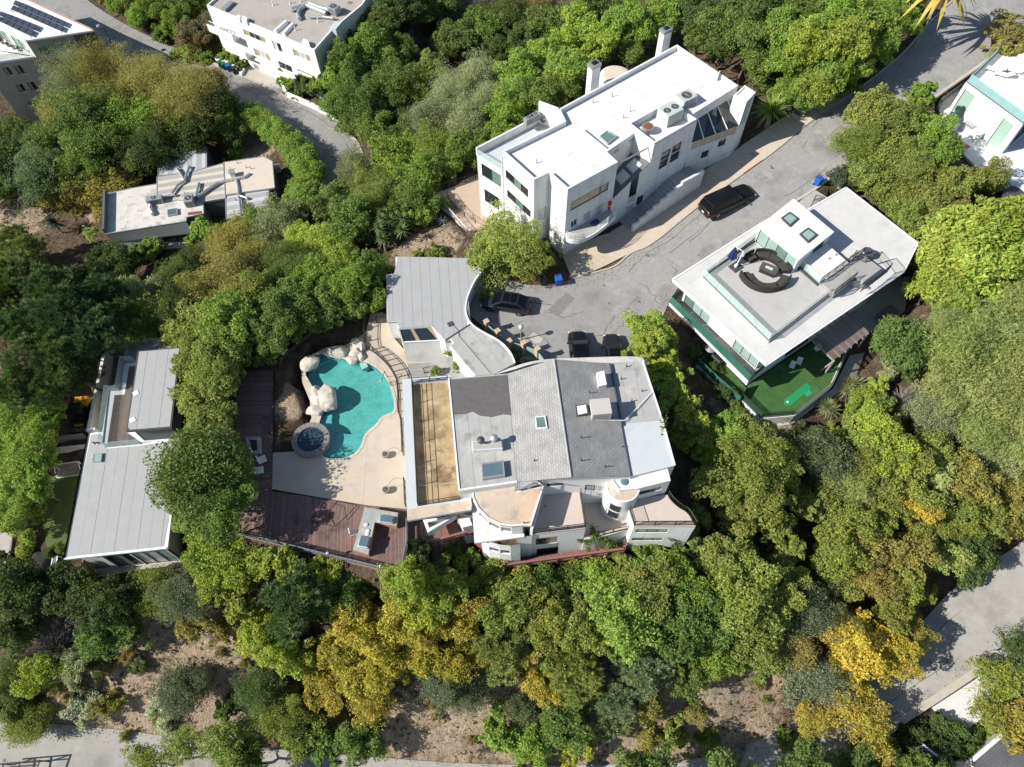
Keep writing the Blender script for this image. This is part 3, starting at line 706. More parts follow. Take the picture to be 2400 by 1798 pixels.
def boulder(k, x, y, z, rx, ry, rz, m, label, seed, group=None, name='boulder', rot=0.0):
 p = at(k, x, y, z); rnd = random.Random(seed)
 bm = bmesh.new(); bmesh.ops.create_icosphere(bm, subdivisions=4, radius=1.0)
 cuts = [(Vector((rnd.gauss(0, 1), rnd.gauss(0, 1), rnd.gauss(0, 1)+.3)).normalized(), rnd.uniform(.66, .9)) for _ in range(11)]
 ph = [rnd.uniform(0, 6) for _ in range(6)]
 for v in bm.verts:
  c = v.co; f = 1+.14*math.sin(c.x*2.3+ph[0])*math.sin(c.y*2.1+ph[1])+.06*abs(math.sin(c.x*3.7+ph[5]+c.z*2.2))+.07*math.sin(c.z*3.1+ph[2]+c.x*2)+.035*math.sin(c.x*6+ph[3])*math.sin(c.y*5+ph[4]+c.z*4)
  w_ = c*f
  for n_, d_ in cuts:
   e_ = w_.dot(n_)-d_
   if e_ > 0: w_ = w_-n_*e_*.85
  v.co = Vector((w_.x*rx*1.12, w_.y*ry*1.12, w_.z*rz*1.12))
 me = bpy.data.meshes.new(name); bm.to_mesh(me); bm.free(); me.materials.append(m); me.polygons.foreach_set('use_smooth', [True]*len(me.polygons))
 o = bpy.data.objects.new(name, me); COL.objects.link(o); o.location = (p.x, p.y, z+rz*.35); o.rotation_euler = (0, 0, rot)
 return tag(o, label, 'rock', group)
def holed(outer, hole, z0, z1, hole_wall=True):
 """slab with one hole"""
 from mathutils.geometry import tessellate_polygon
 o = [Vector((x, y, 0)) for x, y in ccw(outer)]; h = [Vector((x, y, 0)) for x, y in ccw(hole)[::-1]]
 tri = tessellate_polygon([o, h]); al = o+h; mb = MB(); mb.v = [(p.x, p.y, z1) for p in al]+[(p.x, p.y, z0) for p in al]; N = len(al); mb.f = []
 for t in tri:
  a, b, c = [al[i] for i in t]
  up = (b-a).cross(c-a).z > 0
  mb.f.append(tuple(t) if up else tuple(t)[::-1])
 for loop, s in ((range(len(o)), 0), (range(len(h)), len(o))):
  n = len(loop)
  for i in range(n): j = (i+1) % n; mb.f.append((N+s+i, N+s+j, s+j, s+i))
 return mb
def mid(*p): return (sum(q[0] for q in p)/len(p), sum(q[1] for q in p)/len(p))
def ang(a, b): return math.atan2(b[1]-a[1], b[0]-a[0])
# ================================================================== WHITE HOUSE ON THE UPHILL SIDE (A)
def white_house():
 zp, zf = 9.9, 9.35
 A = lambda x, y, z=zp: xy('A', x, y, z)
 a, b, c, d, e, f, g, h, i, k, l, m_, n, n2 = [A(*q) for q in ((270,868),(475,1052),(572,1008),(692,1115),(1017,938),(945,872),(1122,752),(1250,832),(1530,672),(1483,640),(1797,443),(1400,178),(632,596),(668,672))]
 root = thing('white_house', 'big white flat-roofed house with paired chimneys along the uphill sidewalk', 'house', at('A', 900, 1200, 0))
 poly = [a, b, c, d, e, f, g, h, i, k, l, m_, n, n2]
 G, GD, CU, WH = GLASSG, GLASSD, CURT, WHITEM
 wins = {0: [('A',290,985,437,1175,[GD,G],DKGREY,2),('A',300,1115,452,1305,[GD,G],DKGREY,2)], 1: [('A',498,1250,550,1300,GLASSW,WH,0)], 2: [('A',615,1292,645,1345,GLASSW,WH,0)],
   3: [('A',712,1200,903,1150,CU,DKGREY,0),('A',910,1092,952,1120,G,DKGREY,0),('A',715,1325,752,1345,GD,WH,1),('A',797,1275,837,1300,GLASSW,WH,1),('A',880,1228,913,1285,GLASSW,WH,0)],
   5: [('A',992,845,1020,868,GLASSW,WH,0)],
   7: [('A',1303,880,1350,900,GD,DKGREY,0),('A',1375,835,1420,855,GD,DKGREY,0),('A',1290,932,1335,958,GD,DKGREY,0),('A',1362,893,1407,915,GD,DKGREY,0),('A',1445,948,1480,978,GLASSW,WH,0)]}
 shell(root, poly, -3.5, zf, STUCCO, wins)
 parapet(root, poly, zf, zp, STUCCO, .2)
 # white membrane in strips, front to back
 an = ang(d, i)
 sheets(root, inset(poly, .19), an+math.pi/2, 1.9, zf-.25, zf+.02, MEMBRANE, step=.008, cross=9)
 # AC well parapet
 w = [A(1085,690,zp+.2), A(1345,545,zp+.2), i, h]
 w[2] = lerp(w[2], w[0], .012); w[3] = lerp(w[3], w[1], .012)
 MB().ring(w, .18, zf+.03, zp+.25).build('parapet', STUCCO, root)
 # entrance block under the sloped shingle roof
 fe, fh = e, h
 uH, zH = on_wall(fe, fh, 'A', 1222, 945); uL, zL = on_wall(fe, fh, 'A', 1022, 1138); Lw = dist(fe, fh)
 zH = min(zH, 8.2); sl = (zH-zL)/max(uH-uL, .1)
 z_at = lambda s: zL+sl*(s*Lw-uL)
 wall(root, fe, fh, -3.5, 3.0, STUCCO, [('A',1143,1168,1185,1198,GD,DKGREY,0),('A',1085,1172,1125,1192,GLASSW,WH,0),('A',1078,1228,1120,1243,GLASSW,WH,0),('A',1255,1105,1350,1085,BLACKM,DKGREY,1)], (fe[0]+1, fe[1]-30), topf=lambda s: z_at(s))  # last opening: black pane stands in for the shaded inside of the porch
 nb = unit(fe, fh); back = (-nb[1], nb[0]); dp = 3.4
 bf, bh_ = (f[0], f[1]), (g[0], g[1])
 P0, P1 = fe, lerp(fe, fh, min(uH/Lw, .99)); Q0, Q1 = (P0[0]+back[0]*dp, P0[1]+back[1]*dp), (P1[0]+back[0]*dp, P1[1]+back[1]*dp)
 sr = MB(); z0, z1 = z_at(0), z_at(uH/Lw)
 sr.quad((*P0, z0), (*P1, z1), (*Q1, z1), (*Q0, z0)); sr.quad((*P0, z0-.12), (*Q0, z0-.12), (*Q1, z1-.12), (*P1, z1-.12)); sr.quad((*P0, z0-.12), (*P1, z1-.12), (*P1, z1), (*P0, z0))
 sr.build('shingle_roof', SHINGLED, root)
 for s0, s1, t0, t1 in ((.30,.55,.12,.5), (.62,.86,.12,.5)):
  q = []
  for s, t in ((s0, t0), (s1, t0), (s1, t1), (s0, t1)):
   x = P0[0]+(P1[0]-P0[0])*s+back[0]*dp*t; y = P0[1]+(P1[1]-P0[1])*s+back[1]*dp*t; q.append((x, y))
  zq = lambda x, y: z0+(z1-z0)*((x-P0[0])*nb[0]+(y-P0[1])*nb[1])/dist(P0, P1)
  fr = MB().prism(q, lambda x, y: zq(x, y), lambda x, y: zq(x, y)+.14).build('skylight', GALV, root)
  MB().prism(inset(ccw(q), .1), lambda x, y: zq(x, y)+.1, lambda x, y: zq(x, y)+.155).build('pane', GLASSW, fr)
 # sunroom wing and end tower
 t1, t2, t3, t4 = A(1765,512), A(1836,447), A(1908,492), A(1848,556)
 u_, zt = on_wall(i, t4, 'A', 1500, 790)
 zs = 7.0
 wl = dist(i, t4)
 wall(root, i, t4, -3.5, zs, STUCCO, [('A',1562,875,1597,902,GD,DKGREY,0),('A',1673,800,1708,827,GD,DKGREY,0),('m',.1,wl-.1,zs-1.05,zs-.08,CU,WHITEM,5)], (i[0]+10, i[1]-30))
 # sloping sunroom glass: panels between rafters
 bk0, bk1 = k, lerp(k, l, .82)
 for j in range(4):
  p0, p1 = lerp(i, t4, j/4+.01), lerp(i, t4, (j+1)/4-.01); q0, q1 = lerp(bk0, bk1, j/4+.01), lerp(bk0, bk1, (j+1)/4-.01)
  ob = MB(); ob.quad((*p0, zs+.03), (*p1, zs+.03), (*q1, 8.7), (*q0, 8.7)); ob.quad((*p0, zs-.03), (*q0, 8.64), (*q1, 8.64), (*p1, zs-.03)); ob.quad((*p0, zs-.03), (*p1, zs-.03), (*p1, zs+.03), (*p0, zs+.03))
  ob.build('sunroom_pane', GLASSD, root)
 for j in range(5):
  p0, q0 = lerp(i, t4, j/4), lerp(bk0, bk1, j/4)
  MB().seg(p0, q0, .1, zs-.02, zs+.1, 8.66, 8.78).build('rafter', WHITEM, root)
 shell(root, [t1, t4, t3, t2], -3.5, zp, STUCCO, {1: [('A',1850,545,1872,640,GLASSW,WH,0)]}); parapet(root, [t1, t4, t3, t2], zp, zp+.12, STUCCO, .18); slab(root, inset(ccw([t1, t4, t3, t2]), .17), zp-.2, zp+.02, MEMBRANE, 'tower_roof')
 # panel joints on the street facade
 for p0, p1, za, zb_ in ((d, e, -1, zf), (h, i, -1, zf), (i, t4, -1, zs-1.1)):
  L_ = dist(p0, p1); uu = unit(p0, p1); mb = MB(); o_ = (uu[1]*.004, -uu[0]*.004); P_ = lambda s: (p0[0]+uu[0]*s+o_[0], p0[1]+uu[1]*s+o_[1])
  for s in range(1, int(L_/1.5)): mb.seg(P_(s*1.5-.012), P_(s*1.5+.012), .012, za, zb_)
  for z_ in range(1, int((zb_-za)/1.45)): mb.seg(P_(.02), P_(L_-.02), .01, za+z_*1.45, za+z_*1.45+.025)
  mb.build('panel_joints', GREYM, root)
 # left lower terrace strip
 zs2 = 7.2
 s1 = A(100,850,zs2+.9); s2 = A(505,640,zs2+.9); s3 = a; 
 u0 = unit(a, b); far = (a[0]-u0[0]*(dist(s1, a)), a[1]-u0[1]*dist(s1, a))
 st = [s1, a, n2, n, s2]
 shell(root, st, -4.0, zs2, STUCCO, {0: [('A',132,945,262,1105,[GD,GLASSG],DKGREY,1),('A',152,1112,250,1253,GD,DKGREY,2)]}, skip=(1, 2))
 slab(root, inset(ccw(st), .05), zs2-.2, zs2+.03, BLUEROOF, 'terrace_floor')
 MB().seg(s1, s2, .2, zs2, zs2+.95, ext=.0).build('parapet', STUCCO, root); MB().seg(s2, n, .2, zs2, zp+.1).build('parapet', STUCCO, root)
 glass_rail(root, [lerp(s1, a, .03), lerp(s1, a, .97)], zs2, .9, CLEARG, WHITEM)
 # downpipe
 MB().tube((*lerp(s1, a, .02), -3), (*lerp(s1, a, .02), zs2), .05, n=6).build('downpipe', WHITEM, root); q = lerp(a, b, -.005); MB().tube((q[0]-.08, q[1]-.08, -3), (q[0]-.08, q[1]-.08, zp-.6), .05, n=6).build('downpipe', WHITEM, root)
 # chimneys behind the roof
 for (x0, y0), hh in (((848,480), 3.6), ((1300,235), 3.2)):
  p = at('A', x0, y0+10, 8.0); ch = MB().box((p.x, p.y+.1, -3), (1.15, .8, 11+hh-.35), an).build('chimney', STUCCO, root)
  MB().box((p.x, p.y+.1, 8+hh-.35), (1.28, .93, .35), an).build('chimney_cap', GREYM, ch); MB().box((p.x, p.y+.1, 8+hh), (.6, .4, .18), an).build('flue', BLACKM, ch)
 # round stair tower at the back
 p = at('A', 1002, 378, 8.6); rt = MB().lathe((p.x, p.y, -4), [(1.75, 0), (1.75, 12.6), (1.5, 12.75)], 32).build('round_tower', STUCCO, root)
 MB().lathe((p.x, p.y, 8.755), [(1.48, 0), (1.2, .03)], 32).build('tower_roof', BEIGEROOF, rt)
 # angled parapet fins by the recess
 q0, q1 = A(770,745,zf), A(942,885,zf); MB().seg(q0, q1, .2, zf+.03, zf+.55).build('parapet_fin', STUCCO, root)
 # curved balcony with four white rails
 zb = 3.7
 cv = [A(*q, zb) for q in ((684,1432),(720,1450),(790,1442),(870,1402),(940,1348),(1003,1288))]; cv = smooth_open(cv, 2)
 fl = cv+[lerp(d, e, .97), lerp(d, e, .02)]
 bal = slab(root, fl, zb-.5, zb, STUCCO, 'balcony')
 MB().prism(inset(ccw(fl), .12), zb-.01, zb+.012).build('balcony_floor', CONC2, bal)
 for f_ in (.25, .5, .75, 1.0):
  rb = MB()
  for j in range(len(cv)-1): rb.tube((*cv[j], zb+f_), (*cv[j+1], zb+f_), .022, n=5)
  rb.build('rail', WHITEM, bal)
 for j in range(0, len(cv), 3): MB().tube((*cv[j], zb), (*cv[j], zb+1.0), .025, n=5).build('post', WHITEM, bal)
 # dark garage recess below the balcony
 wall(root, (lerp(d, e, .42)[0]+nb[1]*.02, lerp(d, e, .42)[1]-nb[0]*.02), (lerp(d, e, .93)[0]+nb[1]*.02, lerp(d, e, .93)[1]-nb[0]*.02), -1, 2.6, STUCCO, [('m',.15,dist(d, e)*.51-.15,-.9,2.3,[GREYM],DKGREY,0,4)], (d[0], d[1]-40), 'garage_wall', wname='garage_door')
 # entrance stair with stepped white side wall
 sg0 = at('A', 1105, 1398, zroad); sg1 = at('A', 1540, 1105, zroad); L = dist(sg0, sg1); us = unit(sg0, sg1); bs = (-us[1], us[0])
 nst = 15; run = L*.72
 stair = thing('entrance_stair', 'white stepped garden stair rising to the entrance of the big white house', 'stairs', sg0); zst = lambda t: sg0.z+.15+t*2.75
 for j in range(nst):
  u0, u1 = run*j/nst, run*(j+1)/nst; z = zst((j+1)/nst)
  p0 = (sg0.x+us[0]*u0+bs[0]*.16, sg0.y+us[1]*u0+bs[1]*.16); p1 = (sg0.x+us[0]*u1+bs[0]*.16, sg0.y+us[1]*u1+bs[1]*.16)
  q1 = (p1[0]+bs[0]*1.9, p1[1]+bs[1]*1.9); q0 = (p0[0]+bs[0]*1.9, p0[1]+bs[1]*1.9)
  MB().prism([p0, p1, q1, q0], -.5, z).build('step', CONC2, stair)
  if j % 2 == 0:
   u1 = run*(j+2)/nst; r0 = (sg0.x+us[0]*u0, sg0.y+us[1]*u0); r1 = (sg0.x+us[0]*u1, sg0.y+us[1]*u1); MB().seg(r0, r1, .28, -.5, zst((j+1.5)/nst)+.85).build('side_wall', STUCCO, stair)
 r0 = (sg0.x+us[0]*(run*16/15+.01), sg0.y+us[1]*(run*16/15+.01)); MB().seg(r0, (sg1.x, sg1.y), .28, -.5, zst(1)+.9).build('side_wall', STUCCO, stair)
 p0 = (sg0.x+us[0]*run+bs[0]*.16, sg0.y+us[1]*run+bs[1]*.16); p1 = (sg1.x+bs[0]*.16, sg1.y+bs[1]*.16)
 MB().prism([p0, p1, (p1[0]+bs[0]*1.9, p1[1]+bs[1]*1.9), (p0[0]+bs[0]*1.9, p0[1]+bs[1]*1.9)], -.5, zst(1)).build('landing', CONC2, stair)
 # roof machines
 ac_unit(None, 'A', 1450, 555, zf+.05, 1.9, 1.5, .9, an, ACGREEN, 'boxy air conditioner with round fan on bright open part of white roof')
 ac_unit(None, 'A', 1345, 665, zf+.05, 2.1, 1.7, 1.35, an, ACGREEN, 'large pale green air conditioner inside walled well of white roof', fans=2)
 p = at('A', 1205, 745, zf+.05); t = thing('exhaust_fan', 'round rusty-topped exhaust fan inside walled well of white roof', 'exhaust fan', p)
 MB().lathe(tuple(p), [(.45, 0), (.5, .5), (.62, .55), (.62, .75)], 16).build('housing', GREYM, t); MB().lathe((p.x, p.y, p.z+.752), [(.5, 0), (.42, .04)], 16).build('rusty_grille', RUST, t)
 ac_unit(None, 'A', 440, 690, zs2+.95, 1.1, .55, .8, ang(s1, s2), GREYM, 'small grey condenser perched on edge parapet of white house')
 ac_unit(None, 'A', 480, 668, zs2+.95, 1.1, .55, .8, ang(s1, s2), GREYM, 'second small grey condenser along edge parapet nearer the chimneys')
 p = at('A', 545, 668, zs2+.5); t = thing('vent_cowl', 'tilted dark metal cowl beside condensers on white house edge', 'vent', p); MB().box((p.x, p.y, p.z), (.9, .6, .5), an).build('hood', DKGREY, t, bevel=.05); MB().box((p.x, p.y, p.z+.5), (1.15, .8, .06), an+.1).build('lid', GREYM, t)
 skylight([A(*q, zf) for q in ((898,785),(945,748),(1008,785),(950,832))], zf+.02, .28, GALV, GLASSG, 'single square skylight on white roof above entrance notch')
 p = at('A', 1660, 405, zf); t = thing('satellite_dish', 'small white antenna panel on far white roof corner', 'antenna', p); MB().box((p.x, p.y, zf), (.5, .35, .1), an).build('foot', WHITEM, t); MB().box((p.x, p.y, zf+.1), (.7, .08, .75), an+.5).build('panel', WHITEM, t)
 for j, (x, y) in enumerate(((490,945),(680,700),(980,515),(1095,612),(1050,655),(855,555))): vent_pipe('A', x, y, zf+.02, .5, .05, GREYM, ['thin vent pipe near dark stain at left end of white roof','stub vent beside left parapet jog of white roof','vent pipe mid roof of white house near back parapet','vent pipe near walled well of white roof','short vent stub beside walled roof well','vent stub by back parapet stain on white roof'][j])
 # red and white thing hanging beside the balcony door, clutter on balcony
 p = at('A', 955, 1275, zb); t = thing('hanging_planter', 'red hanging planter beside balcony door of white house', 'planter', p)
 MB().lathe((p.x, p.y, zb+1.25), [(.1, 0), (.22, .2), (.2, .5)], 10).build('basket', REDCLOTH, t); MB().lathe((p.x, p.y, zb+.55), [(.06, 0), (.16, .35), (.08, .7)], 8).build('trailing_flowers', REDCLOTH, t); MB().tube((p.x, p.y, zb+1.7), (p.x, p.y, zb+2.2), .015, n=4).build('chain', BLACKM, t)
 p = at('A', 868, 1338, zb); o = MB().box((p.x, p.y, zb), (.9, .5, .35), an).build('storage_box', NAVY, bevel=.05); tag(o, 'dark blue low box lying on curved balcony floor', 'box')
 # round bin by corner
 p = at('A', 548, 1470, 0); o = MB().lathe((p.x, p.y, gz(p.x, p.y)), [(.3, 0), (.34, .95), (.3, 1.0)], 14).build('barrel', DKGREY); tag(o, 'dark grey barrel in the recess of the white house wall', 'barrel')
 # tan patio with stepped terraces and white fence to the left
 pr = thing('terraced_patio', 'tan stepped patio beside left wall of big white house', 'patio', at('A', 60, 1200, -1.5))
 p1 = pts('T', -1.6, (1790,140),(2212,0),(2400,200),(2350,420),(2150,330)); flat(p1, -1.6, 1.5, .1)
 slab(pr, p1, -2.6, -1.5, CARDBOARD, 'upper_paving'); p2 = pts('T', -2.1, (1790,140),(2150,330),(2350,420),(2230,470),(2140,480)); flat(p2, -2.2, .8, .1); slab(pr, p2, -3.6, -2.05, CARDBOARD, 'lower_paving')
 railing(pr, [xy('T', 1930,160,-1.5), xy('T', 2010,270,-1.5), xy('T', 2090,350,-1.5), xy('T', 2190,410,-1.5)], -1.5, .9, BLACKM, 1.2, .14)
 fl_ = [xy('T', *q, -2.1) for q in ((1788,150),(1880,250),(1990,370),(2110,510),(2150,470))]
 railing(pr, fl_, -2.05, 1.0, WHITEM, 1.0, .1, br=.012); railing(pr, [xy('T', *q, -1.5) for q in ((1790,140),(2000,70),(2190,0))], -1.5, 1.0, BLACKM, 1.2, .13)
 MB().prism(fl_[:4]+[xy('T', 2050,480,-3.4), xy('T', 1820,290,-3.4)], -4.5, -2.1).build('retaining_wall', STUCCO, pr)
white_house()
# ================================================================== MAIN HOUSE (B), GARAGE (E), POOL (D)
ZPD = -0.5
def main_house():
 B = lambda x, y, z: xy('B', x, y, z)
 root = thing('main_house', 'large grey-roofed house with curved terraces between pool and cul-de-sac', 'house', at('B', 1000, 700, 0))
 G, GD = GLASSG, GLASSD
 # ---- west wing ledge around the sunken stained terrace
 zl, zt = 3.3, 2.75
 lo = [B(*q, zl) for q in ((120,196),(442,168),(585,1030),(580,1062),(155,1135))]
 inn = [B(*q, zl) for q in ((186,212),(424,192),(508,995),(226,1040))]
 from mathutils.geometry import tessellate_polygon
 holed(lo, inn, zl-.35, zl).build('ledge', BLUEROOF, root)
 # tan coated southern strip of the ledge
 MB().prism([B(*q, zl) for q in ((157,1133),(152,1062),(222,1050),(578,1003),(580,1060))], zl-.02, zl+.012).build('ledge_coating', TANROOF, root)
 shell(root, [B(*q, zl) for q in ((130,205),(442,175),(560,860),(150,900))], -5, zl-.35, STUCCO)
 slab(root, inn, zt-.2, zt, TANFLOOR, 'terrace_floor'); shell(root, inn[::-1], zt-.1, zl-.3, STUCCO, name='terrace_wall')
 rl = inset(ccw(inn), .06); railing(root, [B(424,196,zl), B(190,216,zl), B(228,1036,zl), B(506,992,zl)], zl, .75, BLACKM, 1.9, 0, rails=(1.0, .5), r=.032)
 # ---- main roof: flat west part, gable, flat east part
 ze, zr = 5.2, 6.7
 rA = [B(*q, ze) for q in ((430,190),(822,158),(885,878),(500,935))]
 fl = slab(root, rA, ze-.3, ze, GREYROOF2, 'flat_roof')
 sheets(fl, inset(ccw(rA), .05), ang(rA[0], rA[1])+.04, .98, ze-.02, ze+.012, GREYROOF2, step=.01)
 pa = [B(*q, ze) for q in ((434,200),(818,168),(848,436),(790,430),(720,448),(640,440),(590,412),(540,428),(445,432))]
 slab(fl, pa, ze+.0, ze+.04, DARKPATCH, 'tar_patch')
 # gable planes
 W0, W1 = B(822,158,ze), B(885,878,ze); R0, R1 = B(1130,62,zr), B(1243,846,zr); E0, E1 = B(1500,92,ze), B(1640,842,ze)
 def plane(p, q, r, s, name, m, t=.12):
  mb = MB(); up = [p, q, r, s]
  mb.quad(*up); mb.quad(*[(x, y, z-t) for x, y, z in up][::-1])
  for i in range(4): a, b = up[i], up[(i+1) % 4]; mb.quad((a[0], a[1], a[2]-t), (b[0], b[1], b[2]-t), b, a)
  o = mb.build(name, m, root); bm = bmesh.new(); bm.from_mesh(o.data); bmesh.ops.recalc_face_normals(bm, faces=bm.faces); bm.to_mesh(o.data); bm.free(); return o
 W2 = B(868,935,ze-.02); R2 = B(1252,850,zr)
 plane((*W0, ze+.02), (*W1, ze+.02), (*R1, zr), (*R0, zr), 'roof_slope', SHINGLE); plane((*R0, zr), (*R1, zr), (*E1, ze+.02), (*E0, ze+.02), 'roof_slope', SHINGLE)
 # small shingle apron
 plane((*B(868,880,ze), ze+.01), (*B(868,938,ze-.4), ze-.4), (*B(1062,885,ze-.2), ze-.2), (*B(1060,845,ze+.6), ze+.6), 'roof_apron', SHINGLE)
 MB().tube((*R0, zr+.02), (*R1, zr+.02), .07, n=6).build('ridge_cap', GREYROOF, root)
 # bodies below the roofs
 body = [W0, (lerp(W0, E0, .0)[0], W0[1]), E0, E1, W1]
 shell(root, [rA[0], rA[3], W1, E1, E0, W0], -5, ze-.25, STUCCO, {1: [], 2: [('B',1075,890,1190,905,GD,DKGREY,1)]})
 for p, q, r in ((W1, R1, E1), (W0, R0, E0)): MB().quad((*p, ze-.3), (*r, ze-.3), (*r, ze), (*q, zr-.1), (*p, ze)).build('gable_wall', STUCCO, root)
 # east flat roof + pale coated part
 zE = 5.0
 eA = [B(*q, zE) for q in ((1497,92),(1720,78),(1850,470),(1560,495))]; eB = [B(*q, zE) for q in ((1560,495),(1850,470),(1932,770),(1640,842))]
 eo = slab(root, eA, zE-.3, zE, GREYROOF2, 'flat_roof'); sheets(eo, inset(ccw(eA), .03), ang(eA[0], eA[1]), 1.25, zE-.02, zE+.012, GREYROOF2, step=.01)
 slab(root, eB, zE-.3, zE+.03, BLUEROOF, 'flat_roof'); shell(root, [eA[0], eA[1], eA[2], eB[2], eB[3]], -5, zE-.3, STUCCO, {})
 MB().seg(E0, B(1582,505,ze), .12, zE, ze+.1).build('flashing', DKGREY, root)
 MB().seg(eA[1], eA[2], .12, zE, zE+.1).build('edge_trim', WHITEM, root); MB().seg(eB[1], eB[2], .12, zE+.03, zE+.12).build('edge_trim', WHITEM, root); MB().seg(rA[0], rA[3], .14, ze-.3, ze+.1).build('edge_trim', WHITEM, root); MB().seg(rA[3], rA[2], .14, ze-.3, ze+.12).build('edge_trim', WHITEM, root)
 # curved flange along the north edge
 zc = 4.9
 oc = smooth_open([B(*q, zc) for q in ((735,162),(850,115),(960,80),(1090,60),(1300,52),(1500,46),(1690,42),(1742,70),(1746,135))], 2)
 ic = smooth_open([B(*q, zc) for q in ((760,164),(870,135),(970,100),(1110,76),(1300,82),(1500,94),(1680,84),(1715,100),(1722,130))], 2)
 for i in range(len(oc)-1): pass
 mb = MB(); n = len(oc)
 for i in range(n-1):
  mb.quad((*oc[i], zc), (*oc[i+1], zc), (*ic[i+1], zc+.12), (*ic[i], zc+.12)); mb.quad((*oc[i+1], zc), (*oc[i], zc), (*oc[i], -1), (*oc[i+1], -1)); mb.quad((*ic[i], zc+.12), (*ic[i+1], zc+.12), (*ic[i+1], zc-.3), (*ic[i], zc-.3))
 mb.build('curved_parapet', mat('stucco_weathered', (.60,.575,.54), .85, .07, 1.5, .05, 30, stain=((.36,.34,.31), .9, .5, .75)), root)
 # ---- curved south room
 z5 = 4.2; zk = 2.1
 arc = smooth_open([B(*q, z5) for q in ((582,925),(590,985),(622,1055),(690,1122),(770,1162),(850,1174),(922,1168))], 0)
 tr = arc+[B(978,1172,z5), B(1062,905,z5), B(900,940,z5), B(868,900,z5)]
 slab(root, tr, z5-.25, z5, TANROOF, 'curved_roof')
 tile = [B(*q, z5) for q in ((870,985),(1040,930),(985,1160),(925,1165),(872,1060))]; MB().prism(tile, z5-.01, z5+.015).build('roof_patch', mat('roof_coating_peach', (.60,.45,.32), .85, .08, 1.5, .03, 15, stain=((.42,.30,.2), .8, .55, .72)), root)
 n = len(arc); ctr = B(840,1020,z5)
 for i in range(n-1):
  a, b = arc[i], arc[i+1]; L = dist(a, b); o_ = (2*a[0]-ctr[0], 2*a[1]-ctr[1])
  w = [('m', .03, L-.03, z5-1.6, z5-.55, GLASSD, WHITEM, 0)] if 0 < i < n-2 else []
  wall(root, a, b, zk-.05, z5-.25, STUCCO, w, o_, 'curved_wall')
 parapet(root, tr, z5, z5+.08, STUCCO, .12, 'roof_edge')
 # canopy ledge below the curved windows
 cn = [B(*q, zk) for q in ((583,1020),(602,1284),(932,1243),(932,1172),(790,1150),(640,1040))]
 slab(root, cn, zk-.28, zk, mat('canopy_pale', (.66,.68,.69), .85, .05, 1, .03, 15, stain=((.62,.53,.42), .6, .5, .7)), 'canopy')
 # lower curved room
 a2 = smooth_open([B(*q, zk-.28) for q in ((640,1240),(690,1272),(765,1294),(840,1302),(905,1290))], 0)
 for i in range(len(a2)-1):
  L = dist(a2[i], a2[i+1]); wall(root, a2[i], a2[i+1], -5, zk-.28, STUCCO, [('m', .05, L-.05, -.7, .35, GLASSD, WHITEM, 0)] if 0 < i < 3 else [], (a2[i][0], a2[i][1]-10), 'curved_wall')
 # south buttress
 bt = [B(*q, zk) for q in ((880,1246),(985,1234),(985,1160),(880,1170))]; shell(root, bt, -5, zk-.01, STUCCO)
 # ---- south terraces
 z2 = 2.15
 T2 = [B(*q, z2) for q in ((1062,915),(1240,893),(1300,880),(1340,1185),(978,1225),(990,1120))]
 slab(root, T2, z2-.3, z2, PINKFLOOR, 'terrace_floor')
 shell(root, T2, -5, z2-.3, STUCCO, {3: [('B',1010,1255,1150,1283,[CURT,GD],DKGREY,1),('B',1015,1325,1155,1355,GD,DKGREY,1)]})
 # slanting dividing wall on the west side of that terrace
 a, b = B(1062,905,z5), B(978,1180,z5); mb = MB(); mb.seg(T2[0], T2[4], .22, z2-.3, z5+.1, z2-.3, z2+1.0); mb.build('dividing_wall', STUCCO, root)
 railing(root, [B(1292,885,z2), B(1336,1180,z2), B(982,1222,z2)], z2, 1.0, BLACKM, 1.6, .13)
 wall(root, B(1062,905,z2), B(1300,870,z2), z2-.2, ze-.3, STUCCO, [('B',1070,905,1190,915,GD,DKGREY,1)], B(1150,1200,z2), 'wall', wname='sliding_door')
 # sunken court
 z3 = -.5
 T3 = [B(*q, z3) for q in ((1300,985),(1460,950),(1650,1060),(1648,1190),(1420,1250),(1330,1260))]
 slab(root, T3, z3-.3, z3, PINKFLOOR, 'court_floor'); shell(root, T3, -5, z3-.3, STUCCO)
 wall(root, lerp(B(1300,960,z3), B(1460,945,z3), 0), B(1480,945,z3), z3-.2, 4.4, STUCCO, [('B',1310,925,1448,935,[GD,GLASSD],DKGREY,2)], B(1400,1200,z3), 'wall')
 railing(root, [B(1415,1240,z3), B(1520,1215,z3), B(1640,1190,z3)], z3, 1.0, BLACKM, 1.4, .13)
 # low parapet with railing north of the court
 railing(root, [B(1295,890,ze-1.5), B(1340,905,ze-1.6), B(1400,912,ze-1.6)], 2.9, .9, BLACKM, 1, .12)
 # turret
 zT = 4.25; tc = at('B', 1590, 905, zT); rT = 1.42
 tu = MB().lathe((tc.x, tc.y, -5), [(rT, 0), (rT, zT+5), (rT-.02, zT+5.02), (rT-.1, zT+5.02), (rT-.12, zT+4.95)], 40).build('turret', STUCCO, root, smooth=False)
 MB().lathe((tc.x, tc.y, zT-.06), [(rT-.12, 0), (rT-.2, .04)], 40).build('turret_roof', TANROOF, tu)
 dm = at('B', 1597, 885, zT); MB().lathe((dm.x, dm.y, zT), [(.62, 0), (.62, .12), (.5, .28), (.28, .4), (.05, .44)], 24).build('dome_skylight', SKYGLASS, tu, smooth=True)
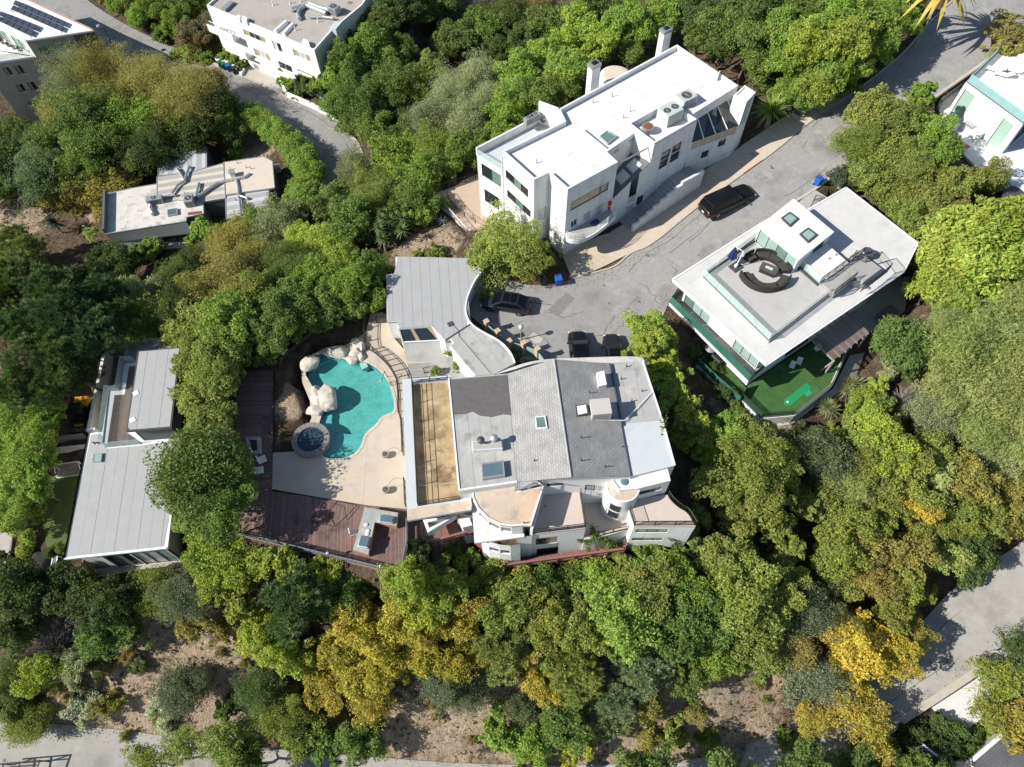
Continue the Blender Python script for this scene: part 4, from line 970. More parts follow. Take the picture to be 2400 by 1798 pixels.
 for zz in (1.9, .35):
  for t0 in (-2.35,):
   sec = MB(); ns = 5
   for j in range(ns):
    a0, a1 = t0+.62*j/ns, t0+.62*(j+1)/ns
    p0, p1 = (tc.x+(rT+.012)*math.cos(a0), tc.y+(rT+.012)*math.sin(a0)), (tc.x+(rT+.012)*math.cos(a1), tc.y+(rT+.012)*math.sin(a1))
    sec.quad((*p0, zz), (*p1, zz), (*p1, zz+1.15), (*p0, zz+1.15))
   fr = MB()
   for zf_ in (zz-.05, zz+1.15):
    for j in range(ns):
     a0, a1 = t0+.62*j/ns, t0+.62*(j+1)/ns; fr.tube((tc.x+(rT+.02)*math.cos(a0), tc.y+(rT+.02)*math.sin(a0), zf_+.025), (tc.x+(rT+.02)*math.cos(a1), tc.y+(rT+.02)*math.sin(a1), zf_+.025), .03, n=4)
   for a0 in (t0, t0+.62): fr.tube((tc.x+(rT+.02)*math.cos(a0), tc.y+(rT+.02)*math.sin(a0), zz), (tc.x+(rT+.02)*math.cos(a0), tc.y+(rT+.02)*math.sin(a0), zz+1.15), .03, n=4)
   f = fr.build('turret_window', DKGREY, tu); sec.build('pane', GLASSD, f)
 # white upper block east of turret
 z6 = 4.6
 u6 = [B(*q, z6) for q in ((1500,850),(1640,843),(1878,772),(1904,872),(1690,925),(1560,935))]
 slab(root, u6, z6-.25, z6, MEMBRANE, 'flat_roof'); shell(root, u6, -5, z6-.25, STUCCO, {3: [('B',1695,945,1838,930,[GLASSG,GD],DKGREY,1)]}); parapet(root, u6, z6, z6+.1, STUCCO, .12, 'roof_edge')
 # south-east wing with roof terrace
 z4 = 2.05
 ce = smooth_open([B(*q, z4) for q in ((1885,962),(1905,1000),(1960,1050),(2020,1080),(2072,1172))], 2)
 w4 = [B(1622,1045,z4), B(1700,985,z4)]+ce+[B(1662,1172,z4)]
 slab(root, w4, z4-.3, z4, PINKFLOOR, 'roof_terrace')
 ns = len(w4)
 shell(root, w4, -6, z4-.3, STUCCO, {ns-2: [('B',1675,1192,1880,1216,[CURT,GLASSG,CURT],DKGREY,2),('B',1650,1250,1845,1270,[GLASSG,GLASSG,GD],DKGREY,2)], ns-1: [('B',1610,1090,1640,1180,GLASSW,DKGREY,0)]})
 railing(root, [B(1626,1048,z4), B(1664,1168,z4), B(2066,1166,z4)]+[lerp(p, B(1800,1080,z4), .02) for p in ce[::-1]], z4, 1.0, BLACKM, 1.5, .13)
 # ---- triangular frame canopy in the south-west
 z7 = 1.2
 tri = [B(*q, z7) for q in ((258,1130),(480,1100),(290,1215))]
 MB().ring(tri, .28, z7-.9, z7).build('triangular_frame', STUCCO, root); MB().prism([B(*q, z7) for q in ((478,1100),(560,1088),(585,1150),(520,1165))], -4, .6).build('stair_block', STUCCO, root)
 # ---- roof furniture
 an = ang(B(1130,62,zr), B(1243,846,zr))+math.pi/2
 def rz(x, y):
  ur = unit(R0, R1); s = lambda p: (p[0]-R0[0])*ur[1]-(p[1]-R0[1])*ur[0]
  v = s((x, y)); e = s(mid(E0, E1)); w = s(mid(W0, W1)); f = v/e if v*e > 0 else v/w
  return zr-(zr-ze)*min(abs(f), 1)
 skylight([xy('B', *q, rz) for q in ((1002,462),(1072,445),(1086,525),(1012,542))], rz(*B(1045,495,6))-.05, .38, WHITEM, GLASSG, 'square skylight with pale green glass left of the roof ridge')
 skylight([B(*q, ze) for q in ((648,770),(795,748),(806,850),(655,872))], ze+.02, .45, GREYM, SKYGLASS, 'large blue reflecting skylight at south edge of flat grey roof', t=.14)
 skylight([xy('B', *q, lambda x, y: rz(x, y)+.6) for q in ((1414,145),(1462,140),(1480,232),(1428,236))], rz(*B(1450,190,5.5))-.15, .75, WHITEM, WHITEM, 'white box skylight high on right roof slope')
 skylight([xy('B', *q, lambda x, y: rz(x, y)+.25) for q in ((1272,365),(1345,362),(1358,430),(1282,436))], rz(*B(1315,400,6))-.1, .4, DKGREY, WHITEM, 'white roof hatch left of rooftop air conditioner')
 ac_unit(None, 'B', 1432, 425, rz(*B(1432,425,5.7))-.1, 1.65, 1.45, 1.25, an, ACBEIGE, 'beige air conditioner casting long shadow on right roof slope', fans=0)
 p = at('B', 1405, 450, 5.6); o = MB().box((p.x, p.y, 5.55), (.8, .35, .35), an).build('duct_box', GREYM); tag(o, 'small grey duct box at foot of beige air conditioner', 'duct')
 ch = thing('chimney_stack', 'low chimney box with two round metal caps on flat grey roof', 'chimney', at('B', 690, 640, ze)); cb = [B(*q, ze+.6) for q in ((582,608),(782,608),(788,655),(592,668))]
 MB().prism(cb, ze, ze+.6).build('base', STUCCO, ch); MB().prism(inset(ccw(cb), .05), ze+.6, ze+.63).build('top', GREYROOF2, ch)
 for (x, y), m, hh in (((645,615), DKGREY, .35), ((732,605), GALV, .55)):
  p = at('B', x, y, ze+.6); MB().lathe((p.x, p.y, ze+.62), [(.2, 0), (.2, hh), (.33, hh+.02), (.33, hh+.14), (.1, hh+.26)], 16).build('cap', m, ch)
 for x, y, z, lb in ((1610,115,zE,'black angled vent near north-east roof corner'),(1575,198,zE,'short black vent beside dark flashing line'),(1712,278,zE,'black vent near east roof edge'),(1645,345,zE,'small black vent south of rooftop air conditioner shadow'),(1365,290,5.75,'tall black vent on right slope above air conditioner'),(1000,742,6.0,'vent pipe on left slope below ridge skylight'),(1310,740,5.9,'tall vent pipe low on right roof slope'),(1468,782,5.5,'vent pipe by south eave of right slope'),(1310,588,6.0,'flat black vent midway down right slope'),(1585,655,zE,'tiny vent on pale coated roof'),(930,1155,z5,'black angled vent on stained curved roof'),(1072,1042,z2,'drain stub on shaded pink terrace')):
  vent_pipe('B', x, y, rz(*B(x, y, z))-.03 if 5.3 < z < 6.2 else z, .42, .045, BLACKM, lb)
 # pipe run across the roof
 hz = MB(); q = [at('B', *c, z) for c, z in (((1405,465), 5.95), ((1600,470), 5.3), ((1785,280), 5.12))]
 for i in range(2): hz.tube(q[i], q[i+1], .045, n=6)
 tag(hz.build('roof_pipe', WHITEM), 'thin white pipe running across roof from air conditioner', 'pipe')
 # satellite dish at the south eave
 p = at('B', 1045, 905, ze); t = thing('satellite_dish', 'grey satellite dish at south eave above shaded terrace', 'satellite dish', p)
 MB().tube((p.x, p.y, ze-1.0), (p.x, p.y, ze+.45), .04, n=6).build('mast', GREYM, t); ds = MB().lathe((0, 0, 0), [(.02, 0), (.3, .04), (.48, .12), (.5, .13)], 20).build('dish', GREYM, None, smooth=True)
 ds.location = (p.x-.05, p.y-.1, ze+.55); ds.rotation_euler = (R_(-55), 0, R_(-30)); put_keep(ds, t)
 # ---- south decks and walkway
 zd = -1.0
 dk = thing('timber_walkway', 'red-brown timber walkway wrapping south side of main house', 'deck', at('B', 900, 1380, -3.5))
 d1 = [B(*q, zd) for q in ((155,1138),(590,1150),(592,1222),(385,1275),(162,1302))]; flat(d1, -4.2, .8, .0)
 boards(dk, [B(*q, zd) for q in ((155,1138),(385,1140),(385,1275),(162,1302))], R_(0), .14, zd-.06, zd, DKWOOD); boards(dk, [B(*q, zd) for q in ((387,1140),(590,1150),(592,1222),(387,1274))], R_(0), .35, zd-.06, zd+.004, REDWOOD)
 zw = -3.5
 d2 = [B(*q, zw) for q in ((560,1222),(600,1262),(760,1352),(935,1388),(822,1448),(660,1350))]; d3 = [B(*q, zw) for q in ((822,1448),(935,1388),(1590,1288),(1640,1292),(1592,1342))]
 boards(dk, d2, ang(d2[0], d2[4]), .2, zw-.06, zw, REDWOOD); boards(dk, d3, ang(d3[0], d3[4]), .2, zw-.06, zw, REDWOOD)
 MB().prism(d2, zw-.4, zw-.061).build('frame', REDWOOD, dk); MB().prism(d3, zw-.4, zw-.061).build('frame', REDWOOD, dk)
 rail = [B(385,1278,zd), B(556,1232,zd)]; rail2 = [d2[0], B(665,1352,zw), B(822,1446,zw), B(1590,1343,zw), B(1592,1295,zw)]
 for ln, z in ((rail, zd), (rail2, zw)):
  for i in range(len(ln)-1):
   MB().seg(ln[i], ln[i+1], .2, z+.98, z+1.04, ext=.05).build('top_rail', REDWOOD, dk); MB().seg(ln[i], ln[i+1], .05, z+.5, z+.62).build('mid_rail', REDWOOD, dk)
   nn_ = max(2, int(dist(ln[i], ln[i+1])/1.4))
   for k in range(nn_+1): p = lerp(ln[i], ln[i+1], k/nn_); MB().box((p[0], p[1], z-.6), (.1, .1, 1.58), ang(ln[i], ln[i+1])).build('post', REDWOOD, dk)
 railing(dk, [B(160,1300,zd), B(385,1276,zd)], zd, 1.0, BLACKM, 1.4, .13); railing(dk, [B(160,1145,zd), B(232,1140,zd), B(236,1290,zd)], zd, 1.0, BLACKM, 1.2, .14)
 # legs below walkway
 for p in d2+d3+d1: MB().box((p[0], p[1], gz(*p)-1), (.16, .16, (zd if p in d1 else zw)-gz(*p)+.9)).build('support_post', REDWOOD, dk)
 p = at('B', 260, 1258, zd); o = MB().box((p.x, p.y, zd+.005), (.5, .4, .5), .2).build('storage_crate', BLACKM, bevel=.03); tag(o, 'small black crate on timber landing south-west of house', 'crate')
def put_keep(o, t):
 o.parent = t; o.matrix_parent_inverse = parent_world(t).inverted()
def garage():
 zr = 2.4
 E = lambda x, y, z=zr: xy('E', x, y, z)
 root = thing('garage', 'low grey-roofed garage with curved edge between pool and turning circle', 'garage', at('E', 400, 400, 0))
 cv = smooth_open([E(*q) for q in ((860,165),(800,240),(748,350),(728,440),(735,510),(775,575),(860,630),(960,680),(1030,735),(1075,800),(1096,858))], 2)
 poly = [E(212,68), E(870,82)]+cv+[E(940,940), E(790,948), E(612,738), E(648,708), E(620,682), E(578,690), E(478,580), E(232,598), E(220,540), E(148,545), E(142,198), E(212,195)]
 base = slab(root, poly, zr-.32, zr-.03, WHITEM, 'roof_slab')
 north = [E(212,68), E(870,82)]+cv[:len(cv)//2+2]+[E(765,570), E(578,690), E(478,580), E(232,598), E(220,540), E(148,545), E(142,198), E(212,195)]
 i0 = len(cv)//2
 nn_ = cv[:i0]; ss = cv[i0-1:]
 P1 = [E(212,68), E(870,82)]+nn_+[E(578,688), E(478,580), E(232,598), E(220,540), E(148,545), E(142,198), E(212,195)]
 P2 = ss+[E(940,940), E(790,948), E(612,738), E(648,708), E(620,682), E(585,690)]
 a1 = ang(E(150,545), E(142,198))+math.pi/2
 # convex pieces so that strips clip cleanly
 for q in strip_polys(P1, a1, .98, off=.3):
  MB().prism(q, zr-.03, zr+random.choice((0, .012))).build('roofing_sheet', GREYROOF, root)
 for q in strip_polys(P2, ang(E(612,738), E(790,948))+math.pi/2, 1.25, off=.2):
  MB().prism(q, zr-.03, zr+random.choice((0, .012))).build('roofing_sheet', GREYROOF2, root)
 n = len(cv)
 for i in range(n-1): pass
 mb = MB()
 for i in range(n-1): mb.seg(cv[i], cv[i+1], .14, zr-.32, zr+.09)
 mb.build('curved_coping', STUCCO, root)
 MB().seg(E(765,570), E(580,690), .12, zr, zr+.07).build('joint_strip', DKGREY, root)
 # walls, set back under the roof
 G, GD = GLASSG, GLASSD
 wp = [E(225,80), E(860,95)]+[lerp(p, E(450,450), .05) for p in cv[::3]]+[E(930,930), E(800,940), E(625,740), E(660,712), E(630,690), E(578,692), E(478,582), E(232,600), E(220,545), E(155,548), E(150,205), E(222,205)]
 shell(root, wp, -2.5, zr-.32, STUCCO, {len(wp)-8: []})
 # bay with slanted window front, white lower wall
 zb = 1.1
 by = [E(*q, zb) for q in ((232,600),(265,705),(578,690),(478,582))]
 wall(root, by[0], by[1], zb-2.0, zb, STUCCO, (), E(100,650,0)); wall(root, by[1], by[2], -2, zb, STUCCO, [('E',325,770,405,800,GREYM,WHITEM,0)], E(400,1200,0), wname='door')
 slab(root, by, zb-.1, zb, WHITEM, 'window_sill')
 # slanted glazing from roof edge to sill: two big panes and red-brown curtains
 top = [E(242,606,zr-.1), E(476,588,zr-.1), E(560,688,zr-.1)]; bot = [E(268,704,zb+.02), E(570,688,zb+.02)]
 for s0, s1, m in ((0, .33, GLASSD), (.33, .44, CURT), (.44, .86, GLASSD), (.86, 1, CURT)):
  p0, p1 = lerp(bot[0], bot[1], s0+.005), lerp(bot[0], bot[1], s1-.005); q0, q1 = lerp(top[0], top[1], s0+.005), lerp(top[0], top[1], s1-.005)
  mb = MB(); mb.quad((*p0, zb+.02), (*p1, zb+.02), (*q1, zr-.25), (*q0, zr-.25)); mb.quad((*p0, zb-.02), (*q0, zr-.29), (*q1, zr-.29), (*p1, zb-.02)); mb.build('bay_pane', m, root)
 MB().seg(bot[0], bot[1], .12, zb, zb+.1).build('window_frame', WHITEM, root); MB().seg(E(232,602), E(268,704,zb+.1), .12, zr-.12, zr-.02, zb, zb+.1).build('window_frame', WHITEM, root); MB().seg(E(478,582), E(575,690,zb+.1), .12, zr-.12, zr-.02, zb, zb+.1).build('window_frame', WHITEM, root)
 # antenna mast
 p = at('E', 618, 570, zr); t = thing('roof_antenna', 'square mesh antenna with thin cable on garage roof', 'antenna', p); MB().box((p.x, p.y, zr+.02), (.5, .5, .08), .5).build('base', DKGREY, t); c = MB(); q = [at('E', *s, zr) for s in ((630,570),(680,620),(682,660),(740,725),(820,820),(915,932))]
 for i in range(len(q)-1): c.tube((q[i].x, q[i].y, zr+.04), (q[i+1].x, q[i+1].y, zr+.04), .025, n=4)
 c.build('cable', DKGREY, t)
def strip_polys(poly, a, w, off=0.0, gap=.02):
 """parallel strips of a concave polygon (each connected run of the sweep becomes a strip)"""
 from mathutils.geometry import tessellate_polygon
 n = (math.cos(a), math.sin(a)); t = (-n[1], n[0]); p = ccw(poly); d = [n[0]*q[0]+n[1]*q[1] for q in p]; out = []
 k = math.floor((min(d)-off)/w)
 while off+k*w < max(d):
  lo, hi = off+k*w+gap/2, off+(k+1)*w-gap/2
  # sample the sweep: for narrow strips take the longest interval along t at several stations
  L = []; R = []; m = 5; st = sorted({*[min(max(x, lo), hi) for x in d if lo < x < hi], *[lo+(hi-lo)*j/m for j in range(m+1)]})
  for s in st:
   xs = []
   for i in range(len(p)):
    j = (i+1) % len(p)
    if (d[i]-s)*(d[j]-s) < 0:
     f = (s-d[i])/(d[j]-d[i]); q = lerp(p[i], p[j], f); xs.append(t[0]*q[0]+t[1]*q[1])
   xs.sort()
   if len(xs) < 2: continue
   iv = max(((xs[i], xs[i+1]) for i in range(0, len(xs)-1, 2)), key=lambda v: v[1]-v[0])
   L.append((n[0]*s+t[0]*iv[0], n[1]*s+t[1]*iv[0])); R.append((n[0]*s+t[0]*iv[1], n[1]*s+t[1]*iv[1]))
  if len(L) > 1: out.append(L+R[::-1])
  k += 1
 return out
def pool_area():
 z = ZPD
 D = lambda x, y, zz=z: xy('D', x, y, zz)
 pool_px = [(480,330),(520,300),(570,275),(620,290),(680,300),(740,330),(800,325),(850,335),(905,370),(950,420),(985,490),(1003,570),(1003,625),(955,640),(920,660),(895,700),(850,735),(820,770),(810,820),(770,875),(700,905),(620,905),(570,890),(575,800),(560,720),(555,690),(575,640),(550,560),(530,500),(490,430),(470,395)]
 pool = smooth_closed([D(*q) for q in pool_px], 2)
 outer = [D(*q) for q in ((285,345),(270,870),(275,1085),(500,1125),(860,1185),(1075,1205),(1052,640),(1050,430),(1075,330),(1190,450),(1215,330),(1085,330),(1040,250),(990,180),(990,80),(920,40),(860,45),(830,150),(800,190),(640,225),(520,250),(400,330))]
 outer = [D(*q) for q in ((285,345),(280,870),(275,1085),(500,1125),(860,1185),(1078,1205),(1078,455),(1190,450),(1215,330),(1085,325),(1060,250),(1000,180),(1000,60),(930,30),(860,40),(835,150),(760,205),(640,225),(520,262),(400,330))]
 pad = [D(*q) for q in ((60,380),(300,330),(520,170),(860,20),(1010,30),(1250,300),(1250,460),(1100,460),(1085,1240),(1060,1620),(240,1420),(40,1360),(60,800))]
 flat(pad, z, 1.5, .12); flat(inset(pool, -.6), z-3.2, .5, 0)
 pr = struct(bpy.data.objects.new('pool_terrace', None)); COL.objects.link(pr)
 # concrete south-east part (D) with three joints, soil in the north-west corner is left to the ground
 dk_px = [(690,300),(760,205),(835,150),(860,40),(930,30),(1000,60),(1000,180),(1060,250),(1085,325),(1215,330),(1190,450),(1078,455),(1078,1205),(860,1185),(500,1125),(275,1085),(280,870),(420,865),(500,905)]
 # ring of deck around the pool: build as holed slab
 dk = [D(*q) for q in ((450,380),(500,290),(600,240),(700,232),(760,205),(835,150),(860,40),(930,30),(1000,60),(1000,180),(1060,250),(1085,325),(1215,330),(1190,450),(1078,455),(1078,1205),(860,1185),(500,1125),(275,1085),(280,870),(430,860),(510,660),(500,560),(455,450))]
 o = holed(dk, pool, z-.25, z).build('pool_deck', POOLDECK, pr)
 # joints as thin recessed strips of darker concrete on top
 for a, b in (((850,735),(818,1178)), ((900,50),(905,340)), ((1000,345),(1085,335)), ((670,1000),(650,1148))): MB().seg(D(*a), D(*b), .03, z-.01, z+.004).build('joint', CONC2, pr)
 gr = [D(*q) for q in ((1085,335),(1215,330),(1190,452),(1080,455))]
 ct = [xy('E', *q, z) for q in ((262,690),(560,690),(600,735),(800,960),(300,985),(290,850))]; flat(ct, z, .5, .12); MB().prism(ct, z-.25, z-.004).build('court_paving', CONC2, pr)
 # grey flagstones near the garage
 for i in range(4):
  for j in range(3):
   q = [lerp(lerp(gr[0], gr[1], (i+u)/4), lerp(gr[3], gr[2], (i+u)/4), (j+v)/3) for u, v in ((.03,.03),(.97,.03),(.97,.97),(.03,.97))]; MB().prism(q, z-.05, z+.008+.004*((i+j) % 2)).build('flagstone', STONE, pr)
 # coping stones around the pool
 cop = [D(*q) for q in ((470,395),(480,330),(520,300),(570,275),(620,285))]
 ring_i = pool; ring_o = inset(ccw(pool), -.28); n = len(ccw(pool)); pi_ = ccw(pool); stp = 3
 for i in range(0, n, stp):
  ids = [(i+j) % n for j in range(stp+1)]
  q = [lerp(ring_o[ids[0]], ring_o[ids[1]], .06)]+[ring_o[k] for k in ids[1:-1]]+[lerp(ring_o[ids[-1]], ring_o[ids[-2]], .06)]+[lerp(pi_[ids[-1]], pi_[ids[-2]], .06)]+[pi_[k] for k in ids[1:-1]][::-1]+[lerp(pi_[ids[0]], pi_[ids[1]], .06)]
  MB().prism(q, z-.1, z+.035).build('coping_stone', mat('coping_stone', (.52,.475,.40), .9, .12, 3, .1, 20, island=.12), pr)
 # shell: floor dips in the deep part, shallow shelf to the south
 deep = lambda x, y: -1.0
 wl = ccw(pool); mb = MB()
 zfl = z-.85
 for i in range(len(wl)): a, b = wl[i], wl[(i+1) % len(wl)]; mb.quad((*b, zfl), (*a, zfl), (*a, z-.02), (*b, z-.02))
 mb.f.append(tuple(range(len(mb.v), len(mb.v)+len(wl)))); mb.v += [(x, y, zfl) for x, y in wl]
 pt = thing('swimming_pool', 'kidney-shaped turquoise swimming pool with boulders', 'pool', at('D', 750, 560, z))
 mb.build('basin', POOLSHELL, pt)
 tl = inset(wl, .03); mb = MB()
 for i in range(len(tl)): a, b = tl[i], tl[(i+1) % len(tl)]; mb.quad((*b, z-.26), (*a, z-.26), (*a, z-.03), (*b, z-.03))
 mb.build('waterline_tiles', mat('pool_tile', (.07,.16,.19), .3, .2, 9), pt)
 # shallow shelf
 sh = smooth_closed([D(*q, z-.45) for q in ((560,690),(600,640),(640,640),(625,690),(660,745),(730,765),(800,760),(850,740),(820,800),(800,850),(740,900),(620,905),(570,880),(575,800))], 2)
 MB().prism(sh, zfl, z-.36).build('shelf', POOLSHELL, pt)
 sh2 = smooth_closed([D(*q, z-.4) for q in ((480,400),(520,320),(600,290),(640,300),(570,330),(520,370),(505,420),(540,470),(520,490))], 2); MB().prism(sh2, zfl, z-.5).build('shelf', POOLSHELL, pt)
 wt = MB(); wt.f.append(tuple(range(len(wl)))); wt.v = [(x, y, z-.12) for x, y in inset(wl, .005)]; wt.build('water', POOLWATER, pt)
 # spa
 c = at('D', 512, 803, z); r = 1.78
 sp = thing('spa', 'round raised stone spa with dark blue water beside pool', 'spa', c)
 for i in range(22):
  a0, a1 = 2*math.pi*(i+.03)/22, 2*math.pi*(i+.97)/22
  q = [(c.x+rr*math.cos(a), c.y+rr*math.sin(a)) for rr, a in ((r, a0), (r, (a0+a1)/2), (r, a1), (r-.5, a1), (r-.5, (a0+a1)/2), (r-.5, a0))]
  MB().prism(q, z-.3, z+.55+.008*(i % 3)).build('rim_stone', mat('spa_stone', (.22,.20,.19), .85, .15, 3, .12, 20, island=.2), sp)
 MB().lathe((c.x, c.y, z-.6), [(r-.5, 1.0), (r-.51, .55), (r-.85, .5), (r-.86, 0), (.01, 0)], 32).build('basin', SPASHELL, sp); wv = MB(); wv.f.append(tuple(range(32))); wv.v = [(c.x+(r-.51)*math.cos(2*math.pi*i/32), c.y+(r-.51)*math.sin(2*math.pi*i/32), z+.38) for i in range(32)]; wv.build('water', SPAWATER, sp)
 flat([(c.x+2.2*math.cos(i*.5), c.y+2.2*math.sin(i*.5)) for i in range(12)], z-1.2, .3, 0)
 MB().lathe((c.x, c.y, z-1.5), [(r, 0), (r, 1.2), (r-.4, 1.21), (r-.4, 0)], 24).build('foundation', CONC2, sp)
 # boulders
 for i, (x, y, rx, ry, rz, ro, lb) in enumerate(((672,270,1.15,.8,.6,0,'pale rounded boulder at north rim of pool'),(500,345,1.0,.95,.62,.3,'round pale boulder at north-west rim of pool'),(790,225,.75,.8,.7,.5,'tall pale boulder beside fence at pool north-east'),(812,240,.4,.8,.6,0,'narrow pale boulder against pool fence'),(778,275,.75,.6,.55,.2,'pale boulder touching the water north-east'),(758,318,.65,.55,.45,0,'low pale boulder standing in the pool edge'),(806,297,.45,.7,.4,.4,'small pale boulder beside pool step'),
           (612,545,1.05,1.6,.95,.25,'largest pale boulder jutting into the pool'),(553,548,.85,.95,.8,0,'pale boulder leaning against largest poolside boulder'),(537,500,.55,.6,.5,0,'small pale boulder north of the big pair'),(535,622,1.0,.6,.5,-.2,'flat pale boulder nearest to spa'),(570,600,.45,.4,.4,0,'little pale stone between the big boulders'))):
  boulder('D', x, y, z, rx*.9, ry*.9, rz*.72, ROCK, lb, i+3, 'pool boulders', rot=ro)
 # soil bed border dark timber edge and wooden deck on the west
 wd = thing('west_deck', 'shaded dark timber deck under trees west of pool', 'deck', at('D', 180, 600, z))
 w1 = [D(*q) for q in ((60,380),(285,375),(278,860),(272,1100),(480,1135),(240,1385),(50,1350),(60,800))]
 wA = [D(*q) for q in ((60,380),(284,375),(276,1090),(272,1100),(50,1130))]; boards(wd, wA, R_(90), .145, z-.08, z-.02, DKWOOD)
 MB().seg(D(287,375), D(280,865), .08, z-.1, z+.12).build('edge_board', BLACKM, wd)
 sd = thing('south_deck', 'wide red-brown timber sun deck south of the pool', 'deck', at('D', 650, 1300, z))
 sA = [D(*q) for q in ((50,1132),(272,1102),(500,1132),(860,1190),(1078,1212),(1085,1430),(1052,1606),(245,1405),(50,1360))]
 boards(sd, sA, R_(4), .145, z-.08, z-.02, DKWOOD)
 MB().prism([D(*q) for q in ((50,1345),(245,1390),(1050,1590),(1052,1608),(245,1407),(50,1362))], z-.5, z-.081).build('fascia', DKWOOD, sd)
 for q in ((100,1350),(250,1390),(450,1440),(650,1490),(850,1540),(1045,1590),(1075,1430)):
  p = D(*q); MB().box((p[0], p[1], gz(*p)-2), (.2, .2, z-gz(*p)+1.9)).build('support_post', DKWOOD, sd)
 rl = [D(*q) for q in ((40,1362),(245,1402),(640,1500),(1050,1598),(1085,1425),(1085,1280))]
 rr = railing(sd, rl, z, 1.0, GREYM, 2.4, 0, rails=(1.0, .55), r=.035); rr.name = 'railing'
 for i in range(len(rl)-1):
  L = dist(rl[i], rl[i+1]); n = max(1, int(L/1.6))
  for k in range(n): MB().seg(lerp(rl[i], rl[i+1], (k+.03)/n), lerp(rl[i], rl[i+1], (k+.97)/n), .012, z+.1, z+.92).build('mesh_panel', mat('mesh_panel', (.03,.03,.03), .6, .1, 3, alpha=.55), rr)
 for i, q in enumerate(((298,1402),(608,1472),(922,1550))):
  p = D(*q, z+1); o = MB().lathe((p[0], p[1], z+1.0), [(.1, 0), (.13, .15), (.05, .35)], 8).build('rail_lantern', WHITEM); tag(o, ['white lantern on deck railing nearest the trees','white lantern on middle of deck railing','white lantern on deck railing near house'][i], 'lantern')
 # BBQ island (L shape)
 bz = z-.02
 bb = [D(*q, bz+.95) for q in ((828,1195),(1028,1228),(1018,1308),(888,1285),(850,1478),(758,1450))]
 bi = thing('barbecue_island', 'L-shaped outdoor kitchen island with grey counter on timber deck', 'outdoor kitchen', (bb[0][0], bb[0][1], bz))
 MB().prism(inset(ccw(bb), .06), bz, bz+.9).build('base', TERRAC, bi); MB().prism(bb, bz+.9, bz+.97).build('counter', mat('counter_stone', (.34,.35,.33), .5, .15, 2.5, stain=((.5,.48,.43), 1.2, .5, .7)), bi, bevel=.02)
 for q, lb, m in (([(918,1236),(1006,1250),(996,1292),(912,1282)], 'closed grey barbecue lid on short arm of kitchen island', GREYM), ([(800,1362),(862,1374),(846,1440),(784,1428)], 'glossy open barbecue on long arm of kitchen island', GALV)):
  g = [D(*c, bz+1.25) for c in q]; t = thing('barbecue_grill', lb, 'barbecue', (*mid(*g), bz+.97)); MB().prism(g, bz+.975, bz+1.2).build('hood', m, t, bevel=.06); MB().prism(inset(ccw(g), .1), bz+1.2, bz+1.26).build('lid_panel', SKYGLASS, t); MB().seg(lerp(g[3], g[2], .1), lerp(g[3], g[2], .9), .05, bz+1.1, bz+1.16).build('handle', GALV, t)
 for i, (x, y, a) in enumerate(((835,1300,.5), (846,1338,.1), (842,1355,.2))):
  p = at('D', x, y, bz+1.0); o = MB().box((p.x, p.y, bz+.975), (.45, .42, .12), a).build('cushion', CUSHION, subsurf=2); tag(o, ['white cushion at corner of kitchen counter','white cushion in middle of kitchen counter','white cushion next to open barbecue'][i], 'cushion')
 p = at('D', 765, 1355, bz); t = thing('deck_chair', 'white chair pushed against west side of kitchen island', 'chair', p)
 MB().box((p.x, p.y, bz+.4), (.6, .55, .06), .3).build('seat', WHITEM, t); MB().box((p.x-.27, p.y-.05, bz+.46), (.06, .55, .5), .3).build('backrest', WHITEM, t)
 for sx in (-.24, .24):
  for sy in (-.22, .22): MB().box((p.x+sx, p.y+sy, bz), (.05, .05, .4)).build('leg', WHITEM, t)
 # swing frame
 sw = thing('swing_frame', 'dark metal swing seat frame standing on timber deck', 'swing', at('D', 620, 1240, bz)); zt = bz+1.0
 P_ = lambda x, y, zz: (*D(x, y, zz), zz)
 for a, b in (((575,1158,bz+.9), (515,1285,bz+.05)), ((575,1158,bz+.9), (608,1228,bz+.05)), ((692,1185,bz+.9), (650,1310,bz+.05)), ((705,1190,bz+.9), (722,1272,bz+.05)), ((575,1158,bz+.9), (700,1185,bz+.9)), ((515,1285,bz+.05), (650,1310,bz+.05)), ((608,1228,bz+.05), (650,1310,bz+.05)), ((600,1235,bz+.4), (560,1300,bz+.4)), ((515,1285,bz+.05), (530,1225,bz+.05))):
  MB().tube(P_(*a), P_(*b), .03, n=5).build('frame_tube', BLACKM, sw)
 # pool fence with black railing
 fx = [(838,90),(830,250),(870,262),(930,310),(985,370),(1022,440),(1035,520),(1035,660),(1050,672),(1058,800),(1060,890)]
 fn = thing('pool_fence', 'curving black metal pool fence along east side of pool', 'fence', at('D', 1000, 400, z)); fl = smooth_open([D(*q) for q in fx], 1); railing(fn, fl, z, 1.15, BLACKM, 1.3, .14, rails=(1.0, .85), r=.04, br=.018)
 railing(fn, [D(838,92), D(900,95)], z, 1.1, BLACKM, 1.0, .12); railing(fn, [D(905,80), D(900,96), D(965,90)], z, 1.0, BLACKM, .8, 0)
 f2 = thing('house_fence', 'short black fence section along house wall by pool terrace', 'fence', at('D', 1065, 1100, z)); railing(f2, [D(1068,1040), D(1075,1195)], z, 1.0, BLACKM, 1.0, .12)
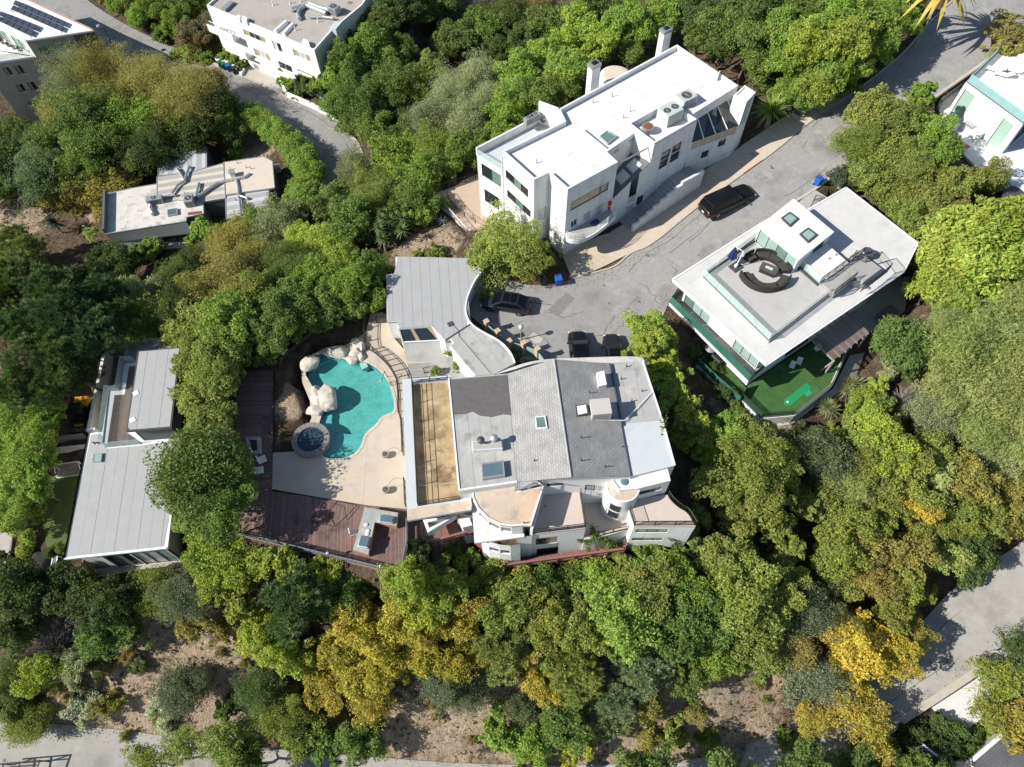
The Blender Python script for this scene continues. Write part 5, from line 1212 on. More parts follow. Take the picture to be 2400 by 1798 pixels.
 # planters with curved hoops
 for i, (x, y, cx, cy) in enumerate(((955,890,1062,880), (958,1100,1062,1040))):
  p = at('D', x, y, z); t = thing('planter_pot', ['stone pot with curved wire trellis at mid terrace','round stone pot with wire hoop nearer the timber deck'][i], 'planter', p)
  MB().lathe(tuple(p), [(.22, 0), (.36, .3), (.33, .5), (.25, .5), (.22, .4)], 16).build('pot', STONE, t); q = at('D', cx, cy, z); c = MB(); m = 10; prev = None
  for j in range(m+1):
   s = j/m; w = (p.x+(q.x-p.x)*s, p.y+(q.y-p.y)*s+.25*math.sin(s*3.14), z+.5+1.0*math.sin(s*3.14)*.6)
   if prev: c.tube(prev, w, .015, n=4)
   prev = w
  c.build('hoop', BLACKM, t); MB().lathe((p.x, p.y, z+.42), [(.24, 0), (.18, .06)], 12).build('soil', BARK, t)
 # basketball hoop over the water
 p = at('D', 965, 420, z); t = thing('pool_basketball_hoop', 'small poolside basketball hoop leaning over the water', 'basketball hoop', p); MB().tube(tuple(p), (p.x-.1, p.y, z+1.2), .03, n=6).build('pole', BLACKM, t)
 h = at('D', 912, 447, z+.9); MB().tube((p.x-.1, p.y, z+1.2), (h.x+.3, h.y, z+1.0), .025, n=5).build('arm', BLACKM, t); rg = MB()
 for j in range(14): a0, a1 = j*6.283/14, (j+1)*6.283/14; rg.tube((h.x+.28*math.cos(a0), h.y+.28*math.sin(a0), z+1), (h.x+.28*math.cos(a1), h.y+.28*math.sin(a1), z+1), .018, n=4)
 rg.build('ring', REDCLOTH, t); nb = MB()
 for j in range(14): a0 = j*6.283/14; nb.tube((h.x+.28*math.cos(a0), h.y+.28*math.sin(a0), z+1), (h.x+.16*math.cos(a0+.4), h.y+.16*math.sin(a0+.4), z+.6), .012, n=3)
 nb.build('net', WHITEM, t)
 # pool step
 q = [D(*c, z-.1) for c in ((795,335),(835,330),(848,355),(815,372))]; tag(MB().prism(q, z-.6, z-.06).build('pool_step', mat('step_teal', (.30,.52,.47), .8, .05, 3)), 'pale turquoise stone step at pool edge below boulders', 'step')
 # shaded lounge things by the tree
 q = [D(*c) for c in ((120,788),(210,785),(215,885),(150,888))]; t = thing('fire_pit_table', 'square grey fire table in shade of the big round tree', 'table', (*mid(*q), z)); MB().ring(q, .3, z-.02, z+.45).build('surround', CONC2, t); MB().prism(inset(ccw(q), .28), z-.02, z+.35).build('tray', BLACKM, t)
 for i, (x, y, a) in enumerate(((222,920,.5), (205,985,.2))):
  p = at('D', x, y, z); t = thing('lounge_chair', ['white lounge chair turned toward spa under big tree','white lounge chair farther south under big tree'][i], 'chair', p)
  MB().box((p.x, p.y, z+.3), (.75, .7, .15), a).build('seat', CUSHION, t, bevel=.04); MB().box((p.x-.32, p.y-.1, z+.4), (.14, .7, .45), a).build('backrest', CUSHION, t, bevel=.04); MB().box((p.x, p.y, z-.01), (.6, .55, .3), a).build('base', GREYWOOD, t)
 # small white things at garage wall, timber barrier in the soil bed
 bm_ = thing('timber_barrier', 'long dark timber barrier lying along soil bed north of pool', 'barrier', at('D', 420, 250, z)); MB().seg(D(270,355), D(560,110), .22, z-.2, z+.35).build('beam', DKGREY, bm_); MB().box((*D(350,285), z+.35), (.5, .2, .15), .9).build('lamp', WHITEM, bm_)
 # planting court between house and garage
 railing(fn, [D(1185,395), D(1260,380)], z, 1.0, BLACKM, 1.0, .12)
pool_area()
main_house()
garage()
# ================================================================== MODERN HOUSE WITH ROOF DECK (C)
def deck_house():
 zr = 4.2; C = lambda x, y, z=zr: xy('C', x, y, z)
 root = thing('deck_house', 'white modern house with glass-walled roof deck right of the road', 'house', at('C', 900, 700, 0))
 roof = [C(*q) for q in ((105,672),(800,232),(1010,205),(1265,57),(1745,430),(1650,622),(735,1243))]
 slab(root, roof, zr-.35, zr-.02, WHITEM, 'roof_slab')
 an = ang(roof[0], roof[1])
 slab(root, inset(ccw(roof), .12), zr-.02, zr+.03, mat('roof_concrete_white', (.60,.59,.57), .85, .06, .9, .05, 15, stain=((.52,.52,.50), .55, .5, .72), stain2=((.44,.44,.43), 1.2, .62, .75)), 'roof_coating')
 for i in range(len(roof)):
  MB().seg(roof[i], roof[(i+1) % len(roof)], .16, zr-.02, zr+.06).build('roof_edge', WHITEM, root)
 body = [C(*q) for q in ((200,700),(800,310),(1010,285),(1265,130),(1640,430),(1560,590),(715,1160))]
 GP, GD = GLASSP, GLASSD
 shell(root, body, -5, zr-.35, STUCCO, {6: [('z','C',190,780,345,935,1.3,3.7,[GLASSP,GLASSP,GLASSG],DKGREY,2),('z','C',510,1090,680,1255,1.3,3.7,[GLASSP,GLASSP,GLASSP],DKGREY,2),('z','C',150,960,280,1090,-1.4,.8,GLASSP,DKGREY,1),('z','C',440,1240,570,1390,-1.5,.85,[GLASSP,CURT,CURT],DKGREY,2)],
  5: [('m',1.5,4.0,.2,3.2,GLASSG,DKGREY,1),('m',5.0,7.5,.2,3.2,GLASSG,DKGREY,1),('m',9,12.5,-1.4,1.0,GLASSD,DKGREY,2)]})
 # penthouse and bulkhead
 zp = 6.7; ph = [C(*q, zp) for q in ((915,138),(1175,352),(950,530),(690,315))]
 shell(root, ph, zr, zp-.2, STUCCO, {1: [('m',.8,2.6,zr+.2,zp-.5,GLASSG,DKGREY,0)], 2: [('m',.15,dist(ph[2], ph[3])-.15,zr+.35,zp-.35,[GLASSP,GLASSG,GLASSP],DKGREY,3)]}); slab(root, inset(ccw(ph), -.12), zp-.2, zp, MEMBRANE, 'penthouse_roof')
 for i, q in enumerate((((828,265),(885,225),(947,270),(888,322)), ((950,372),(1008,330),(1072,378),(1010,430)))):
  skylight([C(*c, zp) for c in q], zp+.005, .16, DKGREY, GLASSP, ['square skylight nearer the road on white penthouse roof','square skylight farther from road on white penthouse roof'][i], t=.16)
 zb = 5.3; bh = [C(*q, zb) for q in ((985,535),(1135,435),(1278,560),(1135,662))]; shell(root, bh, zr, zb-.1, STUCCO); slab(root, inset(ccw(bh), -.06), zb-.1, zb, MEMBRANE, 'bulkhead_roof')
 for i, (x, y) in enumerate(((1150,535),(1195,510))): vent_pipe('C', x, y, zb, .3, .04, DKGREY, ['left vent stub on low white bulkhead roof','right vent stub on low white bulkhead roof'][i])
 # sundeck
 zd = 4.5; dk = [C(*q, zd) for q in ((303,655),(705,352),(1165,765),(748,1088))]
 slab(root, dk, zr, zd, mat('deck_coating_grey', (.46,.45,.43), .85, .05, 1.5, .04, 20, stain=((.40,.39,.375), .5, .5, .75)), 'sundeck')
 rl = [lerp(p, mid(*dk), .02) for p in dk]
 glass_rail(root, [rl[1], rl[0], rl[3], rl[2]], zd, 1.05, CLEARG, DKGREY, 1.7); glass_rail(root, [rl[1], C(1085,705,zd)], zd, 1.05, CLEARG, DKGREY, 1.7)
 MB().seg(C(340,625,zd), C(700,385,zd), .12, zd, zd+.16).build('deck_edge', DKGREY, root); MB().seg(C(700,385,zd), C(1075,715,zd), .12, zd, zd+.18).build('deck_edge', DKGREY, root)
 # metal stair on the roof
 stt = thing('roof_stair', 'black-railed steel stair landings beside the glass roof deck', 'stairs', at('C', 1300, 650, zr))
 l1 = [C(*q, zr+.9) for q in ((1095,690),(1235,590),(1330,660),(1190,765))]; l2 = [C(*q, zr+.9) for q in ((1240,585),(1370,500),(1500,600),(1380,690))]
 slab(stt, l1, zr+.2, zr+.9, CONC2, 'landing'); slab(stt, l2, zr+.3, zr+.95, CONC2, 'landing')
 for j in range(5):
  q = [C(1290+j*20,690+j*13,zr+.8), C(1380+j*6,690+j*8,zr+.8)]; p0, p1 = C(1280,680,zr+.8-.18*j), C(1380,690,zr+.8-.18*j); off = (unit(l1[1], l1[2])[0]*.26*j, unit(l1[1], l1[2])[1]*.26*j); a, b = (p0[0]+off[0], p0[1]+off[1]), (p1[0]+off[0], p1[1]+off[1])
  MB().seg(a, b, .28, zr+.62-.17*j, zr+.7-.17*j).build('tread', GREYM, stt)
 for ln in ([C(1085,700,zr+.9), C(1235,590,zr+.9), C(1310,545,zr+.9)], [C(1180,772,zr+.9), C(1320,665,zr+.9)], [C(1310,520,zr+.9), C(1390,560,zr+.9), C(1480,530,zr+.9), C(1548,610,zr+.9), C(1440,700,zr+.9), C(1350,770,zr+.5)], [C(1270,560,zr+.9), C(1370,500,zr+.9)]): railing(stt, ln, zr+.9, 1.0, BLACKM, 1.2, .12)
 # round fan
 p = at('C', 1392, 520, zr); t = thing('condenser', 'round-topped grey condenser unit beside roof stair', 'air conditioner', p); MB().lathe((p.x, p.y, zr+.03), [(.62, 0), (.62, .75), (.55, .82)], 20).build('cabinet', GREYM, t); MB().lathe((p.x, p.y, zr+.851), [(.52, 0), (.5, .05), (.42, .05), (.4, .01)], 20).build('fan_ring', DKGREY, t)
 # ---- upper balcony with dark green glass
 zB = 1.25; ub = [C(*q, zB) for q in ((185,745),(85,828),(612,1352),(715,1262))]
 slab(root, [ub[0], ub[1], ub[2], ub[3], C(640,1240,zB), C(230,790,zB)], zB-.3, zB, CONC2, 'balcony'); MB().seg(ub[1], ub[2], .15, zB-.35, zB+.04).build('balcony_edge', WHITEM, root)
 glass_rail(root, [ub[0], ub[1], ub[2], ub[3]], zB, 1.1, CLEARGD, DKGREY, 1.8)
 # ---- yard with turf, lower balcony
 zy = -1.6
 yd = [C(*q, zy) for q in ((560,1470),(690,1600),(915,1580),(1165,1380),(1255,1180),(1330,1080),(1440,1000),(1660,880),(1700,650),(1500,600),(700,1150),(600,1400))]
 flat(yd, zy-.05, .7, .3)
 ye = thing('turf_yard', 'artificial turf yard below the deck house with dark glass fence', 'yard', at('C', 900, 1450, zy))
 tf = [C(*q, zy) for q in ((560,1470),(690,1600),(915,1580),(1165,1380),(1255,1180),(1100,1060),(830,1230),(610,1380))]
 slab(ye, tf, zy-1.2, zy, TURF, 'turf'); slab(ye, [C(*q, zy) for q in ((1258,1176),(1330,1080),(1660,880),(1700,650),(1450,650),(1000,960),(1105,1058))], zy-1.2, zy-.01, CONC2, 'patio_paving')
 ed = [C(*q, zy) for q in ((560,1470),(690,1600),(915,1580),(1165,1380),(1255,1180))]
 for i in range(4): MB().seg(ed[i], ed[i+1], .2, zy-2.2, zy+.06).build('retaining_wall', STUCCO2, ye)
 glass_rail(ye, ed, zy+.02, 1.0, mat('glass_fence_smoke', (.05,.10,.07), .05, .1, 1, spec=.7, alpha=.45), BLACKM, 1.6, 'glass_fence')
 # strip of paving outside the yard
 pv = [C(*q, zy-1.4) for q in ((700,1625),(930,1600),(1180,1400),(1290,1180),(1390,1160),(1330,1330),(1230,1420),(1060,1520),(900,1640),(760,1660))]; o = struct(MB().prism(pv, zy-2.4, zy-1.4).build('gravel_path', CONC)); flat(pv, zy-1.45, .8, .05)
 lb_ = [C(*q, zy) for q in ((390,1170),(265,1240),(545,1492),(600,1400))]; flat(lb_, zy-.1, .6, .3); slab(ye, lb_, zy-1.0, zy, TURF, 'side_balcony_turf'); glass_rail(ye, [lb_[0], lb_[1], lb_[2], lb_[3]], zy, 1.05, CLEARGD, DKGREY, 1.6, 'glass_fence'); MB().seg(lb_[1], lb_[2], .16, zy-1.6, zy+.03).build('retaining_wall', STUCCO2, ye)
 # putting mat
 pm = smooth_closed([C(*q, zy) for q in ((850,1490),(855,1515),(895,1515),(1030,1395),(1000,1365),(965,1385))], 1)
 t = thing('putting_mat', 'bright green putting practice mat on turf yard', 'putting mat', at('C', 930, 1440, zy)); MB().prism([C(*q, zy) for q in ((852,1478),(848,1505),(868,1520),(897,1515),(1035,1397),(1000,1364))], zy, zy+.035).build('mat', MATGREEN, t); MB().prism([C(*q, zy) for q in ((983,1432),(1013,1410),(1040,1432),(1008,1456))], zy, zy+.032).build('side_pad', mat('pad_teal', (.03,.30,.18), .8, .05, 5), t)
 p = at('C', 873, 1492, zy); MB().lathe((p.x, p.y, zy+.036), [(.11, 0), (.1, .012)], 14).build('cup', WHITEM, t)
 # chairs on turf
 for i, (x, y, a) in enumerate(((895,1265,-.5), (940,1240,-.45), (1060,1150,-1.2))):
  p = at('C', x, y, zy); t = thing('garden_chair', ['white sling chair on turf nearest balcony corner','white sling chair second from balcony corner','white chair standing alone in shade on turf'][i], 'chair', p, 'white chairs on turf')
  ca, sa = math.cos(a), math.sin(a); W_ = lambda u, v: (p.x+u*ca-v*sa, p.y+u*sa+v*ca)
  MB().box((*W_(0, 0), zy+.38), (.5, .5, .04), a).build('seat', WHITEM, t); MB().box((*W_(0, .27), zy+.42), (.5, .04, .5), a).build('backrest', WHITEM, t)
  for u in (-.22, .22):
   for v in (-.22, .22): MB().box((*W_(u, v), zy), (.04, .04, .38), a).build('leg', GREYM, t)
   MB().box((*W_(u, 0), zy+.6), (.05, .5, .03), a).build('armrest', WHITEM, t)
 # pergola: beams and thin slats
 pg = thing('pergola', 'weathered timber pergola with open slats over the turf', 'pergola', at('C', 1200, 1100, zy)); zg = .85
 q = [C(*c, zg) for c in ((1030,1065),(1275,895),(1412,1030),(1185,1212))]
 for j in range(7):
  s = j/6; a, b = lerp(q[0], q[1], s), lerp(q[3], q[2], s); MB().seg(a, b, .09, zg-.2, zg, ext=.1).build('beam', PERGOLA, pg)
 for j in range(19):
  s = (j+.5)/19; a, b = lerp(q[0], q[3], s), lerp(q[1], q[2], s); MB().seg(a, b, .06, zg+.002, zg+.07, ext=.12).build('slat', PERGOLA, pg)
 for p in (q[2], q[3]): MB().box((p[0], p[1], zy), (.15, .15, zg-zy-.2)).build('post', PERGOLA, pg)
 p0 = at('C', 1092, 1285, zy); MB().tube((p0.x, p0.y, zy), (q[3][0], q[3][1], zg-.1), .08, n=4).build('brace', PERGOLA, pg)
 # table in the shade, heater, covered grill
 p = at('C', 1525, 925, zy); t = thing('patio_table', 'dark timber table in deep shade behind the deck house', 'table', p); MB().box((p.x, p.y, zy+.68), (2.3, 1.2, .07), an).build('table_top', GREYWOOD, t)
 for u in (-1, 1):
  for v in (-.5, .5): MB().box((p.x+u*math.cos(an)-v*math.sin(an), p.y+u*math.sin(an)+v*math.cos(an), zy), (.09, .09, .68), an).build('leg', GREYWOOD, t)
 p = at('C', 335, 1190, zy); t = thing('patio_heater', 'patio heater with round silver hood on lower side balcony', 'patio heater', p); MB().tube((p.x, p.y, zy), (p.x, p.y, zy+1.6), .05, n=8).build('pole', GREYM, t); MB().lathe((p.x, p.y, zy), [(.28, 0), (.28, .5), (.1, .55)], 14).build('base', DKGREY, t); MB().lathe((p.x, p.y, zy+1.6), [(.55, 0), (.56, .03), (.35, .13), (.1, .2)], 22).build('hood', GALV, t)
 p = at('C', 390, 1225, zy); t = thing('covered_grill', 'grill under dark cover on lower side balcony', 'grill', p); MB().box((p.x, p.y, zy), (1.2, .6, 1.0), ang(lb_[1], lb_[2])).build('cover', DKGREY, t, bevel=.08); MB().box((p.x, p.y, zy+1.0), (1.0, .45, .12), ang(lb_[1], lb_[2])).build('hood', BLACKM, t, bevel=.05)
 # ---- roof-deck furniture: curved sofas round a fire table
 cc = at('C', 722, 610, zd+.4); r0, r1 = 1.62, 2.55
 def arc_sofa(t0, t1, label, n=12):
  s = thing('curved_sofa', label, 'sofa', (cc.x, cc.y, zd)); st = [t0+(t1-t0)*j/n for j in range(n+1)]
  pt = lambda r, a: (cc.x+r*math.cos(a), cc.y+r*math.sin(a))
  MB().prism([pt(r0, a) for a in st]+[pt(r1-.15, a) for a in st[::-1]], zd+.005, zd+.4).build('seat', WICKER, s)
  MB().prism([pt(r1-.16, a) for a in st]+[pt(r1, a) for a in st[::-1]], zd+.005, zd+.78).build('backrest', WICKER, s); k = 3
  for j in range(k):
   aa = [t0+(t1-t0)*(j+.02+.96*i/4)/k for i in range(5)]; MB().prism([pt(r0+.03, a) for a in aa]+[pt(r1-.2, a) for a in aa[::-1]], zd+.401, zd+.5).build('cushion', mat('cushion_charcoal', (.055,.05,.046), .9, .12, 8), s, bevel=.03)
 arc_sofa(R_(-5), R_(100), 'curved dark wicker sofa on far side of roof deck fire table'); arc_sofa(R_(185), R_(292), 'curved dark wicker sofa on near side of roof deck fire table'); arc_sofa(R_(105), R_(132), 'short dark wicker seat by the closed umbrella', 4); arc_sofa(R_(298), R_(338), 'dark wicker end seat nearest the glass balustrade corner', 5)
 p = at('C', 738, 622, zd); t = thing('fire_table', 'dark rectangular fire table with white burner on roof deck', 'table', p); aa = an-R_(68); 
 MB().box((p.x, p.y, zd), (1.55, .85, .55), aa+R_(0)).build('base', WICKER, t); MB().box((p.x, p.y, zd+.55), (1.7, 1.0, .06), aa).build('table_top', mat('table_slab', (.09,.085,.08), .5, .1, 4), t); MB().box((p.x, p.y, zd+.612), (.75, .32, .03), aa).build('burner', GLASSW, t)
 p = at('C', 525, 590, zd); t = thing('cantilever_umbrella', 'closed navy cantilever umbrella with white pole on roof deck', 'umbrella', p)
 MB().box((p.x, p.y, zd), (1.15, 1.0, .12), an).build('base', DKGREY, t, bevel=.03); m1 = at('C', 580, 475, zd+1.6); MB().tube((p.x, p.y, zd+.1), (p.x+.25, p.y+.1, zd+2.2), .05, n=8).build('pole', WHITEM, t); MB().tube((p.x+.25, p.y+.1, zd+2.2), (p.x-.5, p.y+.5, zd+2.5), .04, n=8).build('arm', WHITEM, t); MB().box((p.x, p.y, zd+.12), (.25, .25, .3), an).build('foot', WHITEM, t)
 cn = MB(); nf = 16
 for j in range(nf):
  a0 = 2*math.pi*j/nf; rr = .5 if j % 2 else .3; cn.v.append((p.x-.5+rr*math.cos(a0), p.y+.5+rr*math.sin(a0), zd+.9))
 for j in range(nf):
  a0 = 2*math.pi*j/nf; rr = .26 if j % 2 else .16; cn.v.append((p.x-.5+rr*math.cos(a0), p.y+.5+rr*math.sin(a0), zd+1.9))
 cn.v.append((p.x-.5, p.y+.5, zd+2.55))
 for j in range(nf): l = (j+1) % nf; cn.f += [(j, l, nf+l, nf+j), (nf+j, nf+l, 2*nf)]
 cn.f.append(tuple(range(nf))[::-1]); cn.build('folded_canopy', NAVY, t)
 p = at('C', 637, 940, zd); o = MB().lathe((p.x, p.y, zd), [(.16, 0), (.16, .15), (.08, .2)], 14).build('deck_light', WHITEM); tag(o, 'small round white light at edge of glass roof deck', 'light')
 # street entrance: grey paving, railing, low wall
 ent = [xy('C', *q, zroad) for q in ((945,160),(1045,70),(1140,130),(1015,210))]; z0 = zroad(*ent[0]); struct(MB().prism(ent, z0-.6, lambda x, y: zroad(x, y)+.12).build('entrance_paving', CONC2)); flat(ent, zroad, .8, .05)
 er = thing('entrance_railing', 'black railing panel beside street entrance of deck house', 'railing', at('C', 1050, 170, z0)); railing(er, [xy('C', *q, z0+.1) for q in ((1020,200),(1045,150),(1100,165))], z0+.1, 1.0, BLACKM, .9, .12)
 bn = at('C', 1058, 25, zroad); return bn
deck_house()
# ================================================================== LONG GREY-ROOFED HOUSE ON THE LEFT (F)
def left_house():
 zr = -1.0; F = lambda x, y, z=zr: xy('F', x, y, z)
 root = thing('long_house', 'long pale grey flat-roofed house with glass roof terrace at left', 'house', at('F', 500, 1000, -5))
 roof = [F(*q) for q in ((545,112),(915,78),(905,300),(862,640),(885,770),(805,1447),(140,1518),(295,705),(385,695),(425,430),(495,425))]
 slab(root, roof, zr-.4, zr-.03, WHITEM, 'roof_slab')
 lowr = [F(*q) for q in ((295,705),(385,700),(415,795),(640,775),(880,740),(885,770),(805,1447),(140,1518))]
 a = ang(F(800,1445), F(860,900))+math.pi/2
 for i, q in enumerate(strip_polys(inset(ccw(lowr), .16), a, 1.02, .35)):
  # three lengths of roofing per strip
  MB().prism(q, zr-.03, zr+.012*(i % 2)).build('roofing_sheet', GREYROOF, root)
 sheets(root, [F(*q) for q in ((555,125),(905,92),(895,150),(610,178),(600,250),(530,250))], a, 1.02, zr-.03, zr, GREYROOF)
 for i in range(len(roof)):
  if i in (7, 8, 9, 10): continue
  MB().seg(roof[i], roof[(i+1) % len(roof)], .16, zr-.03, zr+.05).build('roof_edge', WHITEM, root)
 MB().seg(roof[6], roof[7], .16, zr-.03, zr+.05).build('roof_edge', WHITEM, root)
 body = inset(ccw(roof), .5)
 shell(root, body, -8, zr-.4, STUCCO2)
 # south glazing
 g0, g1 = F(330,1475,zr-.4), F(795,1430,zr-.4); off = (0, -.25)
 wall(root, (g0[0], g0[1]-.3), (g1[0], g1[1]-.3), -8, zr-.4, STUCCO2, [('m',.5,dist(g0, g1)*.46,-5.2,-1.5,[GLASSD,GLASSG],DKGREY,2),('m',dist(g0, g1)*.48,dist(g0, g1)-.1,-5.2,-1.5,[GLASSW,GLASSW,GLASSP],DKGREY,2)], (g0[0], g0[1]-20))
 sp = [F(*q, -5.5) for q in ((330,1590),(540,1545),(800,1530),(870,1440),(880,1530),(790,1570),(560,1600),(400,1640))]; slab(root, sp, -6.5, -5.45, CONC, 'south_paving'); flat(sp, -5.5, 1, .1)
 # penthouse box
 zp = 1.75; px = [F(*q, zp) for q in ((615,172),(892,148),(832,668),(540,692))]
 pbx = inset(ccw(px), .35); slab(root, px, zp-.3, zp-.03, DKGREY, 'penthouse_roof_slab')
 for i, q in enumerate(strip_polys(inset(ccw(px), .12), a, 1.02, .5)): MB().prism(q, zp-.03, zp+.012*(i % 2)).build('roofing_sheet', GREYROOF, root)
 shell(root, pbx, zr, zp-.3, SIDING, {}); q = sorted(pbx, key=lambda p: p[1])[:2]; q.sort()
 wall(root, (q[0][0], q[0][1]-.02), (q[1][0], q[1][1]-.02), zr, zp-.3, SIDING, [('m',.1,dist(*q)*.5,zr+.1,zp-.4,[GLASSP,GLASSG],BLACKM,1)], (q[0][0], q[0][1]-20), wname='glass_wall')
 # roof terrace boards and glass balustrade
 tb = [F(*q) for q in ((560,275),(600,272),(575,520),(540,700),(640,770),(415,795),(465,460),(530,455))]
 boards(root, tb, a, .2, zr-.02, zr+.02, GREYWOOD)
 glass_rail(root, [F(600,240), F(528,240), F(497,428), F(428,430), F(388,772), F(412,797), F(640,775)], zr, 1.0, CLEARG, GREYM, 1.5)
 # skylight, roof bits
 skylight([F(*c) for c in ((338,843),(392,840),(385,895),(326,897))], zr+.01, .2, GREYM, GLASSP, 'small green skylight on lower long grey roof')
 for i, (x, y) in enumerate(((335,772),(362,772))): vent_pipe('F', x, y, zr, .3, .08, DKGREY, ['left dark vent beside glass balustrade on long roof','right dark vent beside glass balustrade on long roof'][i])
 for i, (x, y) in enumerate(((828,297),(815,420))): vent_pipe('F', x, y, zp, .3, .04, DKGREY, ['upper vent on penthouse roof of long house','lower vent on penthouse roof of long house'][i])
 for i, (x, y) in enumerate(((603,448),(583,620))):
  p = at('F', x, y, zp); o = MB().box((p.x, p.y, zp+.013), (.5, .5, .05), .6).build('roof_patch', WHITEM); tag(o, ['upper white square patch on penthouse roof of long house','lower white square patch on penthouse roof of long house'][i], 'patch')
 p = at('F', 780, 112, zr); t = thing('roof_equipment', 'cluster of white roof equipment at north end of long house', 'equipment', p)
 for dx, dy, s in ((0,0,.5),(.6,.1,.4),(-.5,.0,.35),(1.3,.1,.45)): MB().box((p.x+dx, p.y+dy, zr), (s, s, s*.8), .3).build('unit', WHITEM, t, bevel=.03)
 # west courtyard: grey floor, white wall, side gates, lawn
 zc = -5.2
 ct = [F(*q, zc) for q in ((400,115),(545,112),(500,420),(430,430),(390,690),(285,690))]; flat([F(*q, zc) for q in ((400,115),(545,112),(500,420),(500,700),(280,700))], zc-.05, .8, .1)
 cy = struct(MB().prism(ct, zc-.6, zc).build('courtyard_floor', CONC2))
 wl = thing('courtyard_wall', 'pale boundary wall along west side of long house', 'wall', at('F', 340, 400, zc)); MB().seg(F(412,108,zc+1.6), F(292,680,zc+1.6), .3, zc-2, zc+1.6).build('wall', STUCCO2, wl); MB().seg(F(292,680,zc+1.7), F(340,690,zc+1.7), .5, zc-2, zc+1.9).build('end_pier', STUCCO2, wl)
 wd = [F(*q, zc) for q in ((470,160),(530,150),(500,420),(440,420))]; boards(wl, wd, a, .2, zc, zc+.04, GREYWOOD)
 for i, (s, e, lb) in enumerate((((85,735),(255,712),'grey concrete wall end beside parked yellow machine'), ((25,812),(270,785),'white garden wall crossing west yard of long house'))):
  w = MB().seg(F(*s, -4.3), F(*e, -4.3), .3, -7, -4.3).build('garden_wall', STUCCO if i else CONC2); tag(w, lb, 'wall')
 ln = [F(*q, -5.5) for q in ((60,960),(235,940),(200,1190),(150,1450),(30,1440),(0,1300))]; flat(ln, -5.5, .8, .05); struct(MB().prism(ln, -5.7, -5.48).build('lawn', LAWN))
 # shrub bed edge timbers
 pth = [F(*q, -5.5) for q in ((-80,1150),(-60,820),(230,790),(60,960),(0,1300),(-40,1560),(-100,1540))]
 # soccer goal
 g = thing('soccer_goal', 'white soccer goal on shaded lawn beside long house', 'goal', at('Q', 510, 830, -5.5)); P3 = lambda x, y, z: (*xy('Q', x, y, z), z)
 A0, A1 = P3(415,845,-5.45), P3(605,825,-5.45); B0, B1 = P3(412,795,-4.3), P3(606,768,-4.3); C1 = P3(625,800,-5.45)
 A0 = (B0[0], B0[1], -5.45); A1 = (B1[0], B1[1], -5.45); bk = .9
 K0, K1 = (A0[0], A0[1]-bk, -5.45), (A1[0], A1[1]-bk, -5.45)
 for s, e in ((A0, B0), (A1, B1), (B0, B1), (K0, K1), (B0, K0), (B1, K1), (A0, K0), (A1, K1)): MB().tube(s, e, .05, n=6).build('frame_tube', WHITEM, g)
 nt_ = MB()
 for j in range(17):
  s = j/16; nt_.tube(lerp(B0, B1, s), lerp(K0, K1, s), .008, n=3, cap=False); nt_.tube(lerp(B0, K0, s), lerp(B1, K1, s), .008, n=3, cap=False)
 nt_.build('net', WHITEM, g)
 # boulder and small framed tray in the corner
 boulder('Q', 330, 1575, -5.8, 1.1, 1.2, .8, ROCKD, 'dark boulder at south-west corner of long house lawn', 77)
 q = [xy('Q', *c, -5.0) for c in ((402,1503),(446,1500),(436,1578),(392,1575))]; t = thing('garden_table', 'low white-framed glass table beside dark boulder', 'table', (*mid(*q), -5.6)); MB().ring(q, .09, -5.15, -5.05).build('frame', WHITEM, t); MB().prism(inset(ccw(q), .07), -5.12, -5.07).build('glass_top', GLASSG, t)
 for c in q: MB().box((c[0], c[1], -5.8), (.07, .07, .66)).build('leg', WHITEM, t)
 # yellow machine
 p = at('Q', 650, 410, zc); zg = gz(p.x, p.y); aa = ang(F(292,680,zc), F(412,108,zc)); t = thing('yellow_loader', 'yellow compact loader with black cab parked by boundary wall', 'loader', (p.x, p.y, zg)); ca, sa = math.cos(aa), math.sin(aa); W_ = lambda u, v: (p.x+u*ca-v*sa, p.y+u*sa+v*ca)
 MB().box((*W_(1.15, 0), zg+.45), (1.2, 1.35, .75), aa).build('engine_cover', YELLOW, t, bevel=.08); MB().box((*W_(-.15, 0), zg+.3), (2.4, 1.1, .5), aa).build('chassis', BLACKM, t); MB().box((*W_(-1.1, 0), zg+.35), (.8, .9, .35), aa).build('front_hood', YELLOW, t, bevel=.05)
 for u, v in ((.5,.6),(.5,-.6),(-.7,.6),(-.7,-.6)): MB().tube((*W_(u, v), zg+.5), (*W_(u*.8, v*.8), zg+1.9), .05, n=5).build('cab_post', BLACKM, t)
 MB().box((*W_(-.1, 0), zg+1.9), (1.3, 1.2, .07), aa).build('cab_roof', BLACKM, t, bevel=.03); MB().box((*W_(.1, 0), zg+.8), (.5, .5, .4), aa).build('seat', DKGREY, t)
 for u in (-.9, .8):
  for v in (-.7, .7): c = W_(u, v); d = (-sa*.16, ca*.16); w = MB().tube((c[0]-d[0], c[1]-d[1], zg+.4), (c[0]+d[0], c[1]+d[1], zg+.4), .4, n=16).build('wheel', TYRE, t); MB().tube((c[0]-d[0]*1.1, c[1]-d[1]*1.1, zg+.4), (c[0]+d[0]*1.1, c[1]+d[1]*1.1, zg+.4), .18, n=10).build('hub', YELLOW, w)
 c0 = W_(-1.9, 0); MB().box((*c0, zg+.1), (.5, 1.6, .5), aa).build('bucket', DKGREY, t, bevel=.05)
 # pale paved lot at far left edge
 o = [xy('Q', *q, -6.2) for q in ((-60,1310),(110,1325),(70,1560),(-60,1580))]; struct(MB().prism(o, -6.6, -6.1).build('paved_lot', CONC)); flat(o, -6.2, 1, .1)
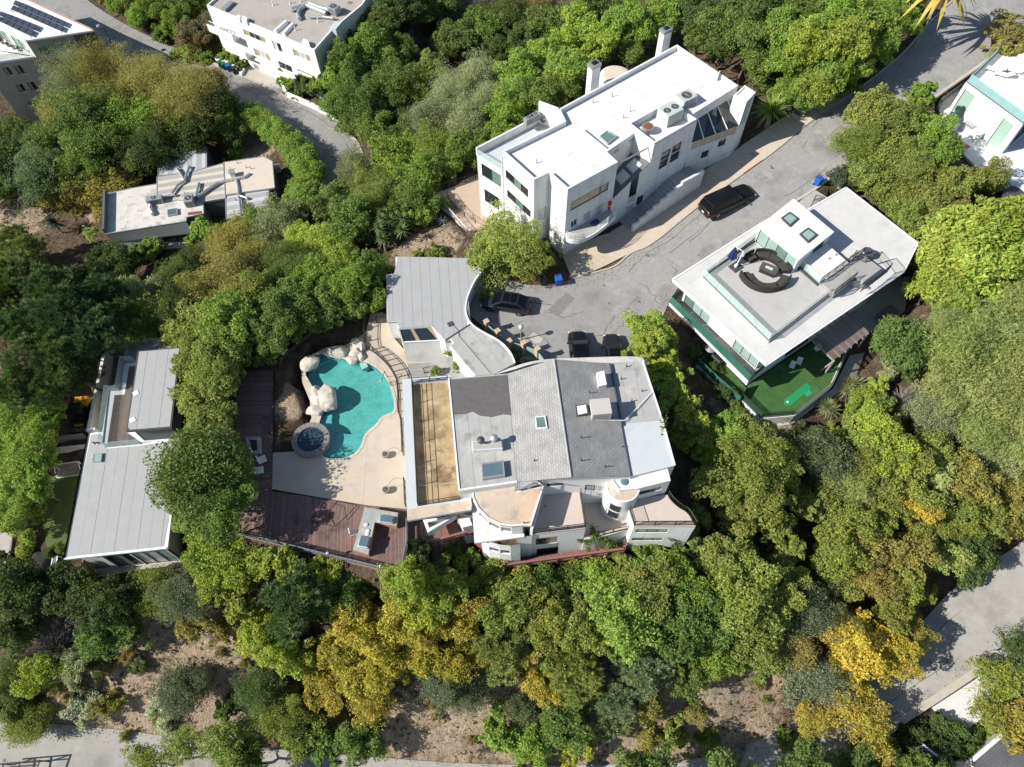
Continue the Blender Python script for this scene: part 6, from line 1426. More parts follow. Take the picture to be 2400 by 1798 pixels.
 ps = [xy('Q', *q, -5.6) for q in ((150,1300),(85,1570))]; fz = thing('wire_fence', 'thin grey wire fence by hedge at far left', 'fence', (*ps[0], -6)); railing(fz, ps, -6.1, 1.2, GREYM, 1.2, .2)
left_house()
# ================================================================== LOW RANCH HOUSE WITH DUCTS (G)
def ranch():
 z = -6.2; G = lambda x, y, zz=z: xy('G', x, y, zz)
 root = thing('ranch_house', 'low rambling house with roof ducts below the canyon road', 'house', at('G', 900, 600, -9))
 wht = [G(*q) for q in ((190,512),(420,462),(640,425),(640,600),(820,570),(1052,585),(1058,690),(905,722),(900,758),(180,872))]
 mid_ = [G(*q, z+.05) for q in ((640,360),(950,318),(1235,240),(1255,552),(1052,584),(820,568),(640,600))]
 bei = [G(*q, z+.25) for q in ((1236,232),(1590,180),(1672,222),(1692,460),(1250,522))]
 sth = [G(*q) for q in ((1252,524),(1640,470),(1642,625),(1480,715),(1260,738))]
 top = [G(*q) for q in ((660,155),(1082,88),(1085,275),(950,318),(650,352))]
 parts = ((wht, z, mat('roof_weathered', (.60,.57,.53), .85, .1, 1.2, .05, 15, stain=((.36,.335,.30), .8, .5, .68), stain2=((.22,.20,.19), 1.6, .62, .74))), (mid_, z+.05, GRAVELROOF), (bei, z+.25, BEIGEROOF), (sth, z, GREYROOF), (top, z, GREYROOF))
 for p, zz, m in parts:
  shell(root, p, -11, zz-.2, SIDING); slab(root, p, zz-.2, zz, m, 'flat_roof', 0)
  for i in range(len(p)): MB().seg(p[i], p[(i+1) % len(p)], .1, zz-.2, zz+.05).build('roof_edge', GREYM, root)
 STR = mat('roof_sheet_light', (.50,.51,.51), .8, .06, 2, .03, 20, island=.04); STRD = mat('roof_sheet_dull', (.36,.355,.35), .8, .06, 2, .03, 20, island=.05)
 at_ = ang(top[0], top[1])
 for i, q in enumerate(strip_polys(inset(ccw(top), .08), at_, .62)):
  MB().prism(q, z, z+.012+.008*(i % 2)).build('roofing_sheet', STR if i % 2 else STRD, root)
 for i, q in enumerate(strip_polys(inset(ccw(mid_), .08), at_+math.pi/2, .62)):
  MB().prism(q, z+.05, z+.062+.008*(i % 2)).build('roofing_sheet', STRD if i % 2 else BEIGEROOF, root)
 for i, q in enumerate(strip_polys(inset(ccw(sth), .08), at_+math.pi/2, .7)):
  MB().prism(q, z, z+.012+.008*(i % 2)).build('roofing_sheet', STRD if i % 2 else STR, root)
 # tall west parapet
 MB().seg(G(195,515), G(185,868), .25, z, z+.8).build('parapet', SIDING, root)
 # south shed roof of grey boards in front (individual courses)
 a, b = wht[-1], wht[-2]; y0, y1 = z-.05, z-1.25
 fa, fb = G(240,945,y1), G(965,862,y1)
 for j in range(8):
  s0, s1 = j/8, (j+1)/8-.004
  p = [lerp((*a, y0), (*fa, y1), s0), lerp((*b, y0), (*fb, y1), s0), lerp((*b, y0), (*fb, y1), s1), lerp((*a, y0), (*fa, y1), s1)]
  mb = MB(); mb.quad(p[3], p[2], p[1], p[0]); t = .04; mb.quad(*[(x, y, zz-t) for x, y, zz in p]); mb.quad((p[3][0], p[3][1], p[3][2]-t), (p[2][0], p[2][1], p[2][2]-t), p[2], p[3]); mb.build('siding_board', SIDING, root)
 wall(root, fa, fb, -11, y1, SIDING, [('m',6,9,-8.9,-7.6,GLASSD,DKGREY,1)], (fa[0], fa[1]-20)); mb = MB(); mb.quad((*a, y0), (*fa, y1), (*fa, -10), (*a, -10)); mb.build('wall', SIDING, root); mb = MB(); mb.quad((*b, y0), (*b, -10), (*fb, -10), (*fb, y1)); mb.build('wall', SIDING, root)
 f2 = [G(*q, -7.7) for q in ((140,952),(640,945),(640,1000),(170,1030))]; slab(root, f2, -7.85, -7.7, SIDING, 'porch_roof')
 pv = [G(*q, -9) for q in ((640,960),(960,880),(970,960),(860,1000),(700,1010))]; slab(root, pv, -9.6, -8.9, SIDEWALK, 'porch_paving')
 # tank/gap between the blocks: paved notch
 # ducts
 dz = z+.35
 def duct(name, label, pl, r, m=GALV, seg=True):
  t = thing(name, label, 'duct', at('G', *pl[0], dz)); q = [at('G', x, y, dz) for x, y in pl]
  for i in range(len(q)-1):
   MB().tube(q[i], q[i+1], r, n=10).build('duct_section', m, t)
   MB().tube(q[i]+(q[i+1]-q[i])*.48, q[i]+(q[i+1]-q[i])*.52, r*1.12, n=10).build('collar', GREYM, t)
  for p in q[:1]+q[-1:]: MB().box((p.x, p.y, z+.03), (.25, .25, dz-z), 0).build('support', GREYM, t)
 duct('roof_duct', 'forked silver duct on striped part of ranch roof', [(770,510),(830,430),(890,395),(850,330),(815,285)], .16); duct('roof_duct', 'short silver duct branch reaching toward upper ranch roof', [(890,385),(905,330),(930,265)], .15)
 duct('roof_duct', 'level silver duct along join of white and striped ranch roof', [(610,545),(700,535),(800,520)], .17); duct('roof_duct', 'upright silver duct stub beside rusty ranch air conditioner', [(985,545),(1000,480),(1015,415)], .17)
 duct('roof_duct', 'long diagonal silver duct crossing to beige ranch roof', [(1005,540),(1100,470),(1190,412),(1290,392),(1340,385),(1430,365),(1470,335)], .2); duct('roof_duct', 'long straight silver duct running down south-east ranch roof', [(1350,385),(1365,450),(1375,560),(1390,690)], .18); duct('roof_duct', 'tiny side duct branch on south-east ranch roof', [(1372,525),(1445,550)], .12)
 duct('roof_duct', 'curved white duct dropping from rusty west ranch air conditioner', [(580,610),(575,650),(600,690)], .22, WHITEM)
 ac_unit(None, 'G', 635, 590, z+.03, 2.0, .8, .8, at_, GREYM, 'long grey air conditioner on white ranch roof near west duct'); ac_unit(None, 'G', 945, 600, z+.03, 1.1, 1.4, .95, at_, GREYM, 'upright grey air conditioner above rust stain on ranch roof')
 rs = [G(*q) for q in ((920,680),(1040,665),(1045,690),(960,700),(915,705))]; tag(MB().prism(rs, z, z+.018).build('rust_stain', RUST), 'rusty brown stain below ranch roof air conditioner', 'stain')
 p = at('G', 1322, 350, z+.25); t = thing('roof_cowl', 'white box cowl on beige ranch roof', 'vent', p); MB().box((p.x, p.y, z+.25), (.6, .7, .7), at_).build('box', WHITEM, t, bevel=.04); MB().box((p.x, p.y, z+.95), (.72, .8, .06), at_).build('lid', GREYM, t)
 skylight([G(*q) for q in ((738,665),(828,650),(832,705),(742,722))], z+.01, .25, GREYM, SKYGLASS, 'lone skylight on white part of ranch roof', t=.12)
 for i, (x, y) in enumerate(((1360,240),(1440,280),(1300,295),(1480,290),(1345,570),(1490,670),(890,510))): vent_pipe('G', x, y, z+.25 if i < 4 else z+.03, .4, .05, GREYM, ['bent vent near north edge of beige ranch roof','double vent in middle of beige ranch roof','short vent left of beige roof middle','stub vent right of beige roof middle','vent on south-east striped ranch roof','stub near south corner of ranch roof','small vent on central striped ranch roof'][i])
 p = at('G', 1720, 300, -8.6); t = thing('electric_meter_box', 'white utility box beside east wall of ranch house', 'utility box', p); MB().box((p.x, p.y, -9), (.8, .5, 1.1), at_).build('cabinet', WHITEM, t, bevel=.03); MB().box((p.x, p.y, -7.9), (.95, .65, .06), at_).build('lid', GREYM, t)
ranch()
# ================================================================== WHITE APARTMENT HOUSE BY THE CANYON ROAD (H)
def canyon_house():
 z = 0.2; H = lambda x, y, zz=z: xy('H', x, y, zz)
 root = thing('canyon_house', 'three-storey white stucco house with flat beige roof by canyon road', 'house', at('H', 800, 700, -8))
 rf = [H(*q) for q in ((210,58),(1425,566),(1615,350),(1640,300),(1715,262),(1965,55),(2200,-300),(1000,-620))]
 CU, W, D = CURT, WHITEM, DKGREY
 wins = {0: [('H',618,325,890,500,[CU,GLASSD,GLASSD,CU],W,3),('H',945,455,1075,600,[GLASSW,GLASSD],W,1),('H',1178,548,1395,710,[CU,GLASSW,GLASSW,CU],W,3),('H',738,540,945,705,[CU,GLASSW,GLASSW,CU],W,3),('H',1015,685,1190,830,[GLASSD,GLASSD],W,1),('H',1235,770,1440,890,[CU,CU],W,1),('H',640,660,720,790,GLASSD,D,0),('H',735,715,825,830,GREYM,W,0),('H',380,330,500,480,GLASSD,W,0)]}
 shell(root, rf, -12, z-.35, STUCCO, wins); slab(root, inset(ccw(rf), .18), z-.6, z-.3, GRAVELROOF, 'flat_roof'); parapet(root, rf, z-.35, z, STUCCO, .2)
 # blue-grey side skin
 a, b = rf[1], rf[2]; u = unit(a, b); n = (u[1], -u[0]); 
 wall(root, (a[0]+n[0]*.02, a[1]+n[1]*.02), (b[0]+n[0]*.02, b[1]+n[1]*.02), -12, z-.4, BLUEWALL, (), (a[0]+30, a[1]-10))
 # ledges and balconies on the facade
 f0, f1 = rf[0], rf[1]; uf = unit(f0, f1); nf = (uf[1], -uf[0]); L = dist(f0, f1)
 def ledge(s0, s1, zz, d, h, name, m=STUCCO):
  p, q = lerp(f0, f1, s0), lerp(f0, f1, s1); return MB().prism([(p[0]-nf[0]*.01, p[1]-nf[1]*.01), (q[0]-nf[0]*.01, q[1]-nf[1]*.01), (q[0]+nf[0]*d, q[1]+nf[1]*d), (p[0]+nf[0]*d, p[1]+nf[1]*d)], zz, zz+h, True, True).build(name, m, root)
 ledge(.55, 1.0, -3.6, .7, .3, 'ledge'); ledge(.0, .25, -3.2, 1.2, .25, 'balcony'); ledge(.10, .32, -5.6, 1.1, .25, 'balcony'); ledge(.36, .58, -5.7, .5, .2, 'ledge')
 for s0, s1, zz, d in ((.0, .25, -2.95, 1.15), (.10, .32, -5.35, 1.05)):
  p, q = lerp(f0, f1, s0), lerp(f0, f1, s1); o = (nf[0]*d, nf[1]*d); MB().seg((p[0]+o[0], p[1]+o[1]), (q[0]+o[0], q[1]+o[1]), .14, zz, zz+.9).build('balcony_wall', STUCCO, root)
 railing(root, [(lerp(f0, f1, s)[0]+nf[0]*.9, lerp(f0, f1, s)[1]+nf[1]*.9) for s in (0.02, .2)], -2.9, 1.3, GREYM, .8, .12)
 # side chimney
 c = mid(rf[2], rf[3], rf[4]); MB().box((c[0]+.2, c[1]-.2, -10), (1.6, 1.0, 10.6), ang(rf[1], rf[2])).build('chimney', BLUEWALL, root)
 # driveway and white retaining wall with planting strip
 dv = [H(*q, -8) for q in ((540,790),(700,740),(1050,900),(1110,1050),(860,975),(620,845))]; struct(MB().prism(dv, -8.6, -7.9).build('driveway', CONC)); flat(dv, -8, 1, .1)
 rw = thing('retaining_wall', 'long low white wall along canyon road kerb', 'wall', at('H', 1350, 1150, -8)); ln = [H(*q, -7.2) for q in ((1030,880),(1110,1045),(1380,1160),(1640,1290)) ]
 for i in range(len(ln)-1): MB().seg(ln[i], ln[i+1], .3, -9.5, -7.1, ext=.1).build('wall_section', STUCCO, rw)
 pw = [H(*q, -7.4) for q in ((290,640),(340,600),(640,760),(600,830),(560,790),(370,700))]; MB().prism(pw, -8.6, -7.5).build('planter_wall', STUCCO, rw)
 # roof equipment: silver ducts, AC, skylight tubes
 dz = z-.3+.35
 def duct(label, pl, r, m=GALV):
  t = thing('roof_duct', label, 'duct', at('H', *pl[0], dz)); q = [at('H', x, y, dz) for x, y in pl]
  for i in range(len(q)-1): MB().tube(q[i], q[i+1], r, n=10).build('duct_section', m, t)
  for p in q: MB().box((p.x, p.y, z-.3), (.2, .2, dz-z+.3)).build('support', GREYM, t)
 duct('fat silver duct looping across beige roof by canyon road', [(1170,110),(1280,70),(1340,60),(1560,150)], .32); duct('silver elbow duct curling down beige roof', [(1320,70),(1260,110),(1240,160),(1260,210)], .26); duct('slim silver duct running to rooftop cooler', [(1380,190),(1520,190),(1640,205)], .2); duct('second fat silver duct beside rooftop cooler', [(1370,40),(1500,90),(1600,115)], .28)
 ac_unit(None, 'H', 1660, 150, z-.28, 1.5, 1.2, 1.0, ang(rf[0], rf[1]), GREYM, 'square grey cooler at corner of beige roof')
 for i, q in enumerate((((960,340),(1090,225),(1130,240),(1005,355)), ((1055,375),(1165,255),(1208,268),(1100,385)))):
  p = [H(*c) for c in q]; t = thing('tube_skylight', ['left long white barrel skylight on beige roof','right long white barrel skylight on beige roof'][i], 'skylight', (*mid(*p), z)); MB().tube((*mid(p[0], p[3]), z-.22), (*mid(p[1], p[2]), z-.22), .32, n=14).build('barrel', WHITEM, t); MB().prism(p, z-.3, z-.24).build('kerb', WHITEM, t)
 q = [H(*c) for c in ((375,100),(470,10),(520,25),(425,118))]; tag(MB().prism(q, z-.3, z+.1).build('roof_vent_box', GREYM), 'slanted grey vent box at left end of beige roof', 'vent')
 for i, q in enumerate((((550,210),(575,190),(605,205),(590,240)), ((610,245),(625,200),(680,225),(672,262)), ((1290,500),(1310,465),(1355,475),(1378,525)))):
  tag(MB().prism([H(*c) for c in q], z-.3, z+.35).build('scupper_box', WHITEM), ['first small box on front parapet of canyon house','second small box on front parapet of canyon house','small box near right front parapet of canyon house'][i], 'box')
 for i, (x, y) in enumerate(((962,60),(1215,345),(1470,250),(1155,40),(1275,20))): vent_pipe('H', x, y, z-.3, .6, .07, WHITEM, ['lone white vent stub mid beige roof','white vent box near barrel skylights','thin vent right of barrel skylights','tall vent left of silver ducts','vent behind the silver ducts'][i])
 # bins along kerb
canyon_house()
# ================================================================== CONCRETE APARTMENT BLOCK TOP LEFT (I)
def apartment():
 z = -.4; I = lambda x, y, zz=z: xy('I', x, y, zz)
 root = thing('apartment_block', 'olive concrete apartment block with solar panels at top left', 'building', at('I', 200, 600, -13))
 up = [I(790,258), I(215,345), I(-60,205), I(-60,-150), I(230,0)]
 lo = [I(790,258), I(215,345), I(-260,417), I(-600,100), I(-200,-180), I(230,0)]
 D = DKGREY
 w = [('I',18,575,118,632,[GLASSD,GREYM],D,1),('I',113,558,218,620,[GLASSD,GREYM],D,1),('I',127,718,228,770,[GLASSD,GREYM],D,1),('I',222,700,328,758,[GLASSD,GREYM],D,1),('I',232,855,338,908,[GLASSD,GREYM],D,1),('I',330,835,425,890,[GLASSD,GREYM],D,1),('I',320,405,468,455,GLASSG,D,1),('I',392,508,560,560,GLASSD,D,1)]
 zt = -3.0
 a, b = lo[0], lo[2]
 wall(root, a, b, -17, zt, APTWALL, w, (a[0], a[1]-30)); 
 wall(root, up[0], up[1], zt, z-.2, APTWALL, w, (a[0], a[1]-30)); wall(root, up[1], up[2], zt, z-.2, STUCCO2, [('m',1,4,zt+.3,z-.5,GLASSP,D,1),('m',5,9,zt+.3,z-.5,GLASSP,D,1)], (up[1][0]-20, up[1][1]-10)); wall(root, up[4], up[0], -17, z-.2, BROWNWALL, (), (up[0][0]+20, up[0][1])); wall(root, up[2], up[3], zt, z-.2, STUCCO2, (), (up[2][0]-20, up[2][1]))
 # brown corner panel on facade
 u = unit(a, b); L = dist(up[0], up[1]); p0 = (a[0]+u[1]*-.015, a[1]+u[0]*.0-.03); bp = lerp(up[0], up[1], .32); wall(root, (a[0], a[1]-.03), (bp[0], bp[1]-.03), zt-3, z-.2, BROWNWALL, [('I',770,345,835,405,GLASSD,D,0)], (a[0], a[1]-30))
 slab(root, up, z-.2, z, mat('roof_white_bright', (.82,.81,.79), .8, .03, 1), 'flat_roof')
 for i in range(5): MB().seg(up[i], up[(i+1) % 5], .25, z-.02, z+.12).build('roof_edge', mat('edge_brick', (.45,.32,.27), .8, .05, 2) if i == 4 else STUCCO2, root)
 tf = [I(215,345,zt+.05), I(300,475,zt), I(-260,555,zt), I(-400,300,zt)]
 tf = [up[1], up[2], I(-300,380,zt), I(-100,535,zt), I(300,475,zt)]
 slab(root, tf, zt-.3, zt+.02, STUCCO2, 'terrace_floor'); e0, e1 = I(300,475,zt), I(-200,548,zt); glass_rail(root, [up[1], (e0[0], e0[1]), e1], zt, 1.0, CLEARG, WHITEM); MB().seg(e0, e1, .2, zt-.3, zt+.1).build('terrace_edge', WHITEM, root)
 # mid balconies lower left
 # solar arrays: panels individually
 for i, (q, lb) in enumerate((([(130,0),(555,185),(515,260),(85,72)], 'upper row of dark solar panels on white apartment roof'), ([(10,95),(315,215),(255,300),(-60,150)], 'lower row of dark solar panels on white apartment roof'))):
  p = [I(*c, z+.5) for c in q]; t = thing('solar_array', lb, 'solar panels', (*mid(*p), z)); n = 8 if i == 0 else 6
  for j in range(n):
   for k in range(2):
    c = [lerp(lerp(p[0], p[1], (j+s)/n), lerp(p[3], p[2], (j+s)/n), (k+v)/2) for s, v in ((.02,.02),(.98,.02),(.98,.98),(.02,.98))]; zz = z+.35+.12*(1-k)
    MB().prism(c, zz, zz+.05, True, True).build('solar_panel', SOLAR, t)
    for s in range(1, 6): MB().seg(lerp(c[0], c[1], s/6), lerp(c[3], c[2], s/6), .03, zz+.05, zz+.056).build('cell_line', GREYM, t)
  for c in p: MB().box((c[0], c[1], z), (.1, .1, .36)).build('stand', GREYM, t)
 # roof terrace pots
 for i, (x, y) in enumerate(((25,370),(75,395),(120,415),(165,430))):
  p = at('I', x, y, zt); t = thing('potted_cactus', ['dark potted plant at far end of apartment terrace row','second potted plant of apartment terrace row','third potted plant of apartment terrace row','last potted plant nearest apartment facade corner'][i], 'plant', p, 'potted plants on apartment terrace'); MB().lathe((p.x, p.y, zt+.02), [(.2, 0), (.26, .4)], 10).build('pot', CONC2, t); c = MB(); rnd = random.Random(i)
  for j in range(30):
   a0 = rnd.uniform(0, 6.28); e = rnd.uniform(.2, 1.4); c.tube((p.x, p.y, zt+.4), (p.x+.55*math.cos(a0)*math.cos(e), p.y+.55*math.sin(a0)*math.cos(e), zt+.4+.6*math.sin(e)), .03, .004, n=3)
  c.build('leaves', mat('leaf_plain', (.04,.075,.03), .7, .2, 5), t)
 flat([lo[0], lo[2], lo[3], I(-200,-180,-8), lo[5]], -13.5, .5, 0)
apartment()
# ================================================================== WHITE HOUSE TOP RIGHT (J)
def corner_house():
 zf, zr = 3.2, 7.3; J = lambda x, y, z: xy('J', x, y, z)
 root = thing('corner_house', 'bright white house with green glass doors at top right edge', 'house', at('J', 1500, 900, zf))
 rf = [J(*q, zr) for q in ((1205,635),(1650,965),(2100,560),(1600,230))]
 GP, D = mat('glass_mint', (.34,.50,.42), .05, .05, .8, spec=.8), DKGREY
 shell(root, rf, -4, zr-.2, STUCCO, {0: [('J',1200,690,1160,930,GP,D,0),('J',1500,920,1430,1178,GP,D,0),('J',1272,825,1250,865,GLASSD,D,0),('J',1418,945,1396,980,GLASSD,D,0)], 1: [('m',1,9,zf+.2,zr-.8,GLASSD,D,4)]})
 slab(root, inset(ccw(rf), .05), zr-.3, zr, STUCCO, 'roof_deck'); glass_rail(root, [J(*q, zr) for q in ((1610,250),(1215,640),(1648,958),(2000,640))], zr+.02, 1.05, mat('glass_balustrade_teal', (.35,.62,.60), .03, .03, 1, spec=.6, alpha=.5), D, 1.6)
 pn = [J(*q, zr) for q in ((1600,530),(1800,380),(2050,520),(1900,700))]; shell(root, pn, zr, zr+2.6, STUCCO, {0: [('m',.3,3,zr+.1,zr+2.2,GLASSP,D,1)]}); slab(root, pn, zr+2.4, zr+2.6, STUCCO, 'penthouse_roof')
 tr = [J(*q, zf) for q in ((980,820),(1200,650),(1650,980),(1950,1280),(1750,1500),(1480,1470),(1280,1290),(1120,1130))]; slab(root, tr, zf-.5, zf, STUCCO, 'terrace'); flat(tr, zf-.1, 1.5, .2)
 glass_rail(root, [J(1195,660,zf), J(985,815,zf), J(1000,850,zf)], zf, 1.0, CLEARG, D)
 # loungers on roof deck, bbq, cushions, hot tub on deck
 for i, (x, y, a) in enumerate(((1400,550,-.55), (1470,590,-.5), (1560,560,-.55))):
  p = at('J', x, y, zr); t = thing('sun_lounger', ['white lounger nearest glass corner of roof deck','middle white lounger on bright roof deck','white lounger farthest along bright roof deck'][i], 'lounger', p); ca, sa = math.cos(a), math.sin(a)
  MB().box((p.x, p.y, zr+.25), (1.3, .65, .12), a).build('seat', WHITEM, t, bevel=.03); MB().seg((p.x+ca*.65, p.y+sa*.65), (p.x+ca*1.15, p.y+sa*1.15), .65, zr+.27, zr+.37, zr+.7, zr+.8).build('backrest', WHITEM, t)
  for s in (-.5, .5): MB().box((p.x+s*ca, p.y+s*sa, zr+.0), (.06, .6, .25), a).build('leg', GREYM, t)
 p = at('J', 1230, 1040, zf); a = ang(rf[0], rf[1]); t = thing('outdoor_grill', 'stainless outdoor grill station against white house wall', 'grill', p); MB().box((p.x, p.y, zf), (2.6, .8, .9), a).build('counter', STUCCO, t, bevel=.02); MB().box((p.x-.4, p.y+.3, zf+.9), (1.1, .6, .35), a).build('grill_hood', GALV, t, bevel=.06); MB().box((p.x+.6, p.y-.45, zf+.05), (1.2, .05, .75), a).build('doors', GALV, t)
 p = at('J', 1165, 1150, zf); t = thing('garden_chair', 'dark chair with pink cushion beside terrace hedge', 'chair', p); MB().box((p.x, p.y, zf+.3), (.8, .8, .12), .3).build('seat', BROWNWALL, t); MB().box((p.x+.3, p.y-.3, zf+.42), (.7, .6, .12), .6).build('pink_cushion', PINKC, t, bevel=.04); MB().box((p.x-.35, p.y+.1, zf+.3), (.12, .8, .5), .3).build('backrest', BROWNWALL, t); MB().box((p.x, p.y, zf), (.7, .7, .3), .3).build('base', BLACKM, t)
 dk = [J(*q, zf-.8) for q in ((1480,1480),(1657,1370),(1900,1300),(1900,1750),(1660,1650)) ]; d = thing('grey_timber_deck', 'grey timber deck with hot tub at right edge', 'deck', (*dk[0], zf-.8)); boards(d, dk, a, .16, zf-.86, zf-.8, GREYWOOD); MB().prism(dk, zf-2.0, zf-.87).build('frame', GREYWOOD, d); flat(dk, zf-1, 1, .4)
 p = at('J', 1565, 1510, zf); t = thing('hot_tub', 'round dark covered hot tub on grey timber deck', 'hot tub', (p.x, p.y, zf-.8)); MB().lathe((p.x, p.y, zf-.8), [(1.1, 0), (1.15, .85), (1.15, .9)], 32).build('tub', mat('tub_wood', (.03,.035,.03), .7, .1, 6), t); MB().lathe((p.x, p.y, zf+.1), [(1.18, 0), (1.18, .08), (1.1, .1)], 32).build('cover', DKGREY, t)
 # garden wall by street with bin
 gw = [xy('J', *q, zroad) for q in ((60,1390),(215,1290),(235,1300),(140,1400),(70,1430))]; o = MB().prism([xy('J', *q, 3.2) for q in ((40,1400),(210,1290),(222,1305),(60,1420))], 0, 2.6).build('street_wall', STUCCO); tag(o, 'short white street wall beside blue bin uphill of deck house', 'wall')
corner_house()
# ================================================================== HOUSES AT LOWER RIGHT CORNER (X)
def corner_roofs():
 X = lambda x, y, z: xy('X', x, y, z)
 z = -10.2; r = thing('shingle_house', 'dark shingle-roofed house with pale edge at lower right corner', 'house', at('X', 2000, 1150, -13.5)); p = [X(*q, z) for q in ((1535,1225),(1950,870),(2500,1000),(2500,1700),(1700,1700))]
 shell(r, p, -15, z-.1, STUCCO2); slab(r, p, z-.1, z+.1, SHINGLED2, 'roof'); MB().seg(p[0], p[1], .3, z-.15, z+.2).build('gutter', WHITEM, r)
 z2 = -10.8; r2 = thing('dark_gabled_house', 'dark gabled roof in shade at bottom right', 'house', at('X', 1000, 1250, -13.5)); a, b, c, d = X(890,1020,z2+.8), X(1220,1270,z2+.8), X(600,1190,z2-.8), X(1000,1600,z2-.8)
 mb = MB(); mb.quad((*a, z2+.8), (*b, z2+.8), (*X(1300,1600,z2), z2), (*d, z2-.8), (*c, z2-.8)); mb.build('roof_slope', SHINGLED2, r2); e = X(1000,1000,z2-.4); mb = MB(); mb.quad((*b, z2+.8), (*a, z2+.8), (*X(960,985,z2-.8), z2-.8), (*X(1290,1240,z2-.8), z2-.8)); mb.build('roof_slope', SHINGLED2, r2)
 shell(r2, [X(640,1190,z2-.9), X(900,1040,z2-.9), X(1240,1260,z2-.9), X(1300,1600,z2-.9), X(900,1600,z2-.9)], -15, z2-.7, STUCCO2); MB().seg(a, b, .15, z2+.75, z2+.88).build('ridge', WHITEM, r2)
 pl = mat('awning_blue_white', (.5,.55,.6), .7, .05, 2); o = MB().prism([X(*q, z2-1) for q in ((590,1190),(850,1070),(790,1170),(690,1225))], z2-1.1, z2-1.0).build('awning', pl); tag(o, 'pale blue-white awning beside dark gabled roof', 'awning')
 # bright driveway right of lower road
 dv = [X(*q, -12.3) for q in ((1000,520),(1400,200),(1700,40),(1900,120),(1750,450),(1640,700),(1400,880),(1250,800))]; struct(MB().prism(dv, -13, -12.15).build('driveway', mat('driveway_pale', (.66,.65,.63), .9, .05, 1.5, .04, 20))); flat(dv, -12.3, 1, .1)
 w = MB().seg(X(1310,1120,-12), X(1440,1040,-12), .5, -14, -11.8).build('stub_wall', STUCCO2); tag(w, 'stub of pale wall in shade between lower right roofs', 'wall')
SHINGLED2 = shingle_mat('shingle_charcoal', (.13,.13,.135), .4)
corner_roofs()
